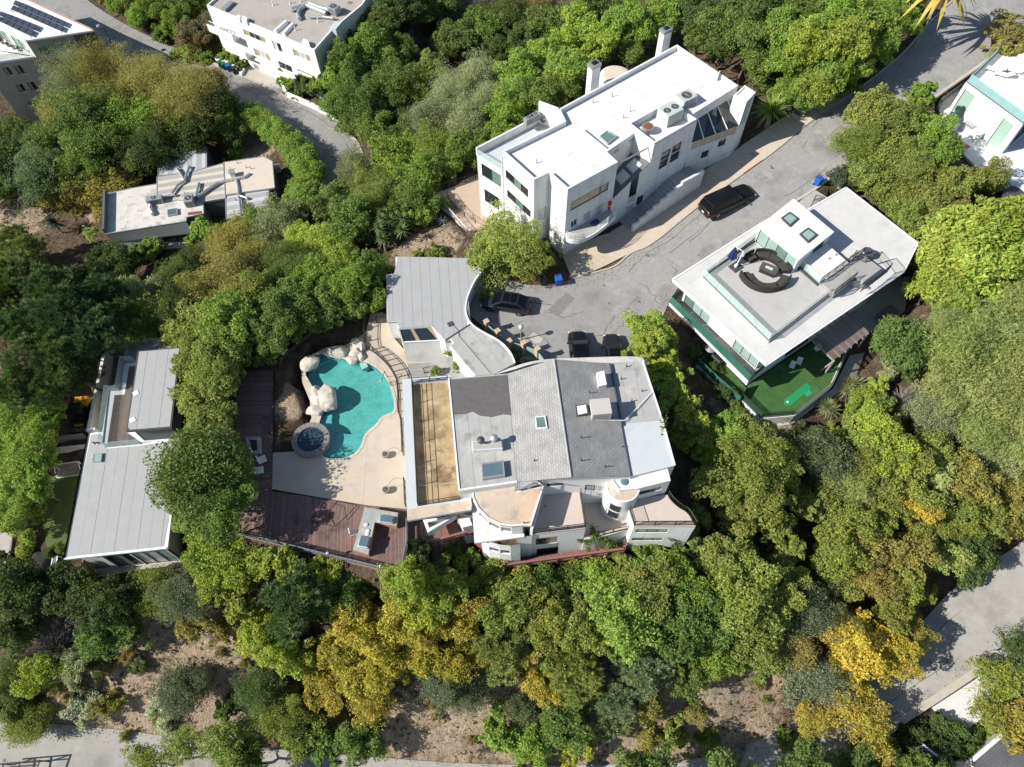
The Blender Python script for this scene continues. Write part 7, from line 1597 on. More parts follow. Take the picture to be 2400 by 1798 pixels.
# ================================================================== CARS, BINS, LAMPS, STREET WALL
def car(name, label, L, W, Ht, c, head, paint, style):
 """c: ground centre, head: heading angle (front). parts are built in world space"""
 t = thing(name, label, 'car', c); ca, sa = math.cos(head), math.sin(head); z0 = c[2]
 def w(u, v, z): return (c[0]+u*ca-v*sa, c[1]+u*sa+v*ca, z0+z)
 h = L/2; suv = style == 'suv'
 belt = Ht*(.60 if suv else .62); hood = Ht*(.56 if suv else .5)
 # lower body: stations from rear to front (u, half width, z low, z shoulder)
 st = [(-h, W*.40, .45, belt*.86), (-h+.12, W*.47, .32, belt*.98), (-h+.6, W*.5, .28, belt), (-.2, W*.5, .26, belt), (h*.36, W*.5, .26, belt*.99), (h*.72, W*.49, .28, hood), (h-.22, W*.46, .32, hood*.93), (h, W*.38, .45, hood*.8)]
 mb = MB(); m = 9
 for u, hw, zl, zs in st:
  for v, z in ((-hw*.86, zl), (-hw, zl+.16), (-hw*1.0, (zl+zs)/2), (-hw*.96, zs-.05), (-hw*.82, zs), (0, zs+.035), (hw*.82, zs), (hw*.96, zs-.05), (hw, (zl+zs)/2), (hw, zl+.16), (hw*.86, zl)): mb.v.append(w(u, v, z))
 m = 11
 for i in range(len(st)-1):
  for j in range(m-1): a = i*m+j; mb.f.append((a, a+m, a+m+1, a+1))
  mb.f.append((i*m+m-1, i*m+m-1+m, i*m+m, i*m))
 mb.f.append(tuple(range(m))); mb.f.append(tuple((len(st)-1)*m+j for j in range(m))[::-1])
 body = mb.build('body', paint, t, smooth=True, subsurf=1)
 bm = bmesh.new(); bm.from_mesh(body.data); bmesh.ops.recalc_face_normals(bm, faces=bm.faces); bm.to_mesh(body.data); bm.free()
 # cabin frustum
 if suv: ub, ur, fr_, fb = -h+.12, -h+.38, h*.18, h*.42
 elif style == 'cross': ub, ur, fr_, fb = -h+.25, -h*.52, h*.16, h*.56
 else: ub, ur, fr_, fb = -h*.78, -h*.36, h*.08, h*.46
 wb, wr = W*.455, W*.37; zb, zt = belt-.02, Ht-.03
 base = [(ub, -wb), (fb, -wb), (fb, wb), (ub, wb)]; top = [(ur, -wr), (fr_, -wr), (fr_, wr), (ur, wr)]
 cb = MB()
 for u, v in base: cb.v.append(w(u, v, zb))
 for u, v in top: cb.v.append(w(u, v, zt))
 cb.f = [(0, 1, 5, 4), (1, 2, 6, 5), (2, 3, 7, 6), (3, 0, 4, 7), (4, 5, 6, 7), (3, 2, 1, 0)]
 cab = cb.build('cabin', paint, t, bevel=.08)
 # roof skin, crowned
 rb = MB(); nr = 5
 for i in range(nr+1):
  for j in range(nr+1):
   u = ur-.02+(fr_-ur+.04)*i/nr; v = -wr+2*wr*j/nr; rb.v.append(w(u, v*1.0, zt+.012+.05*(1-(2*i/nr-1)**2)*.8+.03*(1-(2*j/nr-1)**2)))
 for i in range(nr):
  for j in range(nr): a = i*(nr+1)+j; rb.f.append((a, a+nr+1, a+nr+2, a+1))
 rf = rb.build('roof', paint if style != 'glassroof' else CARGLASS, t, smooth=True)
 def pane(nm, q, m_=CARGLASS, off=.022):
  P = [Vector(w(*p)) for p in q]; n = (P[1]-P[0]).cross(P[2]-P[0]).normalized(); cc = sum(P, Vector())/4
  ctr = Vector(w((ub+fb)/2, 0, (zb+zt)/2))
  if (cc-ctr).dot(n) < 0: n = -n
  b = MB(); b.quad(*[p+n*off for p in P]); b.quad(*[p-n*.01 for p in P][::-1])
  for i in range(4): b.quad(P[i]-n*.01, P[(i+1) % 4]-n*.01, P[(i+1) % 4]+n*off, P[i]+n*off)
  return b.build(nm, m_, t)
 def mixp(b0, t0, f): return tuple(b0[i]+(t0[i]-b0[i])*f for i in range(3))
 B3 = [(*b, zb) for b in base]; T3 = [(*b, zt) for b in top]
 def facept(i, j, s, f): lo, hi = lerp(B3[i], B3[j], s), lerp(T3[i], T3[j], s); return mixp(lo, hi, f)
 pane('windscreen', [facept(1, 2, s, f) for s, f in ((.07, .1), (.93, .1), (.93, .94), (.07, .94))]); pane('rear_window', [facept(3, 0, s, f) for s, f in ((.1, .25), (.9, .25), (.9, .92), (.1, .92))])
 nw = 3 if suv or style == 'cross' else 2
 for i, j in ((0, 1), (2, 3)):
  for k in range(nw): s0, s1 = .07+.86*k/nw+.012, .07+.86*(k+1)/nw-.012; pane('side_window', [facept(i, j, s, f) for s, f in ((s0, .14), (s1, .14), (s1, .9), (s0, .9))])
 # sunroof
 if style in ('cross', 'suv2', 'sedan'):
  for k in range(2):
   u0, u1 = ur+(fr_-ur)*(.1+.42*k), ur+(fr_-ur)*(.47+.42*k); q = [w(u, v, zt+.088) for u, v in ((u0, -wr*.72), (u1, -wr*.72), (u1, wr*.72), (u0, wr*.72))]; MB().quad(*q).build('glass_roof_panel', CARGLASS, t)
 else:
  for s in (-1, 1): MB().tube(w(ur+.15, s*wr*.93, zt+.11), w(fr_-.1, s*wr*.93, zt+.11), .025, n=5).build('roof_rail', BLACKM, t)
  for k in range(6): MB().tube(w(ur+.2, (-.6+.24*k)*wr, zt+.075), w(fr_-.15, (-.6+.24*k)*wr, zt+.085), .012, n=4).build('roof_rib', paint, t)
 # wheels, lamps, mirrors, bumper, plate
 rw = Ht*.21
 for u in (-h*.6, h*.62):
  for s in (-1, 1):
   a, b = w(u, s*(W*.5-.26), rw), w(u, s*(W*.5-.005), rw); wh = MB().tube(a, b, rw, n=20).build('wheel', TYRE, t); MB().tube(w(u, s*(W*.5-.02), rw), w(u, s*(W*.5+.012), rw), rw*.62, n=16).build('rim', RIM, wh)
 for s in (-1, 1):
  MB().box(w(h-.12, s*W*.36, hood*.68), (.16, W*.17, .13), head).build('headlight', LAMPW, t, bevel=.03); MB().box(w(-h+.07, s*W*.39, belt*.68), (.12, W*.1, .26), head).build('taillight', LAMPR, t, bevel=.02)
  MB().box(w(fb-.35, s*(W*.5+.09), belt-.02), (.16, .22, .14), head).build('wing_mirror', paint, t, bevel=.04)
 MB().box(w(-h+.0, 0, .62), (.03, .34, .16), head).build('licence_plate', WHITEM, t); MB().box(w(h-.02, 0, .4), (.08, W*.6, .22), head).build('grille', BLACKM, t, bevel=.02); MB().box(w(-h+.02, 0, .36), (.1, W*.82, .14), head).build('rear_bumper', DKGREY, t, bevel=.03)
 return t
a, b = at('A', 1565, 1278, zroad), at('A', 1862, 1118, zroad); c = at('A', 1712, 1222, zroad)
car('parked_suv', 'long black SUV parked along sidewalk in front of big white house', 6.5, 2.25, 2.05, (c.x, c.y, c.z+.06), ang(a, b), CARBLACK, 'suv')
n_, t_ = at('E', 838, 400, .6), at('E', 1208, 455, .6); c = at('E', 1030, 440, 0)
car('parked_car', 'graphite crossover parked nose-in under curved garage edge', 5.15, 2.02, 1.62, (c.x, c.y, .06), ang(t_, n_), CARGREY, 'cross')
c = at('E', 1568, 800, 0); car('parked_car', 'black car with glass roof parked behind the house, left of two', 4.9, 1.98, 1.7, (c.x, c.y, .06), R_(91), CARBLACK, 'suv2')
c = at('E', 1822, 818, 0); car('parked_car', 'dark grey sedan parked behind the house beside hedge', 4.8, 1.9, 1.45, (c.x, c.y, .06), R_(90), CARGREY, 'sedan')
def bin_(k, x, y, z, m, label, rz=0.0, open_=False, s=1.0):
 p = at(k, x, y, z); t = thing('wheelie_bin', label, 'bin', p); mb = MB(); zz = p.z+.05
 ca, sa = math.cos(rz), math.sin(rz); W_ = lambda u, v: (p.x+(u*ca-v*sa)*s, p.y+(u*sa+v*ca)*s)
 lo = [W_(u, v) for u, v in ((-.24, -.26), (.24, -.26), (.24, .26), (-.24, .26))]; hi = [W_(u, v) for u, v in ((-.31, -.36), (.31, -.36), (.31, .36), (-.31, .36))]
 mb.v = [(*q, zz+.08) for q in lo]+[(*q, zz+1.0*s) for q in hi]; mb.f = [(0, 1, 5, 4), (1, 2, 6, 5), (2, 3, 7, 6), (3, 0, 4, 7), (3, 2, 1, 0), (4, 5, 6, 7)]; mb.build('body', m, t, bevel=.03)
 MB().box((*W_(0, 0), zz+1.0*s), (.68*s, .78*s, .07), rz).build('lid', m, t, bevel=.03); MB().tube((*W_(-.28, .42), zz+.95*s), (*W_(.28, .42), zz+.95*s), .025, n=6).build('handle', BLACKM, t)
 for u in (-.27, .27): MB().tube((*W_(u-.03, .26), zz+.1), (*W_(u+.03, .26), zz+.1), .1, n=12).build('wheel', TYRE, t)
 return t
bin_('E', 1415, 275, 0, BINBLUE, 'blue wheelie bin at end of turning circle', .15, s=1.12)
bin_('E', 1303, 275, 0, BINBLACK, 'black wheelie bin half hidden beside round tree at turning circle', .2)
bin_('H', 385, 770, ZTL, BINGREEN, 'first green wheelie bin by canyon road hedge', .4); bin_('H', 425, 785, ZTL, BINGREEN, 'second green wheelie bin by canyon road, next to blue one', .4)
bin_('H', 475, 805, ZTL, BINBLUE, 'blue wheelie bin in row along canyon road', .4); bin_('H', 540, 835, ZTL, BINBLACK, 'black wheelie bin at end of row along canyon road', .4)
bin_('J', 45, 1440, zroad, BINBLUE, 'blue wheelie bin beside short white street wall', .6)
bin_('Z', 1378, 1, ZTL, BINBLUE, 'spare', 0) if False else None
p = at('E', 1508, 228, 0); t = thing('traffic_cone', 'orange and white traffic cone beside blue bin', 'traffic cone', p)
MB().box((p.x, p.y, .06), (.38, .38, .05), .3).build('base', ORANGE, t); MB().lathe((p.x, p.y, .11), [(.16, 0), (.12, .24)], 14).build('lower_cone', ORANGE, t); MB().lathe((p.x, p.y, .35), [(.12, 0), (.085, .2)], 14).build('white_band', WHITEM, t); MB().lathe((p.x, p.y, .55), [(.085, 0), (.035, .25)], 14).build('tip', ORANGE, t)
# lamp post at the turning circle
p = at('E', 1142, 688, 0); t = thing('lamp_post', 'globe lamp post on white base at turning circle', 'lamp post', p)
MB().lathe((p.x, p.y, 0), [(.18, 0), (.16, .1), (.07, .18), (.05, 2.0), (.09, 2.05)], 12).build('post', mat('lamp_post_paint', (.30,.29,.24), .6, .1, 3), t); MB().lathe((p.x, p.y, 2.05), [(.08, 0), (.22, .12), (.27, .28), (.22, .44), (.06, .55)], 16).build('globe', mat('lamp_globe', (.55,.53,.45), .3, .05, 3), t, smooth=True)
q = [xy('E', *c, 0) for c in ((1195,665),(1235,630),(1305,680),(1290,710),(1245,712))]; struct(MB().prism(q, -.2, .085).build('concrete_pad', CONC))
# curved garden wall with tan pillars and pale panels
gw = thing('pillar_wall', 'garden wall of tan pillars and pale teal panels at turning circle', 'wall', at('E', 1050, 680, 0)); zt = 1.85
pl = [xy('E', *c, zt) for c in ((885,548),(968,618),(1055,682),(1160,706),(1264,750),(1310,812))]
for i, c in enumerate(pl[:5]):
 hh = zt-.25*(i == 2); o = MB().box((c[0], c[1], -.3), (.42, .42, hh+.3), .6).build('pillar', BRICKT, gw); MB().box((c[0], c[1], hh), (.52, .52, .12), .6).build('cap', BRICKT, o, bevel=.02)
for i in range(5):
 a, b = pl[i], pl[i+1]; L = dist(a, b); f = .26/L; MB().seg(lerp(a, b, f), lerp(a, b, 1-(f if i < 4 else 0)), .07, -.3, zt-.45).build('panel', TEAL, gw)
# planter bed kerb in front of wall
q = [xy('E', *c, 0) for c in ((905,560),(985,575),(1060,640),(1195,690),(1250,720),(1240,735),(1150,715),(1050,690),(960,620))]; struct(MB().prism(q, -.2, .1).build('planting_bed', CONC2))
# street lamp top left
p = at('I', 1020, 500, ZTL); t = thing('street_lamp', 'slim street lamp standing by canyon road in block shadow', 'street lamp', p); hd = at('I', 945, 385, ZTL+5)
MB().tube((p.x, p.y, ZTL), (p.x, p.y, ZTL+5.2), .09, .05, n=8).build('pole', mat('lamp_post_green', (.06,.09,.06), .6, .1, 3), t); MB().tube((p.x, p.y, ZTL+5.2), (p.x-.6, p.y+.1, ZTL+5.45), .04, n=6).build('arm', mat('lamp_post_green', (.06,.09,.06)), t); MB().lathe((p.x-.7, p.y+.1, ZTL+5.3), [(.1, 0), (.32, .05), (.25, .2), (.06, .28)], 14).build('lamp_head', GREYM, t)
# railing structure at bottom left of the lower road
t = thing('steel_guard_frame', 'black steel guard frame beside lower road at bottom left corner', 'railing', at('K', 120, 1640, -11)); P_ = lambda x, y, z: (*xy('K', x, y, z), z)
for s, e in (((-60,1640),(258,1612)), ((-60,1665),(235,1640)), ((258,1612),(225,1700)), ((20,1632),(10,1720)), ((130,1622),(115,1710))): MB().tube(P_(*s, -11.5), P_(*e, -11.5), .07, n=6).build('bar', BLACKM, t)
for x, y in ((258,1612),(20,1635)): q = at('K', x, y, -11.5); MB().tube((q.x, q.y, -14), tuple(q), .06, n=6).build('post', BLACKM, t)
# fallen white furniture on the bare bank by patio
p = at('T', 1890, 430, -2.4); zg = gz(p.x, p.y); t = thing('broken_table', 'tipped white plastic table frame on bank beside patio fence', 'table', (p.x, p.y, zg))
for a0 in (0, .9, 2.0, 2.7): MB().tube((p.x-.6*math.cos(a0), p.y-.6*math.sin(a0), zg+.1), (p.x+.6*math.cos(a0), p.y+.6*math.sin(a0), zg+.35), .04, n=5).build('frame_bar', WHITEM, t)
# ================================================================== VEGETATION
RNG = np.random.default_rng(11)
def leaf_material(name, second=None, lo=.5, hi=.62, scale=.45, island_flower=None, trans=.38, var=.26):
 m = bpy.data.materials.new(name); m.use_nodes = True; nt = m.node_tree; L = nt.links; nt.nodes.clear()
 out = nn(nt, 'ShaderNodeOutputMaterial'); oi = nn(nt, 'ShaderNodeObjectInfo'); geo = nn(nt, 'ShaderNodeNewGeometry')
 mr = nn(nt, 'ShaderNodeMapRange'); mr.inputs['To Min'].default_value = 1-var; mr.inputs['To Max'].default_value = 1+var; L.new(geo.outputs['Random Per Island'], mr.inputs['Value'])
 col = oi.outputs['Color']
 # slow hue drift through the crown
 n0 = nn(nt, 'ShaderNodeTexNoise'); n0.inputs['Scale'].default_value = 1.1; n0.inputs['Detail'].default_value = 3; L.new(geo.outputs['Position'], n0.inputs['Vector'])
 hs = nn(nt, 'ShaderNodeHueSaturation'); hs.inputs['Saturation'].default_value = .92; L.new(col, hs.inputs['Color'])
 h2 = nn(nt, 'ShaderNodeMapRange'); h2.inputs['From Min'].default_value = .3; h2.inputs['From Max'].default_value = .7; h2.inputs['To Min'].default_value = .478; h2.inputs['To Max'].default_value = .522; L.new(n0.outputs['Fac'], h2.inputs['Value']); L.new(h2.outputs[0], hs.inputs['Hue'])
 col = hs.outputs['Color']
 if second:
  n1 = nn(nt, 'ShaderNodeTexNoise'); n1.inputs['Scale'].default_value = scale; n1.inputs['Detail'].default_value = 4; n1.inputs['Roughness'].default_value = .7; L.new(geo.outputs['Position'], n1.inputs['Vector'])
  ad = nn(nt, 'ShaderNodeMath', operation='MULTIPLY_ADD'); L.new(geo.outputs['Random Per Island'], ad.inputs[0]); ad.inputs[1].default_value = .22; L.new(n1.outputs['Fac'], ad.inputs[2])
  r1 = nn(nt, 'ShaderNodeMapRange'); r1.inputs['From Min'].default_value = lo+.11; r1.inputs['From Max'].default_value = hi+.11; L.new(ad.outputs[0], r1.inputs['Value'])
  mx = nn(nt, 'ShaderNodeMix', data_type='RGBA'); L.new(r1.outputs[0], mx.inputs['Factor']); L.new(col, mx.inputs['A']); mx.inputs['B'].default_value = (*second, 1); col = mx.outputs['Result']
 if island_flower:
  g = nn(nt, 'ShaderNodeMath', operation='GREATER_THAN'); g.inputs[1].default_value = .97; n1 = nn(nt, 'ShaderNodeTexNoise'); n1.inputs['Scale'].default_value = 1.2; L.new(geo.outputs['Position'], n1.inputs['Vector'])
  ad = nn(nt, 'ShaderNodeMath', operation='MULTIPLY_ADD'); L.new(geo.outputs['Random Per Island'], ad.inputs[0]); ad.inputs[1].default_value = .5; L.new(n1.outputs['Fac'], ad.inputs[2]); L.new(ad.outputs[0], g.inputs[0])
  mx = nn(nt, 'ShaderNodeMix', data_type='RGBA'); L.new(g.outputs[0], mx.inputs['Factor']); L.new(col, mx.inputs['A']); mx.inputs['B'].default_value = (*island_flower, 1); col = mx.outputs['Result']
 vm = nn(nt, 'ShaderNodeVectorMath', operation='SCALE'); L.new(col, vm.inputs[0]); L.new(mr.outputs[0], vm.inputs['Scale'])
 b = nn(nt, 'ShaderNodeBsdfPrincipled'); b.inputs['Roughness'].default_value = .55; b.inputs['Specular IOR Level'].default_value = .25; L.new(vm.outputs[0], b.inputs['Base Color'])
 tr = nn(nt, 'ShaderNodeBsdfTranslucent'); v2 = nn(nt, 'ShaderNodeVectorMath', operation='MULTIPLY'); L.new(vm.outputs[0], v2.inputs[0]); v2.inputs[1].default_value = (1.25, 1.35, .7); L.new(v2.outputs[0], tr.inputs['Color'])
 mx = nn(nt, 'ShaderNodeMixShader'); mx.inputs[0].default_value = trans; L.new(b.outputs[0], mx.inputs[1]); L.new(tr.outputs[0], mx.inputs[2]); L.new(mx.outputs[0], out.inputs['Surface'])
 return m
LEAF = leaf_material('foliage_green'); LEAFA = leaf_material('foliage_autumn', (.52,.40,.05), .52, .80, 2.6); LEAFY = leaf_material('foliage_yellow', (.58,.43,.04), .50, .78, 2.6)
LEAFB = leaf_material('foliage_brown_tinged', (.28,.225,.10), .54, .74, 1.8); LEAFR = leaf_material('foliage_red_flowers', None, island_flower=(.42,.02,.03)); LEAFO = leaf_material('foliage_red_tips', (.36,.22,.09), .55, .72, 1.6); PINEM = leaf_material('foliage_needles', trans=.1, var=.25)
def leaf_mesh(name, P, N, ln, wd, m, rng, fold=.0):
 n = len(P); t = rng.normal(size=(n, 3)); t -= N*(t*N).sum(1)[:, None]; t /= np.linalg.norm(t, axis=1)[:, None]+1e-9; b = np.cross(N, t)
 sz_ = rng.uniform(.55, 1.35, n)[:, None]; l = ln*sz_*rng.uniform(.85, 1.15, n)[:, None]; w = wd*sz_*rng.uniform(.8, 1.2, n)[:, None]
 V = np.stack([P-t*l*.5, P+b*w*.5-t*l*.05, P+t*l*.5, P-b*w*.5-t*l*.05], 1).reshape(-1, 3)
 me = bpy.data.meshes.new(name); me.vertices.add(4*n); me.vertices.foreach_set('co', V.astype(np.float32).ravel()); me.loops.add(4*n); me.loops.foreach_set('vertex_index', np.arange(4*n, dtype=np.int32))
 me.polygons.add(n); me.polygons.foreach_set('loop_start', np.arange(0, 4*n, 4, dtype=np.int32)); me.polygons.foreach_set('loop_total', np.full(n, 4, dtype=np.int32)); me.update(calc_edges=True); me.materials.append(m); me.validate()
 return me
def dirs(n, rng, zmin=-1.0):
 d = rng.normal(size=(int(n*3)+20, 3)); d /= np.linalg.norm(d, axis=1)[:, None]; d = d[d[:, 2] > zmin]
 while len(d) < n: d = np.concatenate([d, d])
 return d[:n]
def crown(name, seed, R, nclus, nleaf, ln, wd, m, flat_=.8, crs=(.12, .33), jit=.72, zmin=-.35, open_=0.0, droop=0.0, upb=.35, rag=1.0):
 rng = np.random.default_rng(seed); d = dirs(nclus, rng, zmin); rad = rng.uniform(.42+.2*(1-rag), .95-.08*(1-rag), nclus); az_ = np.arctan2(d[:, 1], d[:, 0]); lob = 1+rag*(.2*np.sin(2*az_+rng.uniform(0, 6))+.16*np.sin(5*az_+rng.uniform(0, 6))+.14*rng.normal(size=nclus))
 C = d*rad[:, None]*lob[:, None]*R; C[:, 2] *= flat_; cr = rng.uniform(*crs, nclus)*R
 # a core so the crown is not hollow
 k = max(3, nclus//5); C = np.concatenate([C, rng.normal(size=(k, 3))*R*.22]); cr = np.concatenate([cr, np.full(k, .45*R)]); d = np.concatenate([d, dirs(k, rng, 0)])
 wgt = cr**2; wgt[-k:] *= .5; cnt = (wgt/wgt.sum()*nleaf).astype(int); Ps, Ns = [], []
 for i in range(len(C)):
  e = dirs(cnt[i]+1, rng, -.55)
  # irregular cluster: sub-tufts
  tf = dirs(7, rng, -.4); s = (e@tf.T).max(1); f = .5+.62*np.clip((s-.5)/.5, 0, 1)**1.3+rng.normal(size=len(e))*.09; an_ = rng.uniform(.7, 1.35, 3)
  f = f*np.where(rng.random(len(e)) < open_, rng.uniform(.2, 1, len(e)), 1)
  p = C[i]+e*(cr[i]*f)[:, None]*an_*np.array([1, 1, .85]); p[:, 2] -= droop*rng.random(len(e))*cr[i]
  nrm = e*(1-jit)+rng.normal(size=e.shape)*jit*.75+np.array([0, 0, upb]); nrm /= np.linalg.norm(nrm, axis=1)[:, None]; Ps.append(p); Ns.append(nrm)
 return leaf_mesh(name, np.concatenate(Ps), np.concatenate(Ns), ln, wd, m, rng)
def pine_crown(name, seed, R, ntuft, per, ln, wd, m, flat_=.9):
 rng = np.random.default_rng(seed); d = dirs(ntuft, rng, -.5); rad = rng.uniform(.35, 1.0, ntuft)**.6; lob = 1+.2*np.sin(4*np.arctan2(d[:, 1], d[:, 0])+seed)
 C = d*(rad*lob)[:, None]*R; C[:, 2] *= flat_; Ps, Ns, T = [], [], []
 e = dirs(ntuft*per, rng, -.45).reshape(ntuft, per, 3); ax = (e+d[:, None]*.8+np.array([0, 0, .35])); ax /= np.linalg.norm(ax, axis=2)[..., None]
 tr_ = rng.uniform(.28, .5, ntuft)[:, None, None]; P0 = C[:, None]+ax*ln*.05*0; L_ = ln*rng.uniform(.7, 1.2, (ntuft, per, 1)); P1 = P0+ax*L_; P0 = np.broadcast_to(P0, P1.shape)
 sd = np.cross(ax, rng.normal(size=ax.shape)); sd /= np.linalg.norm(sd, axis=2)[..., None]; M_ = (P0+P1)/2
 V = np.stack([P0, M_+sd*wd*.5, P1, M_-sd*wd*.5], 2).reshape(-1, 3); n = ntuft*per
 me = bpy.data.meshes.new(name); me.vertices.add(4*n); me.vertices.foreach_set('co', V.astype(np.float32).ravel()); me.loops.add(4*n); me.loops.foreach_set('vertex_index', np.arange(4*n, dtype=np.int32)); me.polygons.add(n); me.polygons.foreach_set('loop_start', np.arange(0, 4*n, 4, dtype=np.int32)); me.polygons.foreach_set('loop_total', np.full(n, 4, dtype=np.int32)); me.update(calc_edges=True); me.materials.append(m); me.validate()
 return me
def trunk_mesh(name, seed, R, h, m, limbs=7, r=None):
 """tapered, slightly bent trunk with forking limbs; base at 0, crown centre at height h"""
 rnd = random.Random(seed); mb = MB(); r = r or .055*R+.06; p = Vector((0, 0, -.5)); n = 5; ax = Vector((0, 0, 0)); prev = p
 pth = [Vector((rnd.uniform(-.08, .08)*h*(i > 0), rnd.uniform(-.08, .08)*h*(i > 0), -.5+(h*.72+.5)*i/n)) for i in range(n+1)]
 for i in range(n): mb.tube(pth[i], pth[i+1], r*(1-.12*i), r*(1-.12*(i+1)), 7, cap=False)
 top = pth[-1]
 for k in range(limbs):
  a = 2*math.pi*k/limbs+rnd.uniform(-.4, .4); e = rnd.uniform(.25, 1.1); s = pth[rnd.choice((3, 4, 5))]; L1 = R*rnd.uniform(.3, .5)
  q = s+Vector((math.cos(a)*math.cos(e), math.sin(a)*math.cos(e), math.sin(e)))*L1; mb.tube(s, q, r*.45, r*.28, 5, cap=False)
  for j in range(2):
   a2 = a+rnd.uniform(-.7, .7); e2 = e+rnd.uniform(-.5, .4); q2 = q+Vector((math.cos(a2)*math.cos(e2), math.sin(a2)*math.cos(e2), math.sin(e2)))*R*rnd.uniform(.25, .45); mb.tube(q, q2, r*.26, r*.08, 4, cap=False)
 me = bpy.data.meshes.new(name); me.from_pydata(mb.v, [], mb.f); me.update(); me.materials.append(m); me.polygons.foreach_set('use_smooth', [True]*len(me.polygons)); return me
def twig_mesh(name, seed, R, n, m):
 rnd = random.Random(seed); mb = MB()
 for k in range(n):
  a = rnd.uniform(0, 6.283); e = rnd.uniform(.15, 1.45); L1 = R*rnd.uniform(.5, .95); d = Vector((math.cos(a)*math.cos(e), math.sin(a)*math.cos(e), math.sin(e))); s = Vector((rnd.uniform(-.15, .15)*R, rnd.uniform(-.15, .15)*R, -R*.4)); q = s+d*L1; mb.tube(s, q, .03, .015, 3, cap=False)
  for j in range(4):
   d2 = (d+Vector((rnd.uniform(-.7, .7), rnd.uniform(-.7, .7), rnd.uniform(-.3, .6)))).normalized(); q2 = q+d2*R*rnd.uniform(.2, .45); mb.tube(q-d*L1*rnd.uniform(0, .5), q2, .017, .006, 3, cap=False)
 me = bpy.data.meshes.new(name); me.from_pydata(mb.v, [], mb.f); me.update(); me.materials.append(m); return me
def rosette_mesh(name, seed, heads, R, ln, wd, m, spread=1.0, droop=.35):
 """heads of long strap leaves (palms, yuccas, cordylines)"""
 rng = np.random.default_rng(seed); mb = MB()
 for hx, hy, hz, s in heads:
  n = 46
  for k in range(n):
   a = 2*math.pi*(k*.618); e = (-.25+1.6*(k/n)**.8); L = ln*s*rng.uniform(.8, 1.15); w = wd*s; dx, dy = math.cos(a), math.sin(a); pr = None; seg = 3
   base = np.array([hx, hy, hz]); pts_ = []
   for j in range(seg+1):
    t = j/seg; r = L*t*math.cos(e); z = L*t*math.sin(e)-droop*L*t*t*math.cos(e); pts_.append(base+np.array([dx*r, dy*r, z]))
   for j in range(seg):
    w0 = w*(1-.25*j/seg) if j else w*.6; w1 = w*(1-(j+1)/seg) if j == seg-1 else w*(1-.25*(j+1)/seg); o = np.array([-dy, dx, 0])*.5
    mb.quad(pts_[j]-o*w0, pts_[j]+o*w0, pts_[j+1]+o*max(w1, .004), pts_[j+1]-o*max(w1, .004))
 me = bpy.data.meshes.new(name); me.from_pydata([tuple(v) for v in mb.v], [], mb.f); me.update(); me.materials.append(m); return me
PROTO = {}
GEO = dict(autumn='broad', yellow='broad', brown='broad', flower='broad', redtip='broad', fineautumn='fine', finebrown='fine', sparseautumn='sparse')
MATK = dict(autumn=LEAFA, yellow=LEAFY, brown=LEAFB, flower=LEAFR, redtip=LEAFO, fineautumn=LEAFA, finebrown=LEAFB, sparseautumn=LEAFY)
def proto(kind, cls):
 """two or three shared crowns per kind and size class"""
 key = (kind, cls)
 if key in PROTO: return PROTO[key]
 R = {'L': 4.4, 'M': 2.7, 'S': 1.25}[cls]; nl = {'L': 30000, 'M': 17000, 'S': 5200}[cls]; nc = {'L': 84, 'M': 52, 'S': 24}[cls]; out = []
 for s in range({'L': 2, 'M': 4 if kind == 'broad' else 3, 'S': 2}[cls]):
  sd = hash_(kind+cls)+s*17; nm = 'crown'
  if kind == 'broad': me = crown(nm, sd, R, nc, nl, .22, .135, LEAF)
  elif kind == 'fine':
   me = crown(nm, sd, R, int(nc*1.3), int(nl*1.35), .18, .075, LEAF, crs=(.22, .36), jit=.85, open_=.3, droop=.25)
  elif kind == 'dense': me = crown(nm, sd, R, int(nc*1.5), int(nl*1.1), .18, .12, LEAF, crs=(.17, .28), jit=.55, rag=.3)
  elif kind == 'round': me = crown(nm, sd, R, int(nc*1.1), int(nl*1.1), .22, .135, LEAF, rag=.3, crs=(.15, .3))
  elif kind == 'big': me = crown(nm, sd, R, nc, int(nl*.55), .46, .17, LEAF, crs=(.22, .34), jit=.6, open_=.15)
  elif kind == 'feather': me = crown(nm, sd, R, int(nc*1.2), int(nl*1.25), .28, .06, LEAF, crs=(.26, .4), jit=.55, droop=.5, flat_=.75)
  elif kind == 'sparse': me = crown(nm, sd, R, int(nc*1.2), int(nl*.4), .2, .11, LEAF, crs=(.14, .24), jit=.75, open_=.4)
  elif kind == 'pine': me = pine_crown(nm, sd, R*.9, {'L': 520, 'M': 320, 'S': 110}[cls], 46, .55 if cls != 'S' else .4, .05, PINEM)
  elif kind == 'dry': me = twig_mesh(nm, sd, R, {'L': 240, 'M': 150, 'S': 70}[cls], TWIG)
  out.append(me)
 PROTO[key] = (out, R); return PROTO[key]
def hash_(s): return sum((i+1)*ord(c) for i, c in enumerate(s)) % 9973
TRUNKS = {}
def trunk_for(cls, s, pale):
 k = (cls, s, pale)
 if k not in TRUNKS: R = {'L': 4.4, 'M': 2.7, 'S': 1.25}[cls]; TRUNKS[k] = (trunk_mesh('trunk', 50+s*3+ord(cls), R, 4.0, BARKPALE if pale else BARK, limbs={'L': 10, 'M': 7, 'S': 4}[cls]), 4.0)
 return TRUNKS[k]
PLANTS = []      # (X, Y, radius, name, label pieces)
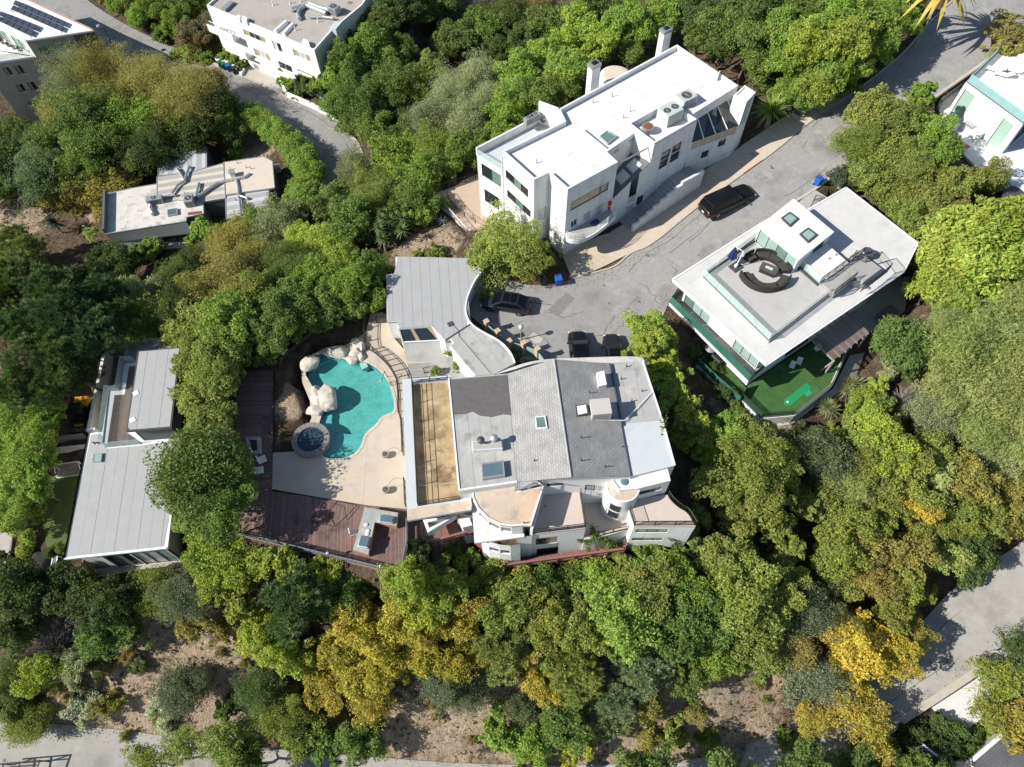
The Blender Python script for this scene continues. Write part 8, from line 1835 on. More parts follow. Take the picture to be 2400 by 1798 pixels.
LAND = [('G',900,500,'ranch house'),('I',150,600,'apartment block'),('H',900,500,'canyon house'),('A',350,1100,'left end of big white house'),('A',1000,300,'back of big white house'),('A',1700,300,'uphill end of big white house'),('E',1350,450,'turning circle'),('E',450,350,'garage'),('D',750,560,'swimming pool'),('D',512,803,'spa'),('D',650,1300,'timber sun deck'),('B',1250,1380,'red timber walkway'),('B',2000,1180,'south-east wing of main house'),('B',1750,400,'east side of main house'),('C',600,1450,'side balcony of deck house'),('C',950,1400,'turf yard'),('C',1700,500,'rear corner of deck house'),('C',1250,0,'street side of deck house'),('J',1400,1000,'corner house'),('J',600,500,'uphill road'),('F',400,1300,'south end of long house'),('F',600,300,'north end of long house'),('Q',400,1000,'lawn of long house'),('K',300,1450,'bottom left road'),('K',1000,1000,'bare slope at lower left'),('L',800,1250,'bare bank at bottom centre'),('M',300,1300,'bare slope at lower right'),('M',1750,800,'lower right road bend'),('M',2000,250,'right end of lower road'),('X',1300,600,'bright driveway'),('P',640,270,'canyon road bend'),('P',330,60,'upper canyon road'),('P',800,430,'end of canyon road'),('O',130,60,'dry lot at left'),('T',1750,620,'dry bank by patio'),('K',400,60,'grey long roof'),('O',350,500,'shaded garden at far left'),('P',1000,60,'top edge canyon'),('P',2380,900,'right picture edge'),('P',1700,20,'top edge behind big white house'),('P',1150,1500,'middle of lower slope'),('P',1950,1150,'wooded slope below turf yard')]
LANDP = [(npx(k, x, y), nm) for k, x, y, nm in LAND]
KINDW = dict(round='round-crowned tree', broad='leafy tree', autumn='tree turning orange', yellow='yellowing tree', brown='brown-tinged tree', flower='red-flowered bush', redtip='tree with reddish tips', fine='fine-leaved tree', fineautumn='feathery tree turning orange', finebrown='feathery brown-tinged tree', dense='dense rounded tree', big='large-leaved tree', feather='soft weeping tree', sparse='thin airy tree', sparseautumn='thin yellowing tree', pine='pine tree', dry='bare dry bush')
NAMEW = dict(pine='pine_tree', dry='dry_bush', flower='flowering_bush')
TREEW = dict(autumn='autumn_tree', yellow='autumn_tree', fineautumn='autumn_tree', sparseautumn='autumn_tree', fine='fine_leaved_tree', finebrown='fine_leaved_tree', feather='weeping_tree', big='large_leaved_tree')
def colw(c):
 r, g, b = c
 if r > .24: return 'golden'
 if g > .17 and r > .12: return 'yellow-green'
 if g > .19: return 'pale green'
 if b > .07 and g < .2: return 'grey-green'
 if g > .14: return 'bright green'
 if r > .105: return 'olive'
 if g < .085: return 'very dark green'
 return 'green'
def plant(k, x, y, r, kind, col, h=None, asp=1.0, shrub=False, seed=None, zoff=0.0):
 px = npx(k, x, y); rp = r*MAP[k][2]
 sd = seed if seed is not None else (len(PLANTS)*7+3)
 # first guess for the scale
 d = ray(k, x, y); X, Y = 0, 0; zc = -4.0; R = 2.0; hc = 2.0
 for _ in range(14):
  t = (zc-CAMH)/d[2]; X, Y = d[0]*t, d[1]*t; R = rp/pxm((X, Y, zc)); hh = h if h else R*1.3
  hc = max(hh-R*.62, R*.35); zc = .5*zc+.5*(gz(X, Y)+hc)
 cls = 'L' if R > 3.3 else 'M' if R > 1.75 else 'S'; ms, PR = proto(GEO.get(kind, kind), cls); rnd = random.Random(sd)
 s = R/PR*1.05; nm = NAMEW.get(kind, 'shrub' if (shrub or hc < R*.75) else TREEW.get(kind, 'tree')); zg = zc-hc
 root = bpy.data.objects.new(nm, None); COL.objects.link(root); root.location = (X, Y, zg); root.empty_display_size = .3
 cr = bpy.data.objects.new('crown', rnd.choice(ms)); COL.objects.link(cr); cr.parent = root; cr.location = (0, 0, hc); cr.scale = (s*rnd.uniform(.93, 1.07), s*rnd.uniform(.93, 1.07), s*asp*rnd.uniform(.92, 1.08)); cr.rotation_euler = (rnd.uniform(-.22, .22), rnd.uniform(-.22, .22), rnd.uniform(0, 6.28)); cr.scale.x *= rnd.choice((-1, 1))
 if kind in MATK: cr.material_slots[0].link = 'OBJECT'; cr.material_slots[0].material = MATK[kind]
 j = rnd.uniform(.86, 1.14)*2.55; gq = min(max((col[2]/col[1]-.38)/.2, 0), 1); cr.color = (col[0]*j*(rnd.uniform(1.12, 1.28)*(1-gq)+gq), col[1]*j, col[2]*j*(rnd.uniform(.65, .85)*(1-gq)+gq), 1)
 if kind != 'dry':
  tm, th = trunk_for(cls, rnd.choice((0, 1)), kind in ('sparse', 'sparseautumn', 'fine')); tk = bpy.data.objects.new('trunk', tm); COL.objects.link(tk); tk.parent = root; tk.scale = (s, s, hc/th); tk.rotation_euler = (0, 0, rnd.uniform(0, 6.28))
 PLANTS.append([root, px, R, kind, col, nm, hc, (X, Y)])
 return root
def finish_labels():
 groups = {}
 for p in PLANTS:
  root, px, R, kind, col, nm, hc, _ = p
  ds = sorted((math.hypot(px[0]-q[0], px[1]-q[1]), n, q) for q, n in LANDP); d, n, q = ds[0]
  size = 'small' if R < 1.2 else 'large' if R > 3 else ''
  w = KINDW[kind]
  if nm == 'shrub': w = w.replace('tree', 'shrub')
  cw = '' if kind in ('dry', 'flower') else colw(col)
  base = ' '.join(x for x in (size, cw, w) if x); dx, dy = px[0]-q[0], px[1]-q[1]
  rel = ('left of' if dx < 0 else 'right of') if abs(dx) > abs(dy)*1.2 else ('above' if dy < 0 else 'below')
  if d < 45: rel = 'at'
  groups.setdefault((base, rel, n), []).append((d, p))
 ordw = ['nearest', 'second nearest', 'third nearest', 'fourth nearest', 'fifth nearest', 'sixth nearest', 'seventh nearest', 'eighth nearest', 'ninth nearest', 'tenth nearest']
 for (base, rel, n), l in groups.items():
  l.sort(key=lambda v: v[0])
  for i, (d, p) in enumerate(l):
   lab = f'{base} {rel} the {n}' if len(l) == 1 else f'{base} {rel} the {n}, {ordw[min(i, 9)]}'
   tag(p[0], lab, 'tree' if 'tree' in p[5] else 'bush' if 'bush' in p[5] else 'shrub', p[5].replace('_', ' ')+('es' if p[5][-1] == 'h' else 's')+' on the hillside')
# leaf colours; the darkest greens also carry shade put into the colour
GRN=(.062,.105,.026); BRT=(.088,.150,.026); YG=(.118,.172,.026); DRK=(.046,.078,.024); VDK=(.034,.058,.02); OLV=(.115,.125,.040); GRY=(.125,.145,.078); PAL=(.125,.172,.066); YEL=(.19,.185,.024); ORG=(.145,.155,.026); SLV=(.19,.20,.15); PIN=(.046,.085,.034); PIB=(.088,.125,.060); PIG=(.10,.145,.040); OLG=(.09,.13,.032); BRN=(.13,.115,.05)
TREES = [
# --- in front of the apartment block
(160,165,52,'finebrown',GRY,9),(222,150,55,'finebrown',OLV,9),(318,172,60,'finebrown',OLV,8),(405,212,72,'finebrown',OLV,8),(190,275,82,'broad',GRN,8),(308,268,66,'broad',BRT,6),(95,312,44,'fine',DRK,6),(85,385,60,'broad',(.06,.09,.045),6),(195,345,66,'broad',GRN,6),(215,415,50,'autumn',OLV,3),(270,395,36,'autumn',OLV,2.5),(150,420,40,'autumn',OLV,3),(30,345,46,'broad',VDK,4),(22,290,34,'broad',DRK,3),(60,295,26,'broad',DRK,2.5),(468,235,46,'broad',DRK,5),(495,290,40,'broad',DRK,4),(345,335,55,'broad',VDK,5),(420,300,50,'broad',VDK,5),(280,210,45,'finebrown',OLV,7),(130,240,40,'fine',OLV,6),(455,178,36,'finebrown',OLV,5),(10,410,40,'broad',DRK,5),(290,330,50,'broad',DRK,5),
# hedge of the ranch garden
(550,252,30,'dense',BRT,3),(570,268,31,'dense',BRT,3),(592,284,32,'dense',BRT,3),(614,301,33,'dense',BRT,3),(636,322,34,'dense',BRT,3.2),(655,346,35,'dense',BRT,3.4),(666,374,36,'dense',BRT,3.5),(666,404,36,'dense',BRT,3.5),(652,432,34,'dense',BRT,3.5),(508,334,18,'broad',BRT,1),(628,455,28,'broad',BRT,3),(535,236,18,'broad',BRT,2.6),
# bank above the canyon road
(262,12,24,'broad',BRT,2),(300,40,28,'broad',BRT,2.5),(345,25,32,'broad',GRN,3),(385,60,32,'broad',BRT,3),(350,75,24,'broad',GRN,1.5),(425,85,36,'flower',(.085,.095,.05),3.5),(410,120,24,'flower',BRT,1.5),(455,60,30,'flower',(.08,.09,.05),3.5),(400,20,34,'broad',GRN,3.5),(440,15,26,'broad',GRN,3),(300,0,30,'broad',DRK,3),(445,125,18,'broad',BRT,1),(235,0,18,'broad',OLV,1.5),
(488,120,14,'broad',BRT,1.3),(505,130,14,'broad',BRT,1.3),(522,142,14,'broad',GRN,1.2),(612,178,14,'broad',BRT,1.3),(630,190,15,'broad',BRT,1.4),(648,200,15,'broad',GRN,1.4),(672,190,20,'big',DRK,2.5),(660,170,18,'big',DRK,2.5),
# right of the canyon house
(768,45,42,'broad',GRN,7),(740,95,36,'broad',DRK,6),(722,165,38,'broad',BRT,5),(762,140,50,'broad',GRN,7),(806,118,48,'broad',BRT,7),(826,55,46,'broad',DRK,8),(872,25,44,'broad',VDK,8),(780,215,56,'broad',GRN,6),(735,225,38,'broad',GRN,4),(698,185,26,'broad',GRN,3),(846,190,52,'broad',GRN,6),(850,110,40,'broad',GRN,6),(884,85,32,'dry',GRN,4),(900,130,30,'dry',GRN,4),(805,275,38,'broad',GRN,4),(765,270,32,'broad',GRN,3),(840,250,40,'broad',VDK,3),(830,310,36,'broad',DRK,3),(880,240,36,'broad',VDK,3),
# canyon behind
(945,30,42,'broad',DRK,4),(1000,85,46,'broad',DRK,5),(1055,70,46,'broad',GRN,5),(1105,35,44,'fine',DRK,5),(940,160,40,'broad',OLG,5),(905,190,34,'broad',OLG,4),(978,205,54,'fine',GRY,6),(1040,165,50,'fine',GRY,6),(1010,265,50,'fine',GRY,5),(930,255,42,'fine',GRY,5),(938,322,44,'fine',OLG,4),(1000,325,42,'broad',GRN,4),(868,350,54,'broad',BRT,4),(905,395,50,'broad',BRT,4),(950,372,40,'broad',GRN,3),(1100,235,42,'broad',BRT,6),(1130,165,46,'broad',BRT,7),(1182,125,46,'broad',BRT,7),(1160,215,42,'broad',GRN,6),(1228,150,46,'broad',BRT,7),(1248,80,50,'broad',YG,7),(1302,95,46,'broad',YG,6),(1342,55,46,'broad',BRT,7),(1200,60,46,'broad',GRN,6),(1392,60,46,'broad',BRT,6),(1140,85,40,'broad',DRK,5),(1270,20,46,'broad',GRN,7),(1440,40,46,'broad',BRT,6),(1362,115,30,'broad',GRN,4),(1080,290,38,'broad',BRT,4),(1060,215,40,'fine',GRY,5),(1045,10,36,'dry',GRN,4),(960,100,32,'dry',GRN,3),(905,30,30,'dry',GRN,4),(1150,20,36,'finebrown',BRN,4),(1220,195,36,'broad',GRN,5),(1070,120,34,'broad',DRK,4),(880,290,36,'broad',DRK,3),(860,415,38,'broad',GRN,3),(905,450,30,'broad',GRN,2),
# behind the white house, top right
(1518,35,44,'broad',DRK,7),(1570,55,52,'broad',GRN,8),(1622,85,48,'broad',GRN,8),(1560,110,40,'broad',DRK,6),(1642,25,52,'broad',DRK,9),(1692,65,52,'broad',BRT,9),(1702,135,46,'broad',BRT,7),(1752,105,52,'broad',YG,9),(1792,55,52,'broad',BRT,9),(1832,90,50,'broad',YG,8),(1872,45,52,'broad',BRT,9),(1642,140,38,'broad',GRN,6),(1690,205,34,'broad',BRT,4),(1725,175,40,'broad',BRT,5),(1800,150,46,'broad',BRT,6),(1765,195,42,'broad',YG,5),(1905,95,42,'broad',BRT,6),(1952,45,34,'broad',BRT,6),(1500,85,30,'broad',GRN,5),(1845,150,36,'broad',BRT,5),(1925,20,36,'broad',BRT,7),(1740,20,44,'broad',GRN,9),(1600,0,40,'broad',DRK,8),(1470,0,40,'broad',DRK,6),(1965,10,30,'broad',GRN,6),(1735,220,30,'broad',GRN,3),
# between uphill road and deck house
(1882,245,50,'brown',OLG,5),(1935,255,40,'brown',OLG,5),(1985,215,32,'broad',BRT,5),(1975,270,42,'broad',BRT,5),(2012,290,40,'broad',BRT,5),(2030,325,46,'broad',BRT,5),(1850,310,46,'fine',OLG,4),(1905,332,52,'brown',OLG,5),(1960,355,48,'finebrown',OLG,5),(1865,380,40,'broad',OLG,3.5),(1918,420,42,'broad',OLG,3.5),(1995,400,46,'redtip',OLG,4),(2052,405,48,'redtip',OLG,4),(2000,450,42,'redtip',OLG,4),(1815,390,26,'fine',(.05,.065,.04),1.8),(1960,470,40,'broad',OLG,4),(2060,450,40,'redtip',OLV,3),
(2085,500,62,'big',YG,6),(2155,485,56,'big',YG,6),(2035,555,56,'big',YG,6),(2115,580,64,'big',YG,6),(2180,560,46,'big',YG,5),(2012,615,42,'big',YG,5),(2060,640,46,'big',YG,5),(2185,460,36,'big',YG,4),(1998,505,28,'big',YG,4),(2180,80,42,'brown',OLV,2.5),(2160,115,26,'brown',OLV,2),(2195,620,44,'broad',BRT,4),(2110,190,14,'broad',BRT,1),
# right slope
(1945,738,60,'dense',(.055,.098,.026),4.5),(2000,760,36,'dense',GRN,3),(1960,800,26,'broad',DRK,2),(2065,760,70,'feather',PAL,6),(2132,700,66,'feather',PAL,6),(2185,650,56,'feather',PAL,6),(2185,760,66,'feather',PAL,6),(2105,830,70,'feather',PAL,6),(2185,870,66,'feather',PAL,6),(2050,845,48,'feather',PAL,4),(2000,885,46,'fine',GRY,3),(2120,920,56,'feather',PAL,5),(2190,950,56,'feather',PAL,5),(2040,700,40,'feather',PAL,5),(2100,690,36,'feather',PAL,5),(1890,835,22,'broad',YG,1.5),(1868,872,40,'broad',YG,2.5),(1840,900,24,'broad',OLG,1.5),(1915,810,22,'broad',GRY,1.5),(1905,870,28,'broad',GRN,2),(1955,860,28,'dry',GRN,2),(2020,920,40,'fine',GRY,3),(1795,940,26,'broad',OLG,1.5),(1830,960,32,'broad',GRN,2),
# bright hedge right of the main house
(1402,712,44,'broad',YG,4),(1395,750,30,'broad',YG,4),(1425,755,36,'broad',YG,3.5),(1438,790,34,'broad',YG,3.5),(1448,825,34,'broad',YG,3.5),(1462,858,32,'broad',YG,3.5),(1485,885,32,'broad',YG,3.5),(1505,912,34,'broad',YG,3.5),(1518,950,36,'broad',YG,3.5),(1545,935,30,'broad',BRT,3),(1545,985,38,'broad',YG,3.5),(1575,915,32,'broad',BRT,3),(1440,740,24,'broad',YG,3),
# wooded slope below
(1600,960,46,'broad',BRT,4),(1625,1000,78,'broad',OLG,6),(1560,1050,54,'broad',OLG,5),(1650,1070,58,'redtip',OLG,6),(1600,1110,48,'redtip',OLG,4),(1690,1010,40,'feather',OLG,5),(1682,1140,40,'broad',OLG,4),(1775,985,62,'fine',(.065,.085,.042),5),(1735,940,30,'broad',DRK,2),(1858,1045,54,'feather',PAL,5),(1902,950,54,'autumn',YG,5),(1880,1005,46,'autumn',OLG,5),(1925,1000,44,'autumn',YG,5),(1962,1060,50,'autumn',OLG,5),(1950,985,46,'autumn',OLG,5),(1968,1092,44,'yellow',YEL,5),(2012,975,46,'broad',OLG,4),(2092,1045,54,'autumn',OLV,5),(2060,1120,46,'autumn',OLG,4),(2150,1000,50,'feather',GRY,4),(2190,1065,46,'autumn',OLV,4),(1835,1130,54,'autumn',OLG,5),(1790,1080,48,'broad',OLG,4),(1802,1195,54,'autumn',OLG,5),(1882,1180,50,'autumn',OLV,5),(1962,1195,54,'autumn',OLV,5),(2030,1205,42,'broad',PAL,4),(2095,1190,52,'dense',DRK,4),(1932,1265,50,'autumn',OLG,5),(1880,1255,46,'autumn',OLV,5),(1830,1260,42,'redtip',OLG,4),(2025,1030,36,'big',PAL,4),(2020,1080,30,'big',PAL,3),(2050,1170,24,'big',PAL,2),(1700,1190,30,'broad',OLG,3),(2130,1110,46,'autumn',OLG,4),(2170,1130,40,'autumn',OLV,3),(1905,1115,46,'autumn',OLG,5),(1850,950,36,'broad',OLG,3),(1985,1140,40,'autumn',OLG,4),(1740,1090,36,'redtip',OLG,4),
(1602,1280,70,'broad',OLG,6),(1660,1300,56,'broad',OLG,5),(1560,1210,54,'redtip',OLG,4),(1622,1370,62,'broad',OLG,5),(1522,1330,56,'broad',GRN,5),(1738,1320,60,'fine',(.075,.09,.05),5),(1700,1385,52,'fine',OLV,4),(1800,1345,46,'fine',OLV,4),(1850,1395,68,'yellow',YEL,5),(1925,1415,50,'yellow',YEL,5),(1962,1370,42,'autumn',OLV,4),(1780,1470,54,'fine',(.10,.115,.07),4),(1728,1490,40,'fine',(.10,.115,.07),3),(1835,1530,56,'sparseautumn',ORG,5),(1760,1555,46,'sparseautumn',ORG,4),(1880,1575,56,'sparseautumn',ORG,5),(1640,1425,44,'broad',OLG,4),(1555,1425,46,'broad',BRT,4),(1690,1240,44,'redtip',OLG,4),(1830,1460,44,'yellow',ORG,4),(1770,1250,36,'dry',GRN,3),(1790,1310,34,'dry',GRN,3),(1930,1330,44,'autumn',OLG,4),(1700,1600,24,'broad',GRN,1),(1740,1600,22,'broad',GRN,1),(1600,1180,40,'broad',GRN,3),(1550,1270,44,'broad',OLG,4),(1500,1390,42,'broad',GRN,4),
# lower right corner
(2165,1470,54,'sparseautumn',OLG,5),(2130,1530,46,'sparseautumn',OLG,4),(2190,1395,44,'sparse',DRK,6),(2185,1590,42,'sparseautumn',ORG,4),(2065,1600,44,'broad',DRK,2),(2000,1625,46,'broad',VDK,3),(1900,1645,56,'broad',GRN,3),(2140,1590,30,'broad',BRT,1),(2110,1605,26,'broad',BRT,1),(1960,1600,36,'broad',VDK,2),(2030,1570,26,'broad',DRK,2),(1850,1670,50,'broad',DRK,4),(2200,1540,40,'sparseautumn',OLV,5),(2100,1640,40,'broad',DRK,2),(1750,1680,60,'broad',GRN,7),(1980,1680,50,'broad',GRN,6),
# slope below the main house
(870,1262,46,'autumn',YG,4),(905,1300,52,'autumn',YG,5),(960,1290,50,'broad',YG,5),(1000,1345,50,'autumn',ORG,5),(1005,1262,36,'broad',BRT,2),(1058,1256,44,'broad',OLG,2.5),(1128,1266,46,'autumn',OLG,2.5),(1100,1315,54,'broad',OLG,5),(1180,1345,54,'autumn',OLG,5),(1212,1266,48,'broad',GRN,2.5),(1340,1235,40,'broad',OLG,2.2),(1440,1220,40,'broad',BRT,2.5),(1288,1252,48,'broad',BRT,2.5),(1340,1325,78,'broad',(.10,.155,.035),6),(1258,1365,54,'broad',OLG,5),(1402,1285,62,'broad',OLG,5),(1462,1250,54,'broad',BRT,4),(1432,1370,56,'broad',GRN,5),(1385,1218,38,'broad',BRT,2.2),(1468,1330,54,'broad',GRN,5),(762,1335,54,'autumn',ORG,5),(830,1355,56,'autumn',ORG,5),(842,1430,52,'yellow',ORG,4),(780,1455,54,'yellow',ORG,4),(740,1395,50,'yellow',ORG,4),(920,1415,48,'yellow',ORG,4),(990,1430,50,'autumn',ORG,4),(900,1360,46,'autumn',ORG,5),(1085,1395,56,'pine',PIG,5),(1080,1440,36,'pine',PIG,3),(1238,1430,60,'pine',PIG,5),(1245,1480,46,'pine',PIG,4),(1392,1445,58,'pine',PIB,5),(1335,1510,44,'pine',PIB,4),(1320,1550,40,'pine',PIB,3),(1165,1475,44,'yellow',ORG,3),(1200,1505,40,'yellow',ORG,2.5),(960,1475,54,'fine',(.085,.105,.06),4),(1015,1490,44,'fine',(.085,.105,.06),3),(800,1525,50,'sparseautumn',ORG,4),(1130,1535,42,'fine',(.085,.10,.055),2),(1220,1555,54,'broad',GRN,4),(1150,1600,48,'broad',BRT,3),(1085,1590,40,'broad',BRT,3),(1250,1615,38,'yellow',YG,2.5),(1400,1520,42,'fine',OLV,3),(1490,1450,48,'broad',GRN,4),(1150,1410,40,'autumn',OLV,4),(1300,1430,36,'dry',GRN,3),(1460,1590,30,'broad',OLG,1),(1530,1600,28,'broad',OLG,1),(1330,1390,40,'broad',GRN,4),(1400,1600,28,'fine',OLV,1.5),(1500,1540,24,'fine',OLV,1),(700,1490,44,'yellow',ORG,3),(1185,1420,36,'broad',OLG,4),
# around the big dark pine, lower left
(640,1290,64,'pine',PIN,7),(625,1345,44,'pine',PIN,5),(680,1250,50,'autumn',YG,4),(735,1275,50,'broad',GRN,4),(520,1222,52,'broad',YG,4),(602,1215,42,'broad',YG,3),(450,1195,52,'broad',BRT,4),(468,1255,46,'autumn',YG,4),(560,1370,46,'yellow',YG,4),(600,1405,46,'autumn',YG,4),(660,1420,42,'autumn',YG,3),(520,1300,42,'autumn',OLG,4),(400,1285,54,'fine',(.08,.10,.055),4),(335,1280,50,'fine',OLG,3),(420,1345,42,'fine',OLV,3),(250,1300,54,'broad',VDK,4),(180,1285,54,'broad',VDK,4),(105,1275,54,'broad',VDK,4),(40,1270,54,'broad',VDK,5),(30,1365,48,'broad',DRK,4),(225,1375,52,'broad',(.05,.10,.03),4),(285,1360,32,'broad',GRN,3),(110,1395,54,'dry',GRN,3),(100,1450,46,'broad',YG,3),(30,1470,46,'fine',DRK,3),(60,1560,46,'fine',OLG,3),(18,1520,40,'fine',DRK,3),(160,1440,40,'fine',GRY,3),(185,1530,38,'fine',SLV,2),(240,1520,30,'fine',OLV,1.8),(350,1525,32,'fine',SLV,2),(395,1490,52,'fine',(.06,.075,.04),4),(560,1490,46,'fine',DRK,3.5),(545,1565,34,'fine',GRY,2),(620,1545,50,'fine',OLG,4),(655,1595,46,'broad',OLG,4),(700,1610,42,'broad',GRN,4),(775,1600,46,'broad',GRN,4),(480,1605,58,'sparse',OLG,6),(390,1615,46,'sparse',OLG,6),(320,1645,46,'sparse',OLG,6),(530,1650,50,'broad',DRK,5),(130,1350,30,'dry',GRN,2),(220,1440,26,'finebrown',BRN,1.5),(300,1440,20,'fine',DRK,1),(280,1415,18,'finebrown',BRN,1),(590,1520,36,'finebrown',OLV,3),(365,1565,26,'fine',SLV,1.2),(490,1530,26,'broad',DRK,2),(150,1480,32,'finebrown',BRN,2),(480,1360,30,'finebrown',OLV,2),
# long house and its hedges
(38,895,48,'dense',BRT,4.5),(90,890,44,'dense',BRT,4.5),(28,970,54,'dense',BRT,4.5),(82,950,44,'dense',BRT,4.5),(46,1045,54,'dense',BRT,4.5),(30,1110,46,'dense',BRT,4.5),(100,920,32,'dense',BRT,4),(60,1000,50,'dense',BRT,4.5),(84,1000,38,'dense',BRT,4.5),(78,1055,36,'dense',BRT,4.5),(70,1100,34,'broad',GRN,3),(62,1160,17,'dense',YG,1.2),(54,1190,17,'dense',YG,1.2),(48,1218,16,'dense',YG,1.2),(110,1195,16,'fine',DRK,1),(130,1185,14,'fine',GRN,1),(205,890,10,'flower',(.12,.06,.05),1),(208,872,9,'broad',BRT,.8),
(446,1038,106,'round',(.055,.092,.027),7),(410,1125,40,'broad',GRN,4),(468,1125,54,'broad',GRN,5),(500,1075,46,'broad',GRN,5),
(440,850,60,'dense',OLG,5),(428,785,56,'dense',OLG,5),(455,910,54,'dense',OLG,4.5),(470,815,44,'dense',OLG,4.5),(418,750,46,'dense',OLG,4.5),(478,762,56,'dense',OLG,4.5),(422,712,60,'dense',OLG,5),(492,690,60,'broad',BRT,6),(540,708,54,'broad',GRN,4),(470,840,36,'dense',OLG,4),(560,650,56,'broad',OLG,5),(600,700,52,'broad',GRN,5),(648,690,48,'broad',GRN,4),(640,640,46,'broad',GRN,5),(700,655,48,'broad',GRN,4),(690,600,52,'broad',BRT,5),(752,615,48,'broad',BRT,5),(765,660,36,'broad',GRN,3),(800,590,42,'broad',GRN,4),(815,645,36,'broad',GRN,3),(500,605,56,'finebrown',OLV,6),(448,625,54,'finebrown',OLV,6),(560,560,54,'finebrown',OLV,5),(500,530,50,'finebrown',OLV,5),(600,480,52,'fine',GRY,5),(560,480,40,'fine',OLG,4),(652,515,36,'dense',YG,4),(702,525,42,'dense',YG,4),(760,475,58,'broad',GRN,5),(720,440,44,'broad',GRN,4),(805,435,50,'finebrown',OLG,4),(850,470,36,'broad',GRN,3),(772,362,40,'finebrown',GRY,3),(800,395,44,'finebrown',OLG,3),(620,600,46,'fine',DRK,5),(582,740,42,'broad',GRN,3),(505,785,34,'broad',GRN,3),(545,640,44,'finebrown',OLV,5),(740,560,36,'dense',YG,3),(610,560,44,'fine',DRK,5),(660,580,40,'fine',DRK,4),(840,500,30,'broad',DRK,2.5),
(40,600,54,'pine',(.05,.085,.03),9),(112,622,54,'pine',PIN,9),(58,700,54,'pine',PIN,9),(150,680,62,'pine',(.030,.062,.026),10),(222,642,54,'pine',(.030,.062,.026),9),(62,780,54,'pine',(.05,.09,.03),9),(132,775,54,'pine',PIN,9),(208,722,54,'pine',(.030,.062,.026),9),(30,845,46,'pine',(.06,.10,.04),8),(98,835,46,'pine',(.05,.09,.03),7),(168,800,46,'pine',VDK,7),(290,632,48,'sparse',GRY,7),(332,685,54,'sparse',OLG,6),(288,722,54,'sparse',OLG,6),(372,605,44,'fine',DRK,6),(258,575,40,'broad',VDK,4),(330,538,26,'broad',BRT,2),(300,548,22,'broad',GRN,2),(200,600,40,'pine',VDK,7),(440,500,30,'broad',BRT,3),(480,510,26,'broad',BRT,3),(510,495,24,'broad',BRT,2.5),(60,540,36,'pine',PIG,6),(30,520,36,'pine',PIG,6),(250,690,44,'pine',VDK,8),(380,660,44,'fine',VDK,6),(200,505,20,'sparse',PAL,3),(380,720,36,'fine',OLG,5),(120,720,40,'pine',VDK,8),(20,650,44,'pine',VDK,8),
# turning circle tree, small plants
(1090,540,70,'broad',(.105,.15,.035),4.5),(1050,560,36,'broad',(.10,.14,.03),3.5),(1150,560,40,'broad',(.095,.135,.03),3.5),(940,548,22,'broad',OLG,.8),(905,552,14,'broad',OLG,.7),(972,760,12,'broad',BRT,1),(985,790,10,'broad',BRT,.8),(943,802,11,'broad',BRT,.8),(1012,795,10,'broad',BRT,.8),(1055,640,16,'broad',GRN,1),(1110,772,16,'broad',DRK,1.2),(1140,790,14,'broad',DRK,1),(1180,560,22,'broad',GRN,2),(912,470,26,'broad',BRT,2),
(1245,1172,14,'sparse',YG,.8),(1285,1165,12,'sparse',YG,.8),(1300,1172,10,'sparse',YG,.8),(980,1195,24,'broad',BRT,1),(1020,1205,20,'broad',OLG,1),(900,1200,30,'broad',DRK,2.5),(940,1240,30,'broad',OLG,3),
(1560,850,22,'fine',DRK,1.2),(1590,880,20,'fine',GRN,1),(1540,800,20,'fine',DRK,1),(1500,760,16,'fine',DRK,1),
# off-frame neighbours that throw shade in
(-60,600,60,'pine',PIN,10),(-70,720,60,'pine',PIN,10),(-60,1300,60,'broad',DRK,5),(-50,1100,60,'broad',GRN,5),(2260,560,56,'big',YG,6),(2270,700,60,'feather',PAL,6),(2270,900,60,'feather',PAL,6),(1400,1700,70,'broad',GRN,8),(1600,1720,70,'broad',GRN,8),(1120,1690,40,'broad',GRN,3),(900,-40,50,'broad',DRK,8),(1100,-40,50,'broad',DRK,6),(1650,-50,60,'broad',GRN,9),(-60,380,60,'broad',DRK,7),
]
bake_grid()
for q in TREES: plant('Z', *q)
# smaller understorey to close the gaps, same kinds as the nearest listed tree
FILL = [[(0,560),(390,560),(390,740),(230,740),(210,860),(110,860),(0,860)],[(390,540),(840,560),(830,700),(700,690),(600,770),(400,760)],[(500,1180),(900,1240),(1350,1220),(1500,1200),(1500,1400),(1250,1420),(900,1430),(700,1420),(560,1400)],[(1480,880),(1560,880),(1700,1000),(2000,860),(2212,950),(2212,1180),(1980,1330),(1950,1440),(1800,1420),(1650,1400),(1500,1360),(1500,1200)],[(0,1230),(380,1260),(300,1330),(0,1400)],[(700,150),(900,0),(1400,0),(1180,240),(1030,320),(930,500),(720,470),(790,330)],[(1450,0),(1980,0),(1820,240),(1650,200)],[(1830,230),(2030,250),(2200,450),(2212,900),(2000,900),(2000,600),(1850,400)],[(0,230),(130,280),(340,300),(340,380),(110,440),(0,420)]]
rnd = random.Random(5); taken = [p[1]+(p[2],) for p in PLANTS]
main = [(p[1], p[3], p[4]) for p in PLANTS]
_bad = [poly for poly, zf, fl, dr in FLATS]
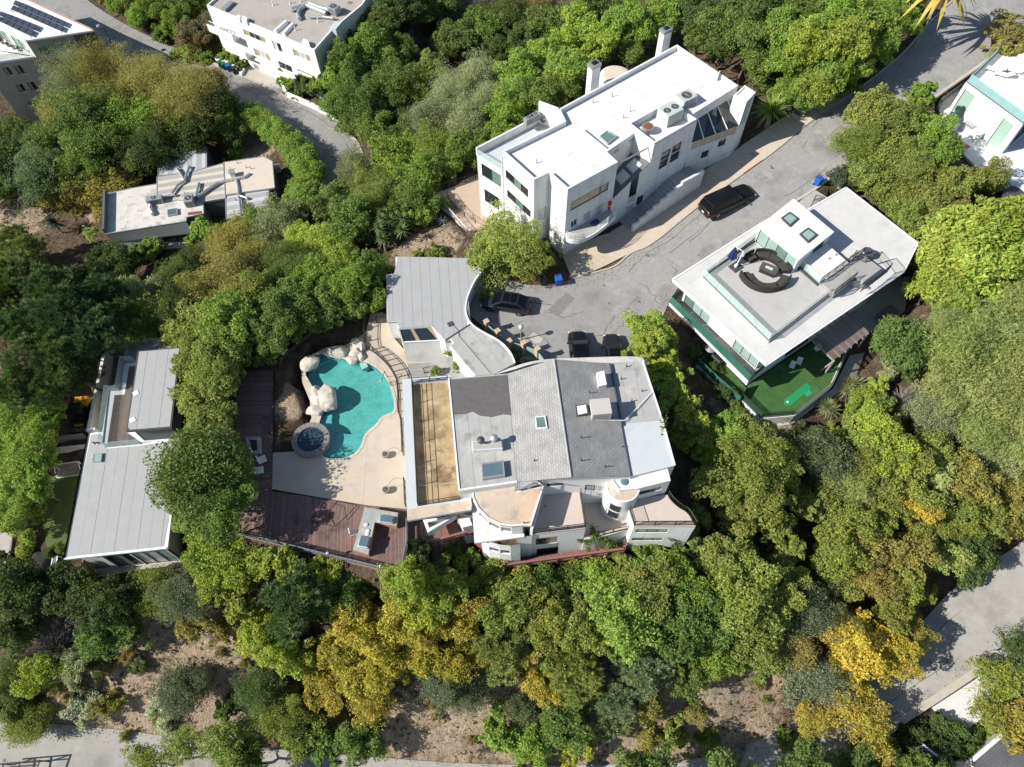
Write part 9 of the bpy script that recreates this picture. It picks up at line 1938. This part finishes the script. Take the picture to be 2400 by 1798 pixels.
for reg in FILL:
 x0, x1 = min(p[0] for p in reg), max(p[0] for p in reg); y0, y1 = min(p[1] for p in reg), max(p[1] for p in reg); area = (x1-x0)*(y1-y0); pts_ = []
 for _ in range(int(area/900)):
  x, y = rnd.uniform(x0, x1), rnd.uniform(y0, y1)
  if not inside(reg, x, y) or any((x-a)**2+(y-b)**2 < 80**2 for a, b in pts_): continue
  g = at('Z', x, y, base_zs)
  if any(inside(pl, g.x, g.y) for pl in _bad): continue
  pts_.append((x, y)); px = npx('Z', x, y); k = min(main, key=lambda q: (q[0][0]-px[0])**2+(q[0][1]-px[1])**2); kind = {'pine': 'broad', 'flower': 'broad', 'yellow': 'autumn', 'dry': 'fine', 'sparse': 'fine', 'sparseautumn': 'fineautumn'}.get(k[1], k[1])
  plant('Z', x, y, rnd.uniform(28, 42), kind, tuple(c*.85 for c in k[2]), None, shrub=True)
for k, x, y, r in BARE:
 if k in 'KLM':
  for _ in range(4):
   a_, d_ = rnd.uniform(0, 6.28), r*rnd.uniform(.2, 1.0); plant(k, x+d_*math.cos(a_), y+d_*math.sin(a_)*.8, rnd.uniform(22, 46), rnd.choice(('fine', 'fine', 'finebrown', 'dry', 'broad')), rnd.choice((OLV, GRY, SLV, OLG, BRN)), None, shrub=True)
finish_labels()
# ---- strap-leaved plants
YUC = mat('leaf_yucca', (.20,.22,.085), .6, .2, 3); COR = mat('leaf_cordyline', (.12,.17,.05), .6, .2, 3); PALM = mat('leaf_palm_dark', (.03,.05,.02), .6, .2, 3); PALMY = mat('leaf_palm_yellow', (.42,.33,.06), .6, .2, 3); CYC = mat('leaf_cycad', (.20,.28,.05), .6, .2, 3)
def strap(k, x, y, h, heads, ln, wd, m, label, cat='plant', name='yucca', droop=.35, zz=None):
 p = at(k, x, y, lambda a, b: gz(a, b)+h) if zz is None else at(k, x, y, zz); zg = gz(p.x, p.y); t = thing(name, label, cat, (p.x, p.y, zg)); rnd = random.Random(int(x)); hh = p.z-zg
 hs = [(rnd.uniform(-1, 1)*heads[1], rnd.uniform(-1, 1)*heads[1], rnd.uniform(-.5, .3)*heads[1]*.7, rnd.uniform(.8, 1.15)) for _ in range(heads[0])]; hs[0] = (0, 0, 0, 1)
 tr = MB()
 for q in hs: tr.tube((0, 0, -hh-.4), (q[0], q[1], q[2]), .1, .07, n=6)
 o = tr.build('trunk', BARKPALE); o.location = (p.x, p.y, p.z); put_keep(o, t)
 c = bpy.data.objects.new('leaves', rosette_mesh('leaves', int(x), hs, 1, ln, wd, m, droop=droop)); COL.objects.link(c); c.location = (p.x, p.y, p.z); put_keep(c, t); return t
strap('T', 1400, 380, 3.2, (11, 1.5), 1.0, .09, COR, 'many-headed cordyline with pale strap leaves left of dry bank', name='cordyline')
strap('T', 1330, 560, 2.0, (4, .8), .95, .09, COR, 'lower cordyline cluster at foot of the many-headed one', name='cordyline')
strap('N', 930, 150, .8, (3, .5), 1.1, .08, YUC, 'spiky yucca right of turf yard corner'); strap('N', 740, 330, .8, (3, .6), 1.2, .09, YUC, 'striped yucca below turf yard'); strap('S', 270, 1450, .8, (3, .7), 1.3, .09, YUC, 'spiky yucca beside gravel strip near pergola'); strap('S', 60, 1620, .7, (2, .5), 1.1, .08, YUC, 'small yucca below the pergola side path'); strap('N', 1080, 30, .7, (2, .4), 1.0, .08, YUC, 'yucca between turf fence and bright bush')
strap('O', 470, 90, 1.8, (2, .3), 1.5, .12, PALM, 'dark spiky palm at edge of dry lot', 'palm', 'palm_tree'); strap('H', 1300, 900, 1.8, (5, .9), 1.5, .32, PALM, 'dark bird-of-paradise clump in front of canyon house', name='strelitzia')
strap('A', 2010, 610, 2.4, (2, .3), 2.3, .16, CYC, 'feathery palm beside sidewalk at uphill end', 'palm', 'palm_tree')
strap('J', 1060, -120, 8.0, (1, 0), 4.6, .55, PALMY, 'tall palm with yellowed fronds at top edge beside uphill road', 'palm', 'palm_tree', droop=.75)
# vine on the main house court
def ivy(name, label, pl, n, spread, m=LEAF, col=BRT):
 rng = np.random.default_rng(len(pl)); Ps = []
 for i in range(len(pl)-1):
  s = rng.random(n)[:, None]; Ps.append(np.array(pl[i])[None]*(1-s)+np.array(pl[i+1])[None]*s+rng.normal(size=(n, 3))*spread)
 P_ = np.concatenate(Ps); N_ = rng.normal(size=P_.shape)+np.array([0, -.3, .9]); N_ /= np.linalg.norm(N_, axis=1)[:, None]; o = bpy.data.objects.new(name, leaf_mesh(name, P_, N_, .2, .14, m, rng)); COL.objects.link(o); o.color = (*col, 1); tag(o, label, 'vine'); return o
w = lambda x, y, z: tuple(at('B', x, y, z))
ivy('climbing_vine', 'bright green vine trailing over wall below sunken court', [w(1385,1170,.1), w(1400,1240,-.4), w(1350,1270,-1), w(1290,1262,-.8)], 150, .16, col=YG); ivy('climbing_vine', 'yellow-green vine spilling onto red walkway by court wall', [w(1400,1245,-.5), w(1480,1265,-1), w(1500,1310,-3), w(1560,1310,-3)], 170, .2, col=YG); ivy('climbing_vine', 'thin vine stem hanging to the red walkway', [w(1352,1270,-1), w(1362,1340,-3.2)], 70, .12, col=YG); ivy('climbing_vine', 'small vine at east roof edge of main house', [w(1860,450,5.1), w(1858,550,5.0)], 90, .16, col=BRT)
ivy('climbing_vine', 'thin vine on south-east wing wall', [w(1890,1240,-1), w(1960,1280,-2), w(1920,1300,-3)], 60, .14, col=GRN)
# ---- leaf litter and low ground cover, uncountable
def litter():
 rng = np.random.default_rng(3); n = 26000; P2 = np.stack([rng.uniform(-75, 78, n), rng.uniform(0, 110, n)], 1); ok = np.ones(n, bool)
 for poly, zf, fl, dr in FLATS:
  c, dm = pmask(P2, poly); ok &= ~c & (dm > .3)
 P2 = P2[ok]; z = ground_h(P2); P_ = np.column_stack([P2, z+.06]); N_ = rng.normal(size=P_.shape)*.5+np.array([0, 0, 1]); N_ /= np.linalg.norm(N_, axis=1)[:, None]
 o = bpy.data.objects.new('ground_cover', leaf_mesh('ground_cover', P_, N_, .4, .22, LEAFB, rng)); COL.objects.link(o); o.color = (*OLV, 1); tag(o, 'scattered leaf litter and low weeds on the slopes', 'ground cover', kind='stuff')
litter()
# ---- worn road details: tar-filled cracks, oil spots, dead leaves along the kerbs
def road_wear():
 rnd = random.Random(9); TAR = mat('tar_crack', (.09,.088,.085), .9, .1, 4); OIL = mat('oil_stain', (.15,.145,.14), .8, .15, 5)
 for nm, rows, zf, n in (('road', NE_ROWS, zroad, 26), ('lower_road', LOW_ROWS, zlow, 26), ('canyon_road', TL_ROWS, lambda x, y: ZTL, 16)):
  par = bpy.data.objects[nm]; mb = MB()
  for _ in range(n):
   i = rnd.randrange(2, len(rows)-12); s = rnd.uniform(.08, .92); along = rnd.random() < .55; prev = None
   for k in range(rnd.randrange(5, 11)):
    j = min(i+(k if along else k//3), len(rows)-1); s += rnd.uniform(-.03, .03) if along else rnd.uniform(.03, .1)
    if not .03 < s < .97: break
    p = rows[j][0].lerp(rows[j][1], s); q = (p.x+rnd.uniform(-.15, .15), p.y+rnd.uniform(-.15, .15))
    if prev: z0, z1 = zf(*prev)+.066, zf(*q)+.066; mb.seg(prev, q, rnd.uniform(.03, .07), z0-.02, z0, z1-.02, z1)
    prev = q
  o = mb.build('tar_cracks', TAR, par); o['kind'] = 'stuff'
  ob = MB()
  for _ in range(14):
   r_ = rows[rnd.randrange(3, len(rows)-3)]; p = r_[0].lerp(r_[1], rnd.uniform(.15, .85)); rr = rnd.uniform(.08, .35); m_ = 9; z = zf(p.x, p.y)+.069
   ob.v += [(p.x+rr*rnd.uniform(.6, 1.3)*math.cos(6.283*k/m_), p.y+rr*rnd.uniform(.6, 1.3)*math.sin(6.283*k/m_), z) for k in range(m_)]; ob.f.append(tuple(range(len(ob.v)-m_, len(ob.v))))
  o = ob.build('oil_spots', OIL, par); o['kind'] = 'stuff'
 rng = np.random.default_rng(4); Ps = []
 for rows, zf in ((NE_ROWS, zroad), (LOW_ROWS, zlow), (TL_ROWS, lambda x, y: ZTL)):
  for l, r in rows:
   for e, f in ((l, r), (r, l)):
    u = (f-e).normalized()
    for _ in range(16): d = abs(rng.normal())*.35; p = e+u*d+Vector((rng.normal()*.7, rng.normal()*.7, 0))*.8; Ps.append((p.x, p.y, zf(p.x, p.y)+.075))
 P_ = np.array(Ps); N_ = rng.normal(size=P_.shape)*.35+np.array([0, 0, 1]); N_ /= np.linalg.norm(N_, axis=1)[:, None]
 o = bpy.data.objects.new('fallen_leaves', leaf_mesh('fallen_leaves', P_, N_, .16, .1, mat('dead_leaf', (.26,.16,.09), .9, .25, 5, island=.4), rng)); COL.objects.link(o); tag(o, 'dry brown leaves gathered along the road edges', 'leaves', kind='stuff')
road_wear()
def dry_grass():
 rng = np.random.default_rng(8); V = []; F = []
 for k, x, y, r in BARE:
  if k in 'DCE': continue
  c = at(k, x, y, base_zs); rr = r*MAP[k][2]/pxm(c)
  for _ in range(int(rr*rr*5)):
   a, d = rng.uniform(0, 6.283), rr*math.sqrt(rng.random())*1.1; px, py = c.x+d*math.cos(a), c.y+d*math.sin(a)
   if any(inside(pl, px, py) for pl in _bad): continue
   zz = gz(px, py); s = rng.uniform(.12, .42)*(1 if rng.random() < .85 else 1.8)
   for _ in range(9):
    a0 = rng.uniform(0, 6.283); e = rng.uniform(.15, 1.3); i = len(V); q = (px+rng.normal()*.06, py+rng.normal()*.06); w_ = .025
    V += [(q[0]-w_*math.sin(a0), q[1]+w_*math.cos(a0), zz-.03), (q[0]+w_*math.sin(a0), q[1]-w_*math.cos(a0), zz-.03), (q[0]+s*math.cos(a0)*math.cos(e), q[1]+s*math.sin(a0)*math.cos(e), zz+s*math.sin(e))]; F.append((i, i+1, i+2))
 me = bpy.data.meshes.new('dry_grass'); me.from_pydata(V, [], F); me.update(); me.materials.append(mat('dry_grass', (.28,.235,.14), .95, .25, 1.5, island=.4, stain=((.15,.165,.075), .9, .5, .6))); o = bpy.data.objects.new('dry_grass', me); COL.objects.link(o); tag(o, 'dry grass tufts and low scrub on the bare slopes', 'grass', kind='stuff')
dry_grass()
make_ground()
